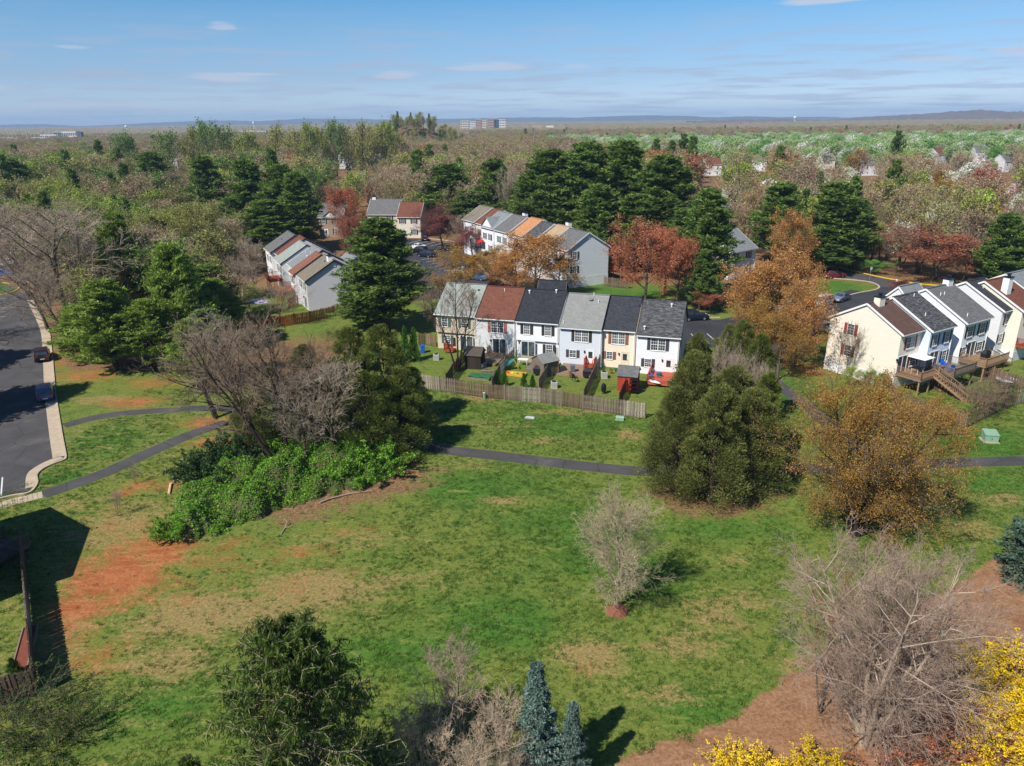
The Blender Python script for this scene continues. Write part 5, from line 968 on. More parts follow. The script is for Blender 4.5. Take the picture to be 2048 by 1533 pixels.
def tree(kind, label, base, top_py=None, width=None, cat='tree', group=None, crown=None, wood_=None, name=None, v=None, H=None, rz=None, proto=None, twig=None, stretch=1.0):
    """one tree: base is its place on the ground, top_py the photo row of its tip, width the photo width of its crown"""
    pr = proto or PR[kind][v if v is not None else (int(abs(base[0] * 7 + base[1] * 3)) % len(PR[kind]))]
    if H is None: px = pixel(base[0], base[1], 5)[0]; H = hgt(px, top_py, base[1])[1]
    s = H / pr['_h']; dist = math.hypot(base[1], CAM_H * .6); r = (width / FPX * dist / 2) if width else pr['_r'] * s
    sx = r / pr['_r'] * stretch; o = thing(name or kind, label, cat, base, rz if rz is not None else (base[0] * 1.7 + base[1]) % 6.28, group); o.scale = (sx, sx, s)
    for p in pr:
        if p[0] != '_': put(p, pr[p], o, mat=(crown if p == 'crown' else wood_ if p == 'trunk' else twig))
    return o

# ------------------------------------------------------------------ the near trees, one by one
def E(px, Y): x, z = hgt(px, 500, Y); return Vector((x, Y, 0))
hero = deciduous(101, H=13.8, stems=5, crown0=.08, limbs=26, spread=.46, ang=1.0, sub=(8, 6, 2), leaf=95000, lsize=.061, lspread=.5, mats=D(LF_OLV, TWIGB, BARKD), up=.02, tw=.013, stem_ang=.30, oval=.9)
tree('budding_maple', 'big rounded maple covered in gold-brown buds, standing alone on the grass', G(1708, 1072), 764, 345, proto=hero, name='budding_maple')
lone = deciduous(102, H=8.6, stems=1, crown0=.07, limbs=64, spread=.43, ang=1.05, sub=(8, 6, 3), mats=D(LF_YG, M('straw_twigs', S(182, 166, 136), .9, .25, .5, 0, .1, .1), TWIG), up=.06, tw=.011, oval=.8, leaf=500, lsize=.04, trunk_r=.14)
tree('bare_tree', 'single small bare tree in a ring of mulch in the open field', G(1235, 1215), 968, 205, proto=lone)
g = G(1234, 1222); tag(MB().lathe([(.8, 0), (.7, .10), (.45, .2), (.15, .26)], 18).build('mulch_ring', M('mulch', S(128, 82, 62), .95, .4, 6, .6), None, g), 'round heap of brown mulch under the single bare tree', 'mulch')
big = deciduous(103, H=12, stems=7, crown0=.04, limbs=22, spread=.42, ang=.95, sub=(8, 7, 4), mats=D(LF_RUST, TWIGP, TWIG), up=.02, tw=.0105, stem_ang=.42, oval=.7, leaf=0, trunk_r=.2)
tree('bare_tree', 'large many-stemmed bare tree with a pinkish grey haze of twigs beside the soil bed', G(1730, 1490), 1070, 430, proto=big)
rust = deciduous(113, H=8, stems=3, crown0=.4, limbs=9, spread=.3, sub=(6, 4), mats=D(LF_RUST, TWIGP, BARK), leaf=1500, lsize=.06, lspread=.22, tw=.011, stem_ang=.5)
tree('rust_leaved_tree', 'thin tree keeping rust-coloured leaves, left flank of the large bare tree', G(1640, 1425), 1150, 110, proto=rust)
# the two spruces and the thicket at the bottom of the picture
ns = spruce(104, H=12.0, R0=4.3, whorls=28, per=8, mats=D(LF_NS, TWIG, BARKD), size=.14, sec=10, ter=26, power=.36)
tree('norway_spruce', 'dark broad spruce with hanging shoots at the bottom of the picture', (-9.2, 24.2, 0), H=12.2, proto=ns, name='norway_spruce', stretch=1.18)
bs = spruce(105, H=8.4, R0=1.9, whorls=22, per=8, mats=D(LF_BS, TWIGB, BARKD), size=.10, sec=9, ter=20, stiff=True, power=.9)
tree('blue_spruce', 'slim silver-blue spruce in front of the field, the taller of two', (1.0, 27.2, 0), H=7.5, proto=bs, name='blue_spruce', group='blue spruces')
tree('blue_spruce', 'small silver-blue spruce crowding the foot of the taller one', (2.7, 26.9, 0), H=5.4, proto=bs, name='blue_spruce', group='blue spruces')
tree('blue_spruce', 'blue-green spruce cut off by the east edge, on the soil bed', (37.2, 44.5, 0), H=7.6, width=150, proto=bs, name='blue_spruce', group='blue spruces', crown=leafmat('dusky_spruce', S(52, 76, 60), S(74, 98, 80), S(100, 122, 104), .15))
TWIGL = M('light_tan_twigs', S(196, 176, 150), .9, .25, .5, 0, .1, .1)
shr = protos(deciduous, 2, 106, H=6, stems=4, crown0=.18, limbs=9, spread=.38, sub=(6, 5, 2), mats=D(None, TWIG), up=.09, tw=.010, stem_ang=.28, trunk_r=.05)
for k, (px, Y, H, lb) in enumerate(((760, 27.5, 4.6, 'thin bare shrub next to the hanging spruce'), (830, 27, 6.0, 'tan bare sapling with upright twigs beside the spruce'), (872, 29, 7.0, 'tallest pale sapling of the bare thicket'), (930, 27, 5.2, 'grey bare sapling in the middle of the thicket'), (985, 28, 5.4, 'pinkish bare sapling next to the blue spruce'), (1030, 26.5, 4.4, 'low bare shrub at the foot of the blue spruce'), (890, 25.5, 4.6, 'low tangle of grey twigs under the tall sapling'), (960, 25.4, 4.4, 'brown bare shrub at the lower picture edge'))):
    tree('bare_shrub', lb, E(px, Y), H=H, proto=shr[k % 2], cat='shrub', group='bare saplings at the bottom of the picture', twig=(TWIGL, TWIGL, TWIGP)[k % 3], wood_=TWIG, stretch=.8)
fo = protos(bush, 2, 120, H=2.0, R0=1.6, stems=46, leafn=5200, lsize=.05, mats=D(LF_FOR, TWIGB))
for k, (px, py, sc_, lb) in enumerate(((1480, 1545, 1.0, 'yellow forsythia at the lower edge, west end of the soil bed'), (1560, 1560, .95, 'yellow forsythia just east of the first one'), (1640, 1530, .9, 'pointed yellow forsythia below the large bare tree'), (1960, 1345, 1.1, 'yellow forsythia at the upper end of the bank'), (2030, 1330, 1.2, 'yellow forsythia at the east edge by the soil'), (2010, 1420, 1.2, 'dense yellow forsythia in the middle of the bank'), (2000, 1500, 1.2, 'yellow-green forsythia in the bottom corner'), (1930, 1390, .9, 'loose yellow forsythia next to the rust shrubs'), (2060, 1450, 1.2, 'yellow forsythia half out of the picture'))):
    tree('forsythia', lb, G(px, py + 30), H=2.1 * sc_, proto=fo[k % 2], cat='shrub', group='yellow forsythia bushes', rz=k * 1.3, stretch=1.1)
ro = protos(bush, 2, 124, H=2.2, R0=1.5, stems=34, leafn=1500, lsize=.05, mats=D(LF_RUST, TWIGP))
for k, (px, py, lb) in enumerate(((1880, 1430, 'rust-budded shrub between the bare tree and the forsythia'), (1860, 1500, 'rust-budded shrub low in the bank'), (1940, 1490, 'rust-budded shrub among yellow forsythia'), (1780, 1535, 'rusty shrub under the large bare tree'), (1900, 1370, 'thin rust-budded shrub at the soil edge'))):
    tree('rusty_shrub', lb, G(px, py + 30), H=2.4, proto=ro[k % 2], cat='shrub', group='rust-budded shrubs', rz=k * 2.1, stretch=1.3)
tree('dark_shrub', 'dark budding shrub at the fence corner near the lower edge', G(30, 1450), H=2.6, proto=protos(bush, 1, 127, H=2.6, R0=2, stems=50, leafn=6000, lsize=.035, mats=D(LF_DGR, TWIGB))[0], cat='shrub', stretch=1.7)
tree('dark_shrub', 'olive shrub in the bottom corner of the lawn', G(110, 1490), H=2.0, proto=protos(bush, 1, 128, H=2, R0=2, stems=50, leafn=7000, lsize=.035, mats=D(LF_NS, TWIGB))[0], cat='shrub', stretch=1.6)
tree('young_spruce', 'young dark spruce at the very bottom of the lawn', (-15.4, 26.2, 0), H=3.2, proto=ns, cat='tree'); tree('young_spruce', 'second young spruce right below the hanging one', (-12.6, 25.4, 0), H=2.6, proto=ns, cat='tree')
ar = protos(cedar, 2, 130, H=3, R0=.9, lumps=50, per=70, size=.09, mats=D(LF_ARB, bark=BARKD), lumpr=.42, power=.7)
tree('round_shrub', 'rounded green conifer inside the near fence', G(32, 1355), H=1.4, width=36, proto=ar[0], cat='shrub')
for k, (px, py, lb) in enumerate(((993, 770, 'cone conifer closest to the grey yard fence'), (1009, 773, 'second cone conifer beside the yellow sandbox'), (1048, 777, 'cone conifer third along the slide yard'), (1065, 781, 'cone conifer closest to the grey shed'))):
    tree('cone_conifer', lb, G(px, py), H=2.0, width=17, proto=ar[k % 2], cat='shrub', group='clipped cone conifers inside the fence')
tree('column_conifer', 'tall narrow bright green conifer, the darker of the pair by the beige house', G(812, 726), 652, 24, proto=ar[0], group='pair of column conifers'); tree('column_conifer', 'narrow bright green conifer nearest the beige house', G(830, 722), 655, 24, proto=ar[1], group='pair of column conifers')
# cedars beside the path (the dense olive clump)
for k, (px, py, top, wd, kd, lb) in enumerate(((1345, 985, 775, 140, 'cedar', 'olive cedar at the path end of the dense clump'), (1420, 1008, 770, 150, 'cedar', 'front olive cedar of the clump, its skirt on the grass'), (1490, 985, 780, 150, 'cedar', 'olive cedar on the shadow side of the clump'), (1372, 930, 704, 140, 'cedar', 'tall olive cedar rising behind the front ones'), (1455, 920, 735, 140, 'cedar', 'olive cedar in the heart of the clump'), (1520, 925, 745, 100, 'darkcedar', 'dark cedar on the maple side of the clump'), (1385, 850, 668, 84, 'cedar', 'pointed cedar closest to the white end house'), (1440, 850, 684, 90, 'cedar', 'cedar with brown tips at the back of the clump'), (1505, 850, 668, 90, 'darkcedar', 'dark cedar above the footpath bend'), (1475, 800, 640, 80, 'darkcedar', 'tall dark cedar under the orange maple'), (1450, 770, 650, 60, 'cedar', 'slim cedar between car park and clump'))):
    tree(kd, lb, G(px, py), top, wd, name='red_cedar', group='cedars of the clump beside the path')
bb = protos(deciduous, 2, 140, H=8, stems=4, crown0=.2, limbs=14, spread=.42, sub=(8, 6, 3), mats=D(None, TWIG), tw=.010, stem_ang=.3)
tree('bare_tree', 'bare pale brushy tree poking out of the cedar clump', G(1450, 880), 680, 110, proto=bb[0]); tree('bare_tree', 'small bare tree on the shadow side of the cedar clump', G(1510, 900), 720, 80, proto=bb[1])
# west clump: ivy, dark cedars, leaning bare trees
for k, (px, py, top, wd, kd, lb) in enumerate(((805, 905, 735, 140, 'darkcedar', 'dark gold cedar at the east end of the ivy clump'), (745, 915, 705, 150, 'darkcedar', 'tall dark cedar over the ivy'), (690, 905, 715, 140, 'darkcedar', 'dark cedar in the middle of the ivy clump'), (775, 855, 650, 140, 'darkcedar', 'golden-tipped cedar reaching up to the big pine'), (630, 900, 745, 130, 'darkcedar', 'dark cedar between the leaning trunks'), (715, 840, 655, 130, 'darkcedar', 'dark cedar behind the ivy clump'), (830, 850, 735, 80, 'darkcedar', 'small cedar touching the long fence'), (555, 885, 735, 120, 'darkcedar', 'dark cedar behind the leaning trunk'), (500, 890, 800, 80, 'cedar', 'low olive cedar by the path fork'), (620, 830, 690, 100, 'darkcedar', 'dark cedar below the orange fence'))):
    tree(kd, lb, G(px, py), top, wd, name='dark_cedar', group='dark cedars of the ivy clump')
ln = deciduous(150, H=15, stems=3, crown0=.3, limbs=11, spread=.38, ang=.8, sub=(8, 6, 4), mats=D(None, TWIGB, BARKD), tw=.018, stem_ang=.4, lean=(-.5, .1), trunk_r=.26, up=.05)
tree('bare_tree', 'dark leaning bare tree rising out of the ivy towards the road', G(570, 940), 640, proto=ln, H=15, rz=0, name='leaning_tree')
ln2 = deciduous(151, H=14, stems=2, crown0=.35, limbs=14, spread=.40, ang=.85, sub=(9, 6, 4), mats=D(None, TWIGB, BARKD), tw=.017, stem_ang=.2, lean=(-.06, .05), trunk_r=.24, up=.04)
tree('bare_tree', 'dark upright bare tree in front of the orange fence', G(590, 915), 560, proto=ln2, H=13, rz=.4, name='upright_bare_tree')
tree('bare_tree', 'grey bare tree with drooping pale twigs over the ivy', G(665, 935), 705, 240, proto=PR['bare'][0], twig=TWIG); tree('bare_tree', 'pale vine-hung bare tree standing in the ivy', G(615, 945), 735, 210, proto=PR['bare'][2], twig=TWIG); tree('bare_tree', 'thin bare tree between the path fork and the cedars', G(470, 850), 640, 170, proto=PR['bare'][2], twig=TWIG); tree('bare_tree', 'bare tree spreading over the dark cedars', G(505, 870), 620, 250, proto=PR['bare'][1], twig=TWIG, wood_=BARKD)
dt = deciduous(152, H=9, stems=1, crown0=.25, limbs=16, spread=.32, ang=1.3, sub=(6, 4), mats=D(None, BARKD, BARKD), tw=.018, lean=(-.16, 0), trunk_r=.28, up=-.02)
tree('dead_tree', 'dead dark trunk with stubby branches at the path fork', G(432, 836), H=9.5, proto=dt, rz=0)
tree('bare_shrub', 'tiny bare sapling on the clay slope', G(238, 1032), H=2.4, width=36, proto=shr[0], cat='shrub'); tree('bare_shrub', 'tiny bare sapling between the path and the clay', G(272, 968), H=2.2, width=34, proto=shr[1], cat='shrub')
# ivy mound
gi = np.random.default_rng(7); IV = [G(*p) for p in ((328, 1040), (350, 1085), (420, 1080), (500, 1050), (560, 1028), (640, 1000), (720, 982), (785, 960), (800, 920), (740, 890), (640, 890), (560, 900), (490, 910), (420, 930), (385, 965), (350, 1005))]
cxs = np.array([p.x for p in IV]); cys = np.array([p.y for p in IV])
def ivy_h(X, Y):
    n = len(IV); d = np.full(X.shape, 1e9)
    for i in range(n):
        ax, ay, bx, by = IV[i].x, IV[i].y, IV[(i + 1) % n].x, IV[(i + 1) % n].y; t = np.clip(((X - ax) * (bx - ax) + (Y - ay) * (by - ay)) / ((bx - ax) ** 2 + (by - ay) ** 2), 0, 1); d = np.minimum(d, np.hypot(X - ax - t * (bx - ax), Y - ay - t * (by - ay)))
    lump = .5 + .4 * np.sin(X * 1.1 + 1.3 * np.sin(Y * .7)) + .28 * np.sin(Y * 1.3 + X * .4 + 2) + .35 * np.sin(X * 2.7 - Y * 2.1 + np.sin(X * 1.9)) * np.sin(Y * 2.3 + 1.1 * np.sin(X * 1.3))
    d = d - .45 * (1 + np.sin(X * 2.9 + 2 * np.sin(Y * 1.7)) * np.sin(Y * 2.6 + X))
    return np.where(inside(IV, X, Y) & (d > 0), np.clip(d / 1.2, 0, 1) ** .6 * (.35 + 1.25 * lump) + np.clip((d - 2) / 3, 0, 1) * .8, -.2)
T = Tree(8); n = 115000; X = gi.uniform(cxs.min(), cxs.max(), n); Y = gi.uniform(cys.min(), cys.max(), n); h = ivy_h(X, Y); k = (h > 0) & (gi.random(n) < .35 + .65 * (np.sin(X * 1.9 + 1.7 * np.sin(Y * 1.3)) * np.sin(Y * 2.2 + X * .6) > -.45)); X, Y, h = X[k], Y[k], h[k]
T.quads('leaves', np.stack([X, Y, h + gi.normal(0, .12, len(X))], 1), gi.uniform(.04, .09, len(X)), np.tile(np.array([0, -.2, 1.]), (len(X), 1)), .75)
xs = np.arange(cxs.min() - .5, cxs.max() + .5, .35); ys = np.arange(cys.min() - .5, cys.max() + .5, .35); XI, YI = np.meshgrid(xs, ys); VI = np.stack([XI, YI, ivy_h(XI, YI) - .10], -1).reshape(-1, 3); q = np.arange(XI.size).reshape(XI.shape); FI = np.stack([q[:-1, :-1], q[:-1, 1:], q[1:, 1:], q[1:, :-1]], -1).reshape(-1, 4)
VL, FL = T.V['leaves'][0], T.Fq['leaves'][0]
me = mesh_np('ivy', np.concatenate([VI, VL]), [np.concatenate([FI, FL + len(VI)])], [M('ivy_stems', S(74, 74, 44), .9, .4, 2), LF_IVY], np.concatenate([np.zeros(len(FI)), np.ones(len(FL))]))
tag(put('ivy', me), 'bright green ivy mound sprawling over the slope under the bare trees', 'ivy', kind='stuff')
iv2 = protos(bush, 1, 160, H=1.8, R0=1.6, stems=40, leafn=9000, lsize=.055, mats=D(LF_IVY, TWIGB))[0]
for k, (px, py, s_, lb) in enumerate(((350, 1075, 1.1, 'ivy-covered bush at the tip of the mound'), (420, 955, 1.9, 'dark ivy-hung bush on the uphill side of the mound'), (590, 930, 1.6, 'ivy-clad stump at the foot of the leaning tree'), (745, 950, 2.0, 'ivy-clad bush at the east end of the mound'), (700, 925, 1.9, 'ivy-clad bush under the dark cedars'), (470, 930, 1.9, 'ivy-hung bush beside the path'))):
    tree('ivy_bush', lb, G(px, py), H=1.8 * s_, proto=iv2, cat='shrub', group='ivy-covered bushes', rz=k * 1.1, stretch=1.1, crown=LF_DGR if k in (1, 5) else None)
# the bare tree in the yard of the beige house
yt = deciduous(153, H=11, stems=3, crown0=.32, limbs=13, spread=.36, ang=.7, sub=(8, 6, 3), mats=D(LF_OG, TWIGB, BARKD), tw=.013, stem_ang=.22, trunk_r=.17, leaf=1200, lsize=.05, lspread=.2)
tree('bare_tree', 'bare multi-trunk tree in front of the beige townhouse', G(915, 742), 548, 150, proto=yt, wood_=BARKD)
# trees between and around the rows
rows_ = [
 ('pine', 'big dark pine between the western row and the beige house', 770, 660, 437, 168, None), ('pine', 'lower dark pine bough mass at the foot of the big pine', 735, 655, 560, 120, None),
 ('bud', 'orange budding maple in the car park behind the black roof', 1072, 598, 466, 172, LF_OR), ('bud', 'olive budding tree beyond the red-brown roof', 935, 592, 492, 130, LF_OLV), ('bud', 'low budding tree next to the olive one', 1000, 590, 520, 90, LF_OR),
 ('bud', 'bright red-orange maple behind the white end house', 1290, 612, 432, 150, LF_RED), ('bud', 'red budding tree to the east of the bright red maple', 1352, 615, 470, 120, LF_RED), ('bud', 'small red tree by the blue-grey gable', 1240, 565, 478, 60, LF_RED),
 ('bud', 'large orange maple beside the street', 1535, 690, 486, 200, LF_OR), ('bud', 'orange-brown maple leaning over the cedar clump', 1590, 735, 560, 150, LF_OR), ('bud', 'brown-gold maple above the footpath', 1555, 760, 620, 150, LF_OLV), ('bud', 'tall rusty maple behind the orange one', 1572, 560, 414, 100, LF_OR), ('bud', 'low orange-gold tree at the lawn edge', 1490, 650, 560, 90, LF_OR),
 ('bud', 'wide red-brown maple beyond the street', 1868, 560, 448, 210, LF_RBR), ('bud', 'red-brown maple at the corner of the street', 1925, 562, 490, 110, LF_RBR), ('bud', 'rusty red tree in front of the brick house', 697, 505, 372, 92, LF_RED), ('bud', 'slim rusty tree next to the brick house', 705, 540, 430, 70, LF_RBR),
 ('bud', 'rounded maroon tree at the end of the northern row', 885, 500, 414, 110, LF_MAR), ('bare', 'bare maroon-brown tree before the cross gable', 925, 510, 425, 70, None), ('bud', 'burgundy bush-like tree beside the slate wing', 1825, 625, 570, 60, LF_MAR),
 ('pine', 'broad dark pine above the beige townhouses', 895, 460, 328, 140, None), ('pine', 'dark pine left of the big pine bank', 990, 470, 318, 90, None), ('pine', 'first tall pine of the big bank behind the northern row', 1100, 500, 300, 150, None), ('pine', 'second tall pine of the bank, above the chimney', 1170, 505, 286, 150, None), ('pine', 'highest pine in the middle of the bank', 1240, 510, 282, 150, None), ('pine', 'pine of the bank behind the red maple', 1320, 530, 312, 160, None), ('pine', 'lower pine in front of the bank', 1190, 540, 370, 120, None), ('pine', 'lower pine beside the blue-grey gable', 1270, 540, 390, 130, None), ('pine', 'pine behind the tan-orange roof', 1060, 490, 350, 100, None),
 ('pine', 'greyish pine east of the red maples', 1405, 600, 378, 120, None), ('pine', 'small pine at the foot of the greyish one', 1400, 620, 500, 70, None),
 ('pine', 'pine behind the rusty maple', 1550, 525, 366, 110, None), ('pine', 'tallest pine over the street bend', 1655, 540, 366, 130, None), ('pine', 'pine next to the street bend', 1700, 540, 400, 90, None), ('pine', 'lower pine boughs above the black sedan', 1640, 545, 450, 120, None),
 ('pine', 'dark conical pine east of the red-brown maple', 1990, 575, 428, 90, None), ('brightpine', 'bright pine beside the dark conical one', 1972, 560, 500, 70, None),
 ('pine', 'dark pine over the western row', 510, 490, 318, 110, None), ('pine', 'second dark pine over the western row', 575, 500, 330, 110, None), ('pine', 'third dark pine, closest to the brick house', 605, 505, 345, 90, None), ('pine', 'low dark pine behind the western roofs', 545, 520, 400, 130, None), ('pine', 'dark pine with a split top', 425, 470, 312, 80, None), ('pine', 'round dark pine in the western woods', 318, 430, 304, 90, None), ('pine', 'dark pine near the west edge', 45, 440, 318, 90, None), ('pine', 'slim dark pine behind the maroon tree', 842, 440, 300, 50, None),
 ('brightpine', 'sunny pine nearest the road kerb', 235, 742, 560, 145, None), ('brightpine', 'yellow-green pine in front of the western fences', 372, 715, 488, 130, None), ('brightpine', 'tall pine spire among the grey bare trees', 262, 640, 425, 110, None), ('brightpine', 'low bright pine beside the yellow-green one', 310, 742, 600, 120, None), ('pine', 'dark pine low beside the bare clay', 430, 760, 620, 120, None), ('brightpine', 'bright pine close to the orange fence', 440, 690, 560, 110, None),
 ('bare', 'large grey bare tree hanging over the car park', 150, 660, 386, 330, None), ('bare', 'pale grey bare tree by the gutter', 95, 660, 450, 200, None), ('bare', 'grey bare tree behind the sunny pine', 215, 610, 390, 180, None), ('bare', 'tall bare tree at the west edge', 40, 560, 400, 140, None), ('bare', 'brown bare tree behind the yellow-green pine', 330, 600, 450, 150, None), ('bare', 'brown bare tree near the western fences', 470, 600, 470, 120, None),
 ('bare', 'thin bare trees beside the cream gable', 1690, 760, 640, 60, None), ('bare', 'leafless spire next to the cream gable', 1672, 765, 650, 40, None), ('bare', 'dark twisted crabapple in the fenced yard', 1935, 835, 752, 130, None), ('bare', 'small crabapple at the picture edge yard', 2000, 800, 740, 90, None),
 ('bud', 'wide olive oak in the eastern woods', 1832, 490, 368, 150, LF_OG), ('bare', 'tall bare tree with a forked trunk by the olive oak', 1758, 520, 400, 110, None), ('bare', 'bare tree near the street sign', 1725, 525, 430, 80, None),
 ('bud', 'white blossoming tree poking above the greyish pine', 1432, 520, 382, 40, LF_WHT), ('bud', 'white blossoming tree behind the red-brown maple', 1897, 510, 418, 55, LF_WHT), ('bud', 'pink-red tree by the white blossoms', 1945, 500, 430, 60, LF_MAR), ('bud', 'pale cream blossoming tree beside the broad pine', 845, 452, 348, 50, LF_WHT), ('bud', 'pale green tree next to the western pines', 500, 620, 560, 60, LF_YG), ('bare', 'thin grey tree before the grey gable wall', 560, 650, 560, 120, None), ('bare', 'thin grey tree in the yards of the western row', 470, 640, 510, 110, None),
 ('bud', 'bright green shrub by the yellow kerb', 1745, 550, 520, 60, LF_LIME), ('bud', 'green shrub at the cream house foundation', 1735, 770, 738, 50, LF_SHR), ('bud', 'yellow-green shrub beside the thin bare trees', 1700, 775, 732, 44, LF_YG), ('bud', 'green shrub at the corner of the brown fence', 1765, 775, 745, 36, LF_SHR), ('bud', 'dark green shrub in the far corner of the crabapple yard', 2010, 805, 768, 40, LF_DGR), ('bud', 'round green bush by the red-orange deck', 1226, 545, 502, 30, LF_LIME), ('bud', 'green shrub under the olive cedar by the car park', 1440, 720, 670, 60, LF_CED),
 ('pine', 'tall pine just outside the picture that shades the car park', -150, 845, 560, 210, None), ('pine', 'dark pine outside the picture by the parking bays', -230, 760, 520, 200, None), ('bare', 'bare tree outside the picture west of the road', -120, 700, 500, 220, None),
 ('bare', 'thick bare tree beside the gutter, nearest the maroon car', 140, 700, 520, 200, None), ('bare', 'wide bare tree over the road bend', 60, 600, 405, 260, None), ('bare', 'pale bare tree between the pine spire and the road', 190, 655, 440, 190, None), ('bud', 'olive tree between pine spire and bare trees', 330, 560, 420, 130, LF_OG), ('bud', 'yellow-green tree behind the pine spire', 215, 545, 372, 140, LF_YG), ('bud', 'olive hazy tree west of the dark pines', 410, 560, 400, 130, LF_OG), ('brightpine', 'low pine with bare trunk behind the sunny pine', 180, 720, 610, 120, None), ('brightpine', 'bright pine closing the gap by the dead trunk', 400, 775, 640, 120, None), ('pine', 'dark pine behind the yellow-green one', 430, 660, 530, 110, None), ('bare', 'grey bare tree by the western yards', 510, 600, 480, 110, None), ('bare', 'brown bare tree in the yards of the western row', 440, 590, 500, 120, None),  ('bud', 'green undergrowth tree west of the big pine', 690, 720, 650, 90, LF_CED),
 ('bare', 'brown bare tree at the car park edge by the big pine', 850, 620, 520, 90, None), ('bud', 'low olive tree behind the pale grey-green roof', 880, 610, 545, 80, LF_OLV), ('bud', 'gold-brown tree at the corner of the car park', 990, 560, 490, 100, LF_OLV), ('bud', 'orange-brown tree before the white townhouses', 1030, 580, 500, 120, LF_OR), ('bud', 'small orange tree before the blue-grey gable', 1120, 590, 510, 90, LF_OR),
 ('bud', 'fuller orange maple on the lot side of the large one', 1500, 680, 540, 150, LF_OR), ('bud', 'brown-orange maple crown nearest the parked white cars', 1575, 680, 500, 150, LF_OR), ('bud', 'gold maple low above the cedar clump', 1520, 740, 600, 130, LF_OLV), ('bud', 'dull red tree behind the bright red maple', 1330, 590, 450, 110, LF_RBR), ('bare', 'bare tree between red maple and greyish pine', 1385, 610, 490, 80, None), ('bud', 'dull orange undergrowth at the lawn corner', 1420, 628, 580, 70, LF_RBR),
 ('bud', 'rust tree in front of the white end of the northern row', 945, 520, 450, 80, LF_MAR), ('bare', 'bare tree beyond the yellow kerb', 1790, 545, 440, 110, None), ('bud', 'olive tree east of the street bend', 1740, 530, 440, 100, LF_OG), ('bare', 'brown bare tree behind the red-brown maple', 1940, 540, 420, 120, None), ('pine', 'broad pine at the picture edge beyond the eastern row', 2040, 570, 450, 110, None), ('bare', 'bare tree beside the dark conical pine', 2030, 530, 400, 130, None), ('bud', 'reddish tree in front of the slate wing', 1800, 600, 560, 60, LF_MAR), ('pine', 'low pine at the foot of the bank, east end', 1360, 560, 420, 100, None), ('pine', 'pine filling the gap between bank and broad pine', 1040, 470, 360, 90, None), ('pine', 'pine behind the dark red roof', 940, 470, 380, 90, None), ('bare', 'bare tree rising between the pines', 1035, 480, 330, 90, None),
]
for kd, lb, px, py, top, wd, cm in rows_:
    nm = {'pine': 'pine_tree', 'brightpine': 'pine_tree', 'bud': 'budding_tree', 'bare': 'bare_tree'}[kd]
    if 'shrub' in lb or 'bush by' in lb: nm = 'green_shrub'
    tree(kd, lb, G(px, py), top, wd, name=nm, cat='shrub' if nm == 'green_shrub' else 'tree', crown=cm, twig=(TWIGB if kd == 'bare' and px > 1600 else None))

# ------------------------------------------------------------------ the woods beyond, tree by tree, then as one mass
FTW = M('far_pale_twigs', S(174, 156, 132), .9, .2, .5, 0, .15, .1); FTB = M('far_brown_twigs', S(156, 134, 110), .9, .2, .5, 0, .15, .1)
fr = dict(one=True)
def fbare(seed, leafm, leaf, ls, tw_=FTB, H=15, **k): return deciduous(seed, H=H, stems=2, crown0=.25, limbs=13, spread=.36, sub=(6, 5), tw=.03, minr=.022, leaf=leaf, lsize=ls, lspread=.9, mats=D(leafm, tw_, BARK), up=.1, stem_ang=.15, **dict(fr, **k))
KINDS = {
 'bare_tree': [fbare(200 + i, (LF_TAN, LF_TAN, LF_OG)[i], 1500, .16, (FTW, FTB, FTB)[i]) for i in range(3)],
 'leafing_tree': [fbare(210 + i, (LF_OG, LF_YG, LF_OLV, LF_GR, LF_RBR, LF_OR)[i], (3000, 2600, 2600, 2600, 2600, 2400)[i], .2) for i in range(6)],
 'blossoming_tree': [fbare(220 + i, (LF_WHT, LF_PEAR, LF_PEAR, LF_LIME, LF_PK, LF_PEAR)[i], 2600, .24, H=11) for i in range(6)],
 'pine_tree': [pine(230 + i, H=18, R0=4, whorls=16, per=5, tuft=(4, 4), size=.5, mats=D(LF_PINE, bark=BARKD), one=True) for i in range(2)],
}
LAB = {
 ('bare_tree', 0): 'grey-brown bare tree in the woods beyond the houses', ('bare_tree', 1): 'brown bare tree with a tan haze of twigs in the woods beyond the houses', ('bare_tree', 2): 'bare tree with an olive haze of buds in the woods beyond the houses',
 ('leafing_tree', 0): 'olive tree coming into leaf in the woods beyond the houses', ('leafing_tree', 1): 'yellow-green tree coming into leaf in the woods beyond the houses', ('leafing_tree', 2): 'gold-brown budding tree in the woods beyond the houses', ('leafing_tree', 3): 'fresh green tree in the woods beyond the houses', ('leafing_tree', 4): 'red-brown budding tree in the woods beyond the houses', ('leafing_tree', 5): 'orange budding tree in the woods beyond the houses',
 ('blossoming_tree', 0): 'white blossoming tree in the woods beyond the houses', ('blossoming_tree', 1): 'green and white pear tree in the pale green belt', ('blossoming_tree', 2): 'green and white pear tree in the pale green belt', ('blossoming_tree', 3): 'bright green tree in the pale green belt', ('blossoming_tree', 4): 'pale pink blossoming tree in the woods beyond the houses', ('blossoming_tree', 5): 'green and white pear tree in the pale green belt',
 ('pine_tree', 0): 'dark pine standing among bare trees in the woods beyond the houses', ('pine_tree', 1): 'dark pine standing among bare trees in the woods beyond the houses',
}
GRP = {'bare_tree': 'bare trees of the woods', 'leafing_tree': 'trees coming into leaf in the woods', 'blossoming_tree': 'blossoming trees of the woods and the green belt', 'pine_tree': 'pines scattered in the woods'}
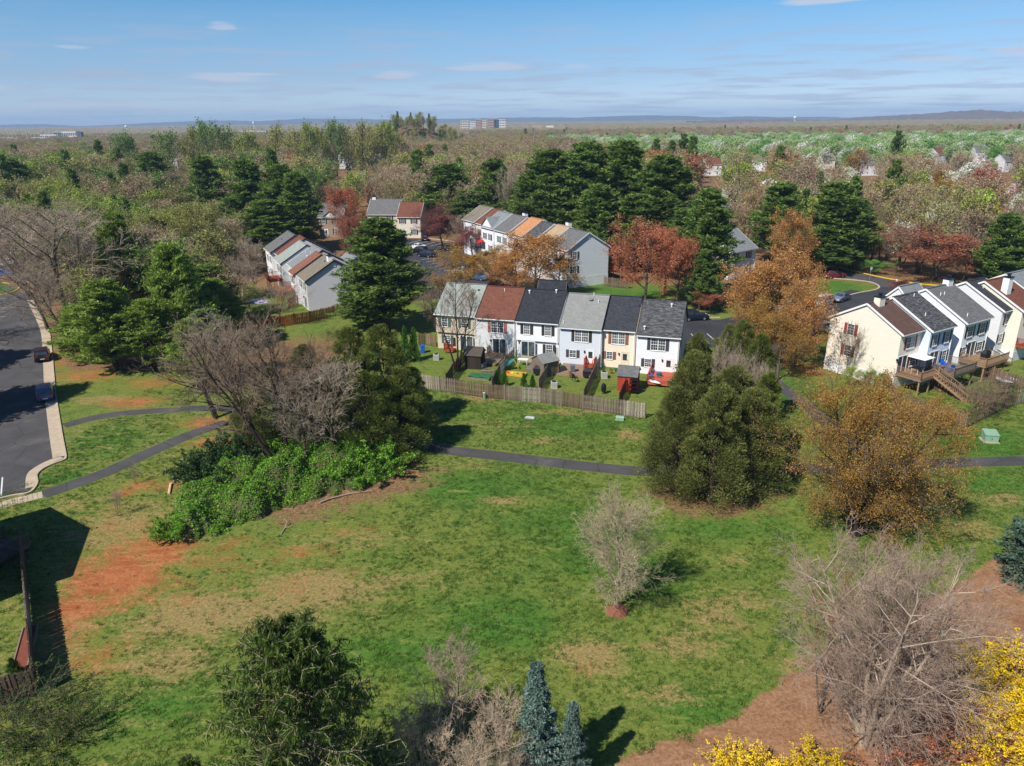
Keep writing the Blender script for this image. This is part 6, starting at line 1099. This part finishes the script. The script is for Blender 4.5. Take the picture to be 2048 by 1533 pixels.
# houses half hidden in the woods
SUB = [('white house under a grey roof far behind the western pines', 690, 338, 300), ('white house with a brown roof in the woods, beside the slim dark pine', 750, 335, 320), ('small white house in the woods behind the pine with a split top', 640, 318, 330), ('white house in a gap of the western woods', 350, 340, 300), ('white gabled house amid white blossom in the eastern woods', 1515, 343, 330), ('white house with a dark roof next to the green belt', 1655, 340, 380), ('grey-white house behind the olive oak', 1885, 328, 340), ('white house with a brown roof near the east edge of the woods', 1960, 322, 360), ('white house near the red trees of the eastern woods', 1740, 352, 280), ('pale house by the picture edge in the woods', 2020, 345, 300), ('white house showing through the bare trees east of the pine bank', 1425, 352, 300)]
keep = [(640, 430, 672, 472, 209), (740, 405, 842, 474, 209)]
for lb, px, py, Y in SUB:
    Y = G(px, py).y; x, _ = hgt(px, py, Y); W_ = 9
    house(lb, (x - 4, Y, 0), R((px * 7) % 50 - 25), W_, 9, 6.2, 9.6, (W_WHITE, W_GREYW, W_CREAM)[px % 3], (R_MID, R_BROWN, R_SLATE, R_TAUPE)[px % 4], [('B', 2, 3.8, 1, 1.4, 2, 4), ('B', 6.6, 3.8, 1, 1.4, 2, 4), ('B', 6.6, .9, 1, 1.4, 2, 4)], [('B', 2.4, .1, 'door')], group='houses half hidden in the woods', ends='LR', name='house')
    pa_, pb_ = pixel(x - 6, Y, 0), pixel(x + 6, Y, 9.6); keep.append((pa_[0] + (pb_[0] - pa_[0]) * .12, pb_[1] - 6, pa_[0] + (pb_[0] - pa_[0]) * .88, pa_[1] - 9, Y))
    keep.append((pa_[0] - 4, pb_[1] - 4, pb_[0] + 4, pa_[1] + 4, Y + 14) if 0 else (0, 0, 0, 0, 0))
gw = np.random.default_rng(77); cand = []
Y = 112.0
while Y < 1500:
    cell = 7.6 + Y * .0035; xm = Y * .78 + 20; X = -xm
    while X < xm:
        cand.append((X + gw.uniform(-.48, .48) * cell, Y + gw.uniform(-.48, .48) * cell, gw.random(), gw.random(), gw.random())); X += cell
    Y += cell
Wpoly = np.array([(p.x, p.y) for p in WOODS_W]); Carr = np.array(cand); inW = inside([tuple(p) for p in Wpoly], Carr[:, 0], Carr[:, 1])
def vn(x, y, s, k):
    return .5 + .5 * math.sin(x / s * 1.7 + 3.1 * math.sin(y / s * .9 + k) + k * 2.3) * math.cos(y / s * 1.3 + 2.2 * math.sin(x / s * .7 - k))
hb = [(o.location.x, o.location.y) for o in C.objects if o.get('category') in ('house', 'house wing')]
chosen = {k: [] for k in KINDS}
for (X, Y, r1, r2, r3), iw in zip(cand, inW):
    a = X / Y
    ok = Y > 214 or (iw and r1 < .75) or (Y > 168 and X > 24) or (Y > 150 and X > 84) or (Y > 176 and X < -64)
    if not ok: continue
    if Y < 420 and any((X - hx - 3) ** 2 + (Y - hy - 4) ** 2 < 52 for hx, hy in hb): continue
    if Y < 206 and -40 < X < 24: continue
    # what grows here
    belt = a > .05 + .05 * vn(X, Y, 90, 2) - .1 * (Y - 560) / 400 and 345 + 60 * vn(X, Y, 60, 1) < Y < 930 and X > 40
    n1 = vn(X, Y, 38, 0); n2 = vn(X, Y, 70, 5)
    if belt:
        kd, v = ('blossoming_tree', (1, 2, 5, 3, 0, 1)[min(5, int(r2 * 5.6))]) if r1 < np.clip((Y - 320) / 150, .25, .93) else ('bare_tree', int(r2 * 3))
    elif X < -.22 * Y and Y < 430:
        p_b, p_l, p_p = .38 + .2 * (n1 - .5), .42, .13
        kd, v = ('bare_tree', int(r2 * 3)) if r1 < p_b else ('leafing_tree', (0, 1, 3, 0, 3, 1)[int(r2 * 5.99)]) if r1 < p_b + p_l else ('pine_tree', int(r2 * 2)) if r1 < p_b + p_l + p_p else ('blossoming_tree', 0)
    elif a < .1:
        kd, v = ('bare_tree', int(r2 * 2.6)) if r1 < .70 else ('leafing_tree', (0, 1, 3, 2, 0, 5)[int(r2 * 5.99)]) if r1 < .94 else ('blossoming_tree', 0) if r1 < .97 else ('pine_tree', int(r2 * 2))
    else:
        kd, v = ('bare_tree', int(r2 * 3)) if r1 < .50 else ('leafing_tree', (0, 1, 2, 0, 4, 5)[int(r2 * 5.99)]) if r1 < .80 else ('blossoming_tree', 0 if r2 < .85 else 4) if r1 < .93 else ('pine_tree', int(r2 * 2))
    if kd == 'pine_tree' and Y > 420 and r2 > .12: kd, v = 'bare_tree', int(r3 * 3)
    H = {'bare_tree': 14.5, 'leafing_tree': 14, 'blossoming_tree': 10.5, 'pine_tree': 17}[kd] * (.72 + .55 * r3) * (1.18 if 220 < Y < 600 else 1)
    if belt: H = 12 * (.6 + .75 * r3)
    if iw: H *= .82
    px, pt = pixel(X, Y, H); _, pb = pixel(X, Y, 0); hw = 4.5 / Y * FPX
    if px < -120 or px > 2170: continue
    if any(Y < k[4] and px + hw > k[0] and px - hw < k[2] and pt < k[3] and pb > k[1] for k in keep): continue
    chosen[kd].append((Y, X, H, v, r3 * 6.28))
mass = {}
LOOK = {('bare_tree', 0): 'grey-brown bare tree', ('bare_tree', 1): 'brown hazy bare tree', ('bare_tree', 2): 'olive-hazed bare tree', ('leafing_tree', 0): 'olive budding tree', ('leafing_tree', 1): 'yellow-green leafing tree', ('leafing_tree', 2): 'gold-brown budding tree', ('leafing_tree', 3): 'fresh green tree', ('leafing_tree', 4): 'red-brown budding tree', ('leafing_tree', 5): 'orange budding tree',
 ('blossoming_tree', 0): 'white blossoming tree', ('blossoming_tree', 1): 'green-white pear tree', ('blossoming_tree', 2): 'pale green pear tree', ('blossoming_tree', 3): 'bright green tree', ('blossoming_tree', 4): 'pale pink blossoming tree', ('blossoming_tree', 5): 'greenish pear tree', ('pine_tree', 0): 'dark pine', ('pine_tree', 1): 'dark green pine'}
MARKS = [('the sunny kerbside pine', 235, 742), ('the yellow-green pine', 372, 715), ('the bright blue car', 8, 552), ('the western pines', 545, 520), ('the split-topped pine', 425, 470), ('the round dark pine', 318, 430), ('the brick house', 640, 474), ('the dormered beige house', 770, 474), ('the slim dark pine', 842, 440), ('the broad dark pine', 895, 460), ('the pine bank', 1170, 505), ('the greyish pine', 1405, 600), ('the street-bend pine', 1655, 540), ('the red-brown maple', 1868, 560), ('the olive oak', 1832, 490), ('the dark conical pine', 1990, 575), ('the black sedan on the street', 1641, 532)] + [(nm, px, py) for nm, (lb, px, py, YY_) in zip(('the far grey-roofed house', 'the far brown-roofed house', 'the small wood house', 'the gap house', 'the blossom house', 'the belt house', 'the oak house', 'the east-edge house', 'the red-tree house', 'the pale edge house', 'the pine-bank house'), SUB)] + [('the tall skyline trees', 600, 320), ('the wooded knoll', 822, 272), ('the green belt', 1300, 300), ('the eastern end of the green belt', 1800, 300), ('the long warehouse', 905, 268)]
MARKS = [(nm, *G(px, py)[:2]) for nm, px, py in MARKS]
def wood_label(kd, v, X, Y, H):
    nm, mx, my = min(MARKS, key=lambda m: math.hypot(m[1] - X, m[2] - Y)); dx, dy = X - mx, Y - my
    rel = ('behind' if dy > 0 else 'in front of') if abs(dy) > abs(dx) else ('east of' if dx > 0 else 'west of'); d = math.hypot(dx, dy)
    size = 'tall' if H > 15 else 'short' if H < 12 else 'mid-height'; far = 'just ' if d < 16 else '' if d < 40 else 'well '
    return f'{size} {LOOK[(kd, v)]} {far}{rel} {nm}'
for kd, lst in chosen.items():
    lst.sort(); near = lst[:240]; mass[kd] = lst[240:]
    for Y, X, H, v, rz in near:
        p = KINDS[kd][v % len(KINDS[kd])]; s = H / p['_h']; o = put(kd, p['one'], None, (X, Y, 0), rz); o.scale = (s * 1.12, s * 1.12, s); tag(o, wood_label(kd, v, X, Y, H), 'tree', GRP[kd])
# tall trees on the skyline and the wooded knoll
for k, (px, top, Y) in enumerate(((330, 258, 330), (372, 252, 350), (405, 238, 350), (440, 246, 345), (478, 262, 340), (500, 258, 370), (548, 246, 360), (575, 255, 350), (612, 244, 350), (640, 250, 360), (665, 238, 350), (690, 246, 370), (715, 240, 350), (742, 248, 360), (765, 240, 365), (590, 300, 300), (800, 262, 380), (240, 262, 350))):
    v = (3, 0, 3, 3, 1, 0, 0, 0, 1, 0, 3, 0, 0, 0, 1, 5, 0, 3)[k]; p = KINDS['leafing_tree'][v]; x, z = hgt(px, top, Y); o = put('tall_tree', p['one'], None, (x, Y, 0), k * 1.1); s = z / p['_h']; o.scale = (s * .62, s * .62, s)
    tag(o, {3: 'tall fresh green tree above the skyline', 0: 'tall slender olive tree above the skyline', 1: 'tall yellow-green tree above the skyline', 5: 'rounded rust tree under the skyline trees'}[v] + ', ' + ('second', 'third', 'fourth', 'fifth', 'sixth', 'seventh', 'ninth', 'tenth', 'eleventh', 'twelfth', 'thirteenth', 'fourteenth', 'fifteenth', 'sixteenth', 'seventeenth', 'eighth', 'eighteenth', 'first')[k] + ' from the west', 'tree', 'tall trees on the western skyline')
kx0 = hgt(822, 240, 660)[0]
m = MB(); n = 24; V = []; Fk = []
for i in range(n + 1):
    for j in range(n + 1):
        x = -75 + 150 * i / n; y = -60 + 120 * j / n; d = min(1, math.hypot(x / 72, y / 58)); V.append((kx0 + x, 660 + y, 28 * (.5 + .5 * math.cos(math.pi * d)) - .3))
m.add(V, [(i * (n + 1) + j, (i + 1) * (n + 1) + j, (i + 1) * (n + 1) + j + 1, i * (n + 1) + j + 1) for i in range(n) for j in range(n)]); tag(m.build('hill', M('hill_litter', S(104, 84, 62), .95, .3, .1)), kind='structure')
for k in range(120):
    a = k * 2.4; r = math.sqrt(k / 120); x = 62 * r * math.cos(a); y = 46 * r * math.sin(a); d = min(1, math.hypot(x / 72, y / 58)); z = 28 * (.5 + .5 * math.cos(math.pi * d)); kd = 'pine_tree' if k % 4 == 0 and k < 60 else 'leafing_tree' if k % 4 else 'bare_tree'; v = 0
    p = KINDS[kd][v]; s = (11 + 3 * math.sin(k * 5)) / p['_h']; o = put(kd, p['one'], None, (kx0 + x, 660 + y, z - .5), a); o.scale = (s, s, s)
    tag(o, {'pine_tree': 'dark pine on the wooded knoll that breaks the horizon', 'leafing_tree': 'olive tree on the wooded knoll that breaks the horizon', 'bare_tree': 'bare tree on the wooded knoll that breaks the horizon'}[kd], 'tree', 'trees of the wooded knoll')
def scatter(name, label, pts, ps):
    me = bpy.data.meshes.new(name); n = len(pts); me.vertices.add(n); me.vertices.foreach_set('co', np.array([(p[1], p[0], 0) for p in pts], np.float32).ravel())
    for nm, vals, ty in (('size', [p[2] / 15 for p in pts], 'FLOAT'), ('turn', [p[4] for p in pts], 'FLOAT'), ('which', [p[3] % len(ps) for p in pts], 'INT')):
        at = me.attributes.new(nm, ty, 'POINT'); at.data.foreach_set('value', np.array(vals, np.int32 if ty == 'INT' else np.float32))
    o = put(name, me); ng = bpy.data.node_groups.new(name, 'GeometryNodeTree'); ng.interface.new_socket('Geometry', in_out='INPUT', socket_type='NodeSocketGeometry'); ng.interface.new_socket('Geometry', in_out='OUTPUT', socket_type='NodeSocketGeometry')
    N_ = ng.nodes; L_ = ng.links.new; i_ = N_.new('NodeGroupInput'); u_ = N_.new('NodeGroupOutput'); ip = N_.new('GeometryNodeInstanceOnPoints'); jn = N_.new('GeometryNodeGeometryToInstance')
    for p in reversed(ps):
        src = bpy.data.objects.new(name + '_source', p['one']); src.scale = (1, 1, 1); sc_ = 15 / p['_h']
        oi = N_.new('GeometryNodeObjectInfo'); oi.inputs[0].default_value = src; oi.inputs['As Instance'].default_value = False; tf = N_.new('GeometryNodeTransform'); tf.inputs['Scale'].default_value = (sc_ * (1.15 if sc_ != 1 else 1), sc_ * (1.15 if sc_ != 1 else 1), sc_); L_(oi.outputs['Geometry'], tf.inputs[0])
        gi_ = N_.new('GeometryNodeGeometryToInstance'); L_(tf.outputs[0], gi_.inputs[0]); p['_gi'] = gi_
    jn = N_.new('GeometryNodeJoinGeometry')
    for p in reversed(ps): L_(p['_gi'].outputs[0], jn.inputs[0])
    def attr(nm, ty):
        q = N_.new('GeometryNodeInputNamedAttribute'); q.data_type = ty; q.inputs[0].default_value = nm; return q.outputs[0]
    cx_ = N_.new('ShaderNodeCombineXYZ'); L_(attr('turn', 'FLOAT'), cx_.inputs[2]); er = N_.new('FunctionNodeEulerToRotation'); L_(cx_.outputs[0], er.inputs[0])
    L_(i_.outputs[0], ip.inputs['Points']); L_(jn.outputs[0], ip.inputs['Instance']); ip.inputs['Pick Instance'].default_value = True; L_(attr('which', 'INT'), ip.inputs['Instance Index']); L_(er.outputs[0], ip.inputs['Rotation']); L_(attr('size', 'FLOAT'), ip.inputs['Scale']); L_(ip.outputs[0], u_.inputs[0])
    md = o.modifiers.new('scatter', 'NODES'); md.node_group = ng; tag(o, label, 'woods', kind='stuff')
scatter('bare_woods', 'mass of brown bare woods stretching to the horizon', mass['bare_tree'], KINDS['bare_tree'])
scatter('leafing_woods', 'olive and yellow-green trees mixed through the far woods', mass['leafing_tree'], KINDS['leafing_tree'])
scatter('blossoming_woods', 'pale green and white belt of blossoming trees below the eastern hills', mass['blossoming_tree'], KINDS['blossoming_tree'])
if mass['pine_tree']: scatter('pine_woods', 'scattered dark pines in the far woods', mass['pine_tree'], KINDS['pine_tree'])
# canopy too far away to tell trees apart
ang_ = np.linspace(-.70, .70, 420); dist = [1250.0]
while dist[-1] < 8800: dist.append(dist[-1] * 1.016)
dist = np.array(dist); AA, DD = np.meshgrid(ang_, dist); gr = np.random.default_rng(5)
ZZ = 8 + gr.random(AA.shape) ** 1.5 * np.minimum(9, DD * .0045) + 5 * np.sin(DD / 210 + 3 * np.sin(AA * 9)) * np.clip((DD - 1500) / 1500, 0, 1)
XX_ = DD * np.sin(AA); YY_ = DD * np.cos(AA) + gr.normal(0, 3, AA.shape); q = np.arange(AA.size).reshape(AA.shape); Fq_ = np.stack([q[:-1, :-1], q[:-1, 1:], q[1:, 1:], q[1:, :-1]], -1).reshape(-1, 4)
cm = NT('far_canopy'); p = cm.pos('world'); nA = cm.noise(cm.scaled(p, (.012, .004, 0)), 1, 4, .6); nB = cm.noise(cm.scaled(p, (.06, .02, 0)), 1, 3, .7)
cc = cm.mix(cm.mr(nA, .45, .62), S(138, 118, 96), S(118, 122, 80)); cc = cm.mix(cm.mr(nB, .58, .7, 0, .8), cc, S(60, 74, 42)); cc = cm.mix(cm.mr(nB, .3, .42, .6, 0), cc, S(160, 138, 116))
me = mesh_np('far_canopy', np.stack([XX_, YY_, ZZ], -1).reshape(-1, 3), [Fq_], [cm.fin(cc, .95, .05)]); tag(put('far_woodland', me), 'brown woodland canopy running out to the foot of the hills', 'woods', kind='stuff')
# hills
def ridge(name, prof, Y, depth, mat, rough_, fy=240, seed=1):
    g = np.random.default_rng(seed); pxs = np.linspace(prof[0][0], prof[-1][0], 260); pys = np.interp(pxs, [p[0] for p in prof], [p[1] for p in prof]); V = []; rows = 10
    for j in range(rows):
        f = j / (rows - 1); e = math.sin(math.pi * min(1, f * 1.0 + .0) / 1.0) if f < .5 else math.sin(math.pi * f); yy = Y + depth * (f - .5)
        for px, py in zip(pxs, pys):
            x, z = hgt(px, py, Y); V.append((x * (1 + (f - .5) * depth / Y * .6), yy, -1 + max(0, z + 1) * e ** .7 + (g.normal(0, rough_) if 0 < j < rows - 1 else 0)))
    n = len(pxs); F = [(j * n + i, j * n + i + 1, (j + 1) * n + i + 1, (j + 1) * n + i) for j in range(rows - 1) for i in range(n - 1)]
    tag(put(name, mesh_np(name, V, [F], [mat])), kind='structure')
HM = M('wooded_hills', S(84, 76, 66), .95, .3, .01); HG = M('near_wooded_hill', S(104, 90, 82), .95, .35, .03)
ridge('mountains', [(-200, 252), (0, 250), (90, 249), (160, 253), (230, 250), (330, 245), (430, 241), (520, 243), (600, 238), (690, 238), (800, 240), (900, 238), (1000, 236), (1090, 235), (1150, 236), (1220, 233), (1290, 231), (1360, 232), (1430, 235), (1500, 233), (1560, 235), (1640, 234), (1700, 236), (1760, 233), (1830, 236), (1900, 235), (2250, 235)], 8200, 900, HM, 1.5)
ridge('hills', [(1380, 243), (1480, 240), (1560, 239), (1640, 240), (1700, 238), (1770, 232), (1830, 230), (1900, 224), (1960, 221), (2010, 224), (2080, 226), (2250, 234)], 3600, 900, HG, 2.0, seed=2)
# the town on the horizon
def block_building(label, px, py_base, Y, w_, d_, h_, wall, floors, cols, name='office_building', cat='building', group=None, z=0, rz=0.):
    x, _ = hgt(px, py_base, Y); o = thing(name, label, cat, (x, Y, z), rz, group); MB().box(-w_ / 2, 0, 0, w_ / 2, d_, h_).build('wall', wall, o); MB().box(-w_ / 2 - .2, -.2, h_, w_ / 2 + .2, d_ + .2, h_ + .6).build('roof', M('flat_roof', S(190, 190, 190), .8), o)
    if floors:
        fh = h_ / floors; cw = w_ / cols
        pm = cached(('bw', round(fh, 2), round(cw, 2)), lambda: MB().box(-cw * .33, -.12, fh * .25, cw * .33, -.02, fh * .8).mesh('window', mat_glass('far_glass', (.05, .07, .10, 1), .2)))
        for f in range(floors):
            for c_ in range(cols): put('window', pm, o, (-w_ / 2 + (c_ + .5) * cw, 0, f * fh))
WC = M('pale_concrete', S(214, 212, 208), .7, .05, .1); WB_ = M('brick_pink', S(176, 140, 124), .8, .1, .1); WS = M('pale_sand', S(206, 190, 170), .8, .08, .1); WG = M('dark_glass_wall', S(60, 84, 104), .25)
TOWN = 'apartment towers on the horizon'
for k, (px, w_, h_, wl) in enumerate(((930, 22, 26, WS), (945, 16, 24, WC), (958, 14, 29, WB_), (968, 12, 27, WS), (984, 20, 30, WB_), (993, 12, 29, WG), (1004, 18, 28, WC))): block_building(('sand-coloured apartment tower, first of the far group', 'pale low apartment tower next to the first', 'pinkish apartment tower in the middle of the far group', 'slim sand-coloured apartment tower', 'broad pinkish apartment tower, tallest of the far group', 'dark glass tower between two apartment towers', 'pale apartment tower at the east end of the far group')[k], px, 250, 1900, w_, 14, h_ + 6, wl, 6, 5, 'apartment_tower', group=TOWN)
block_building('long white-roofed warehouse in the far woods', 905, 262, 1240, 52, 22, 13.5, WS, 0, 0, 'warehouse'); block_building('low white building next to the long warehouse', 965, 263, 1260, 55, 12, 12, WC, 0, 0, 'warehouse')
OFF = 'white buildings of the western town'
for k, (px, w_, h_, wl, Yb) in enumerate(((10, 26, 15, WC, 1100), (42, 34, 14.0, WC, 1080), (75, 30, 14.5, WC, 1120), (98, 24, 18, WC, 1150), (118, 14, 21, WG, 1180), (140, 22, 22, WC, 1170), (153, 10, 21, WG, 1190), (205, 20, 15, WC, 1240), (60, 40, 12.5, WS, 1040))): block_building(('white hall at the picture edge', 'long white hall behind the net poles', 'white hall in the middle of the town', 'white office block beside the glass one', 'dark glass office block', 'tall white office block', 'dark glass end of the white office block', 'small white office block standing apart', 'sandy long low building in front of the white halls')[k], px, 280, Yb, w_, 14, h_, wl, 3 if h_ > 14 else 0, 8, group=OFF)
for k, (px, w_, Yb) in enumerate(((440, 36, 1500), (470, 30, 1500), (495, 26, 1520), (520, 22, 1480), (455, 24, 1400), (1075, 26, 2100), (1100, 20, 2100))): block_building(('long pale warehouse behind the tall skyline trees', 'pale warehouse second from the west, skyline', 'white depot near the thin tower', 'white depot east of the thin tower', 'low white shed in front of the warehouses', 'reddish school-like building far beyond the towers', 'pale building next to the reddish one')[k], px, 258, Yb, w_, 12, 17, (WC, WC, WC, WS, WC, WB_, WC)[k], 0, 0, 'warehouse', group='pale buildings along the skyline')
for k in range(15):
    px = 4 + k * 7.8 + (k > 3) * 6; Yb = 1030 + k * 9; x, _ = hgt(px, 250, Yb); zt = hgt(px, 255 + (.35 * k if k > 3 else 0), Yb)[1]; o = thing('net_pole', 'tall thin pole of the row of net poles beside the white town halls', 'pole', (x, Yb, 0), 0, 'net poles by the white town'); MB().cyl((0, 0, 0), (0, 0, zt), .42, .3, 6).build('pole', M('galvanised', S(190, 190, 188), .5), o)
for lb, px, py, Yb in (('white water tower on the western horizon', 252, 253, 3000), ('thin white tower on the skyline', 507, 246, 2600), ('white water tower in front of the eastern hills', 1590, 235, 2800)):
    x, z = hgt(px, py, Yb); o = thing('water_tower', lb, 'tower', (x, Yb, 0)); r_ = 3.2 if 'thin' in lb else 5; MB().lathe([(1.4, 0), (1.2, z - 6), (r_, z - 3), (r_ * 1.1, z), (r_ * .7, z + 3), (.3, z + 4)], 14).build('tank', WC, o); MB().cyl((0, 0, z + 4), (0, 0, z + 7), .2, n=6).build('mast', DKM, o)

# tufts of longer grass standing in the field
gt = np.random.default_rng(31); n = 150000; X = gt.uniform(-46, 60, n); Y = gt.uniform(22, 100, n)
ix = np.clip(np.searchsorted(gx, X), 0, nx_ - 1); iy = np.clip(np.searchsorted(gy, Y), 0, ny_ - 1)
den = np.clip(.75 - clay[iy, ix] * 1.2 - dry[iy, ix] * .55 - litter[iy, ix] * 1.2 + lush[iy, ix] * .3, 0.02, 1) * (soil[iy, ix] < .5) * (.35 + .65 * (np.sin(X * 1.3 + 2 * np.sin(Y * .8)) * np.sin(Y * 1.7 + X * .4) > -.15))
ok = (gt.random(n) < den) & (np.abs(X) < Y * .80 + 4)
for poly in ([tuple(p)[:2] for p in edge] + [tuple(G(132, 915))[:2], tuple(G(74, 960))[:2], tuple(G(-80, 1020))[:2], (-120, 60), (-120, 120)],): ok &= ~inside(poly, X, Y)
yard = [Fb[0], Fb[5], Vector((24, 86, 0)), Vector((28, 100, 0)), Vector((-10, 113, 0))]; ok &= ~inside([tuple(p)[:2] for p in yard], X, Y)
for o in list(C.objects):
    if o.name.startswith('footpath'):
        vv = np.array([v.co[:2] for v in o.data.vertices]); k = len(vv) // 2; mid = (vv[:k] + vv[k:]) / 2
        for q in mid: ok &= (X - q[0]) ** 2 + (Y - q[1]) ** 2 > 1.25 ** 2
X, Y = X[ok], Y[ok]
def tuft(seed):
    T = Tree(seed); m = 9; a = T.g.random(m) * 6.283; d = np.stack([np.cos(a) * .7, np.sin(a) * .7, np.ones(m)], 1); c0 = T.g.normal(0, .07, (m, 3)); c0[:, 2] = .05; T.quads('crown', c0, np.full(m, .085), None, .16, nrm(d)); return dict(one=mesh_np('grass_tuft', T.V['crown'][0], [T.Fq['crown'][0]], [LF_GRASS]), _h=15.0)
LF_GRASS = leafmat('grass_blades', S(58, 98, 34), S(84, 122, 46), S(132, 136, 70), .3)
scatter('grass_tufts', 'tufts of longer grass over the open field', [(y, x, 15 * s_, k % 3, r_) for k, (x, y, s_, r_) in enumerate(zip(X, Y, gt.uniform(.7, 1.5, len(X)), gt.random(len(X)) * 6.28))], [tuft(300 + i) for i in range(3)])
bpy.data.objects['grass_tufts']['category'] = 'grass'

# ------------------------------------------------------------------ the air: one closed box of thin haze round the camera and everything built
hz = NT('haze_air'); hz.n.remove(hz.b); pv = hz.node('ShaderNodeVolumePrincipled'); pv.inputs['Color'].default_value = (.48, .72, 1.0, 1); pv.inputs['Density'].default_value = 1.25e-4; pv.inputs['Anisotropy'].default_value = 0.0; hz.l(pv.outputs[0], hz.n['Material Output'].inputs['Volume'])
tag(MB().box(-11000, -11000, -1.0, 11000, 11000, 140).build('haze', hz.m), kind='stuff')
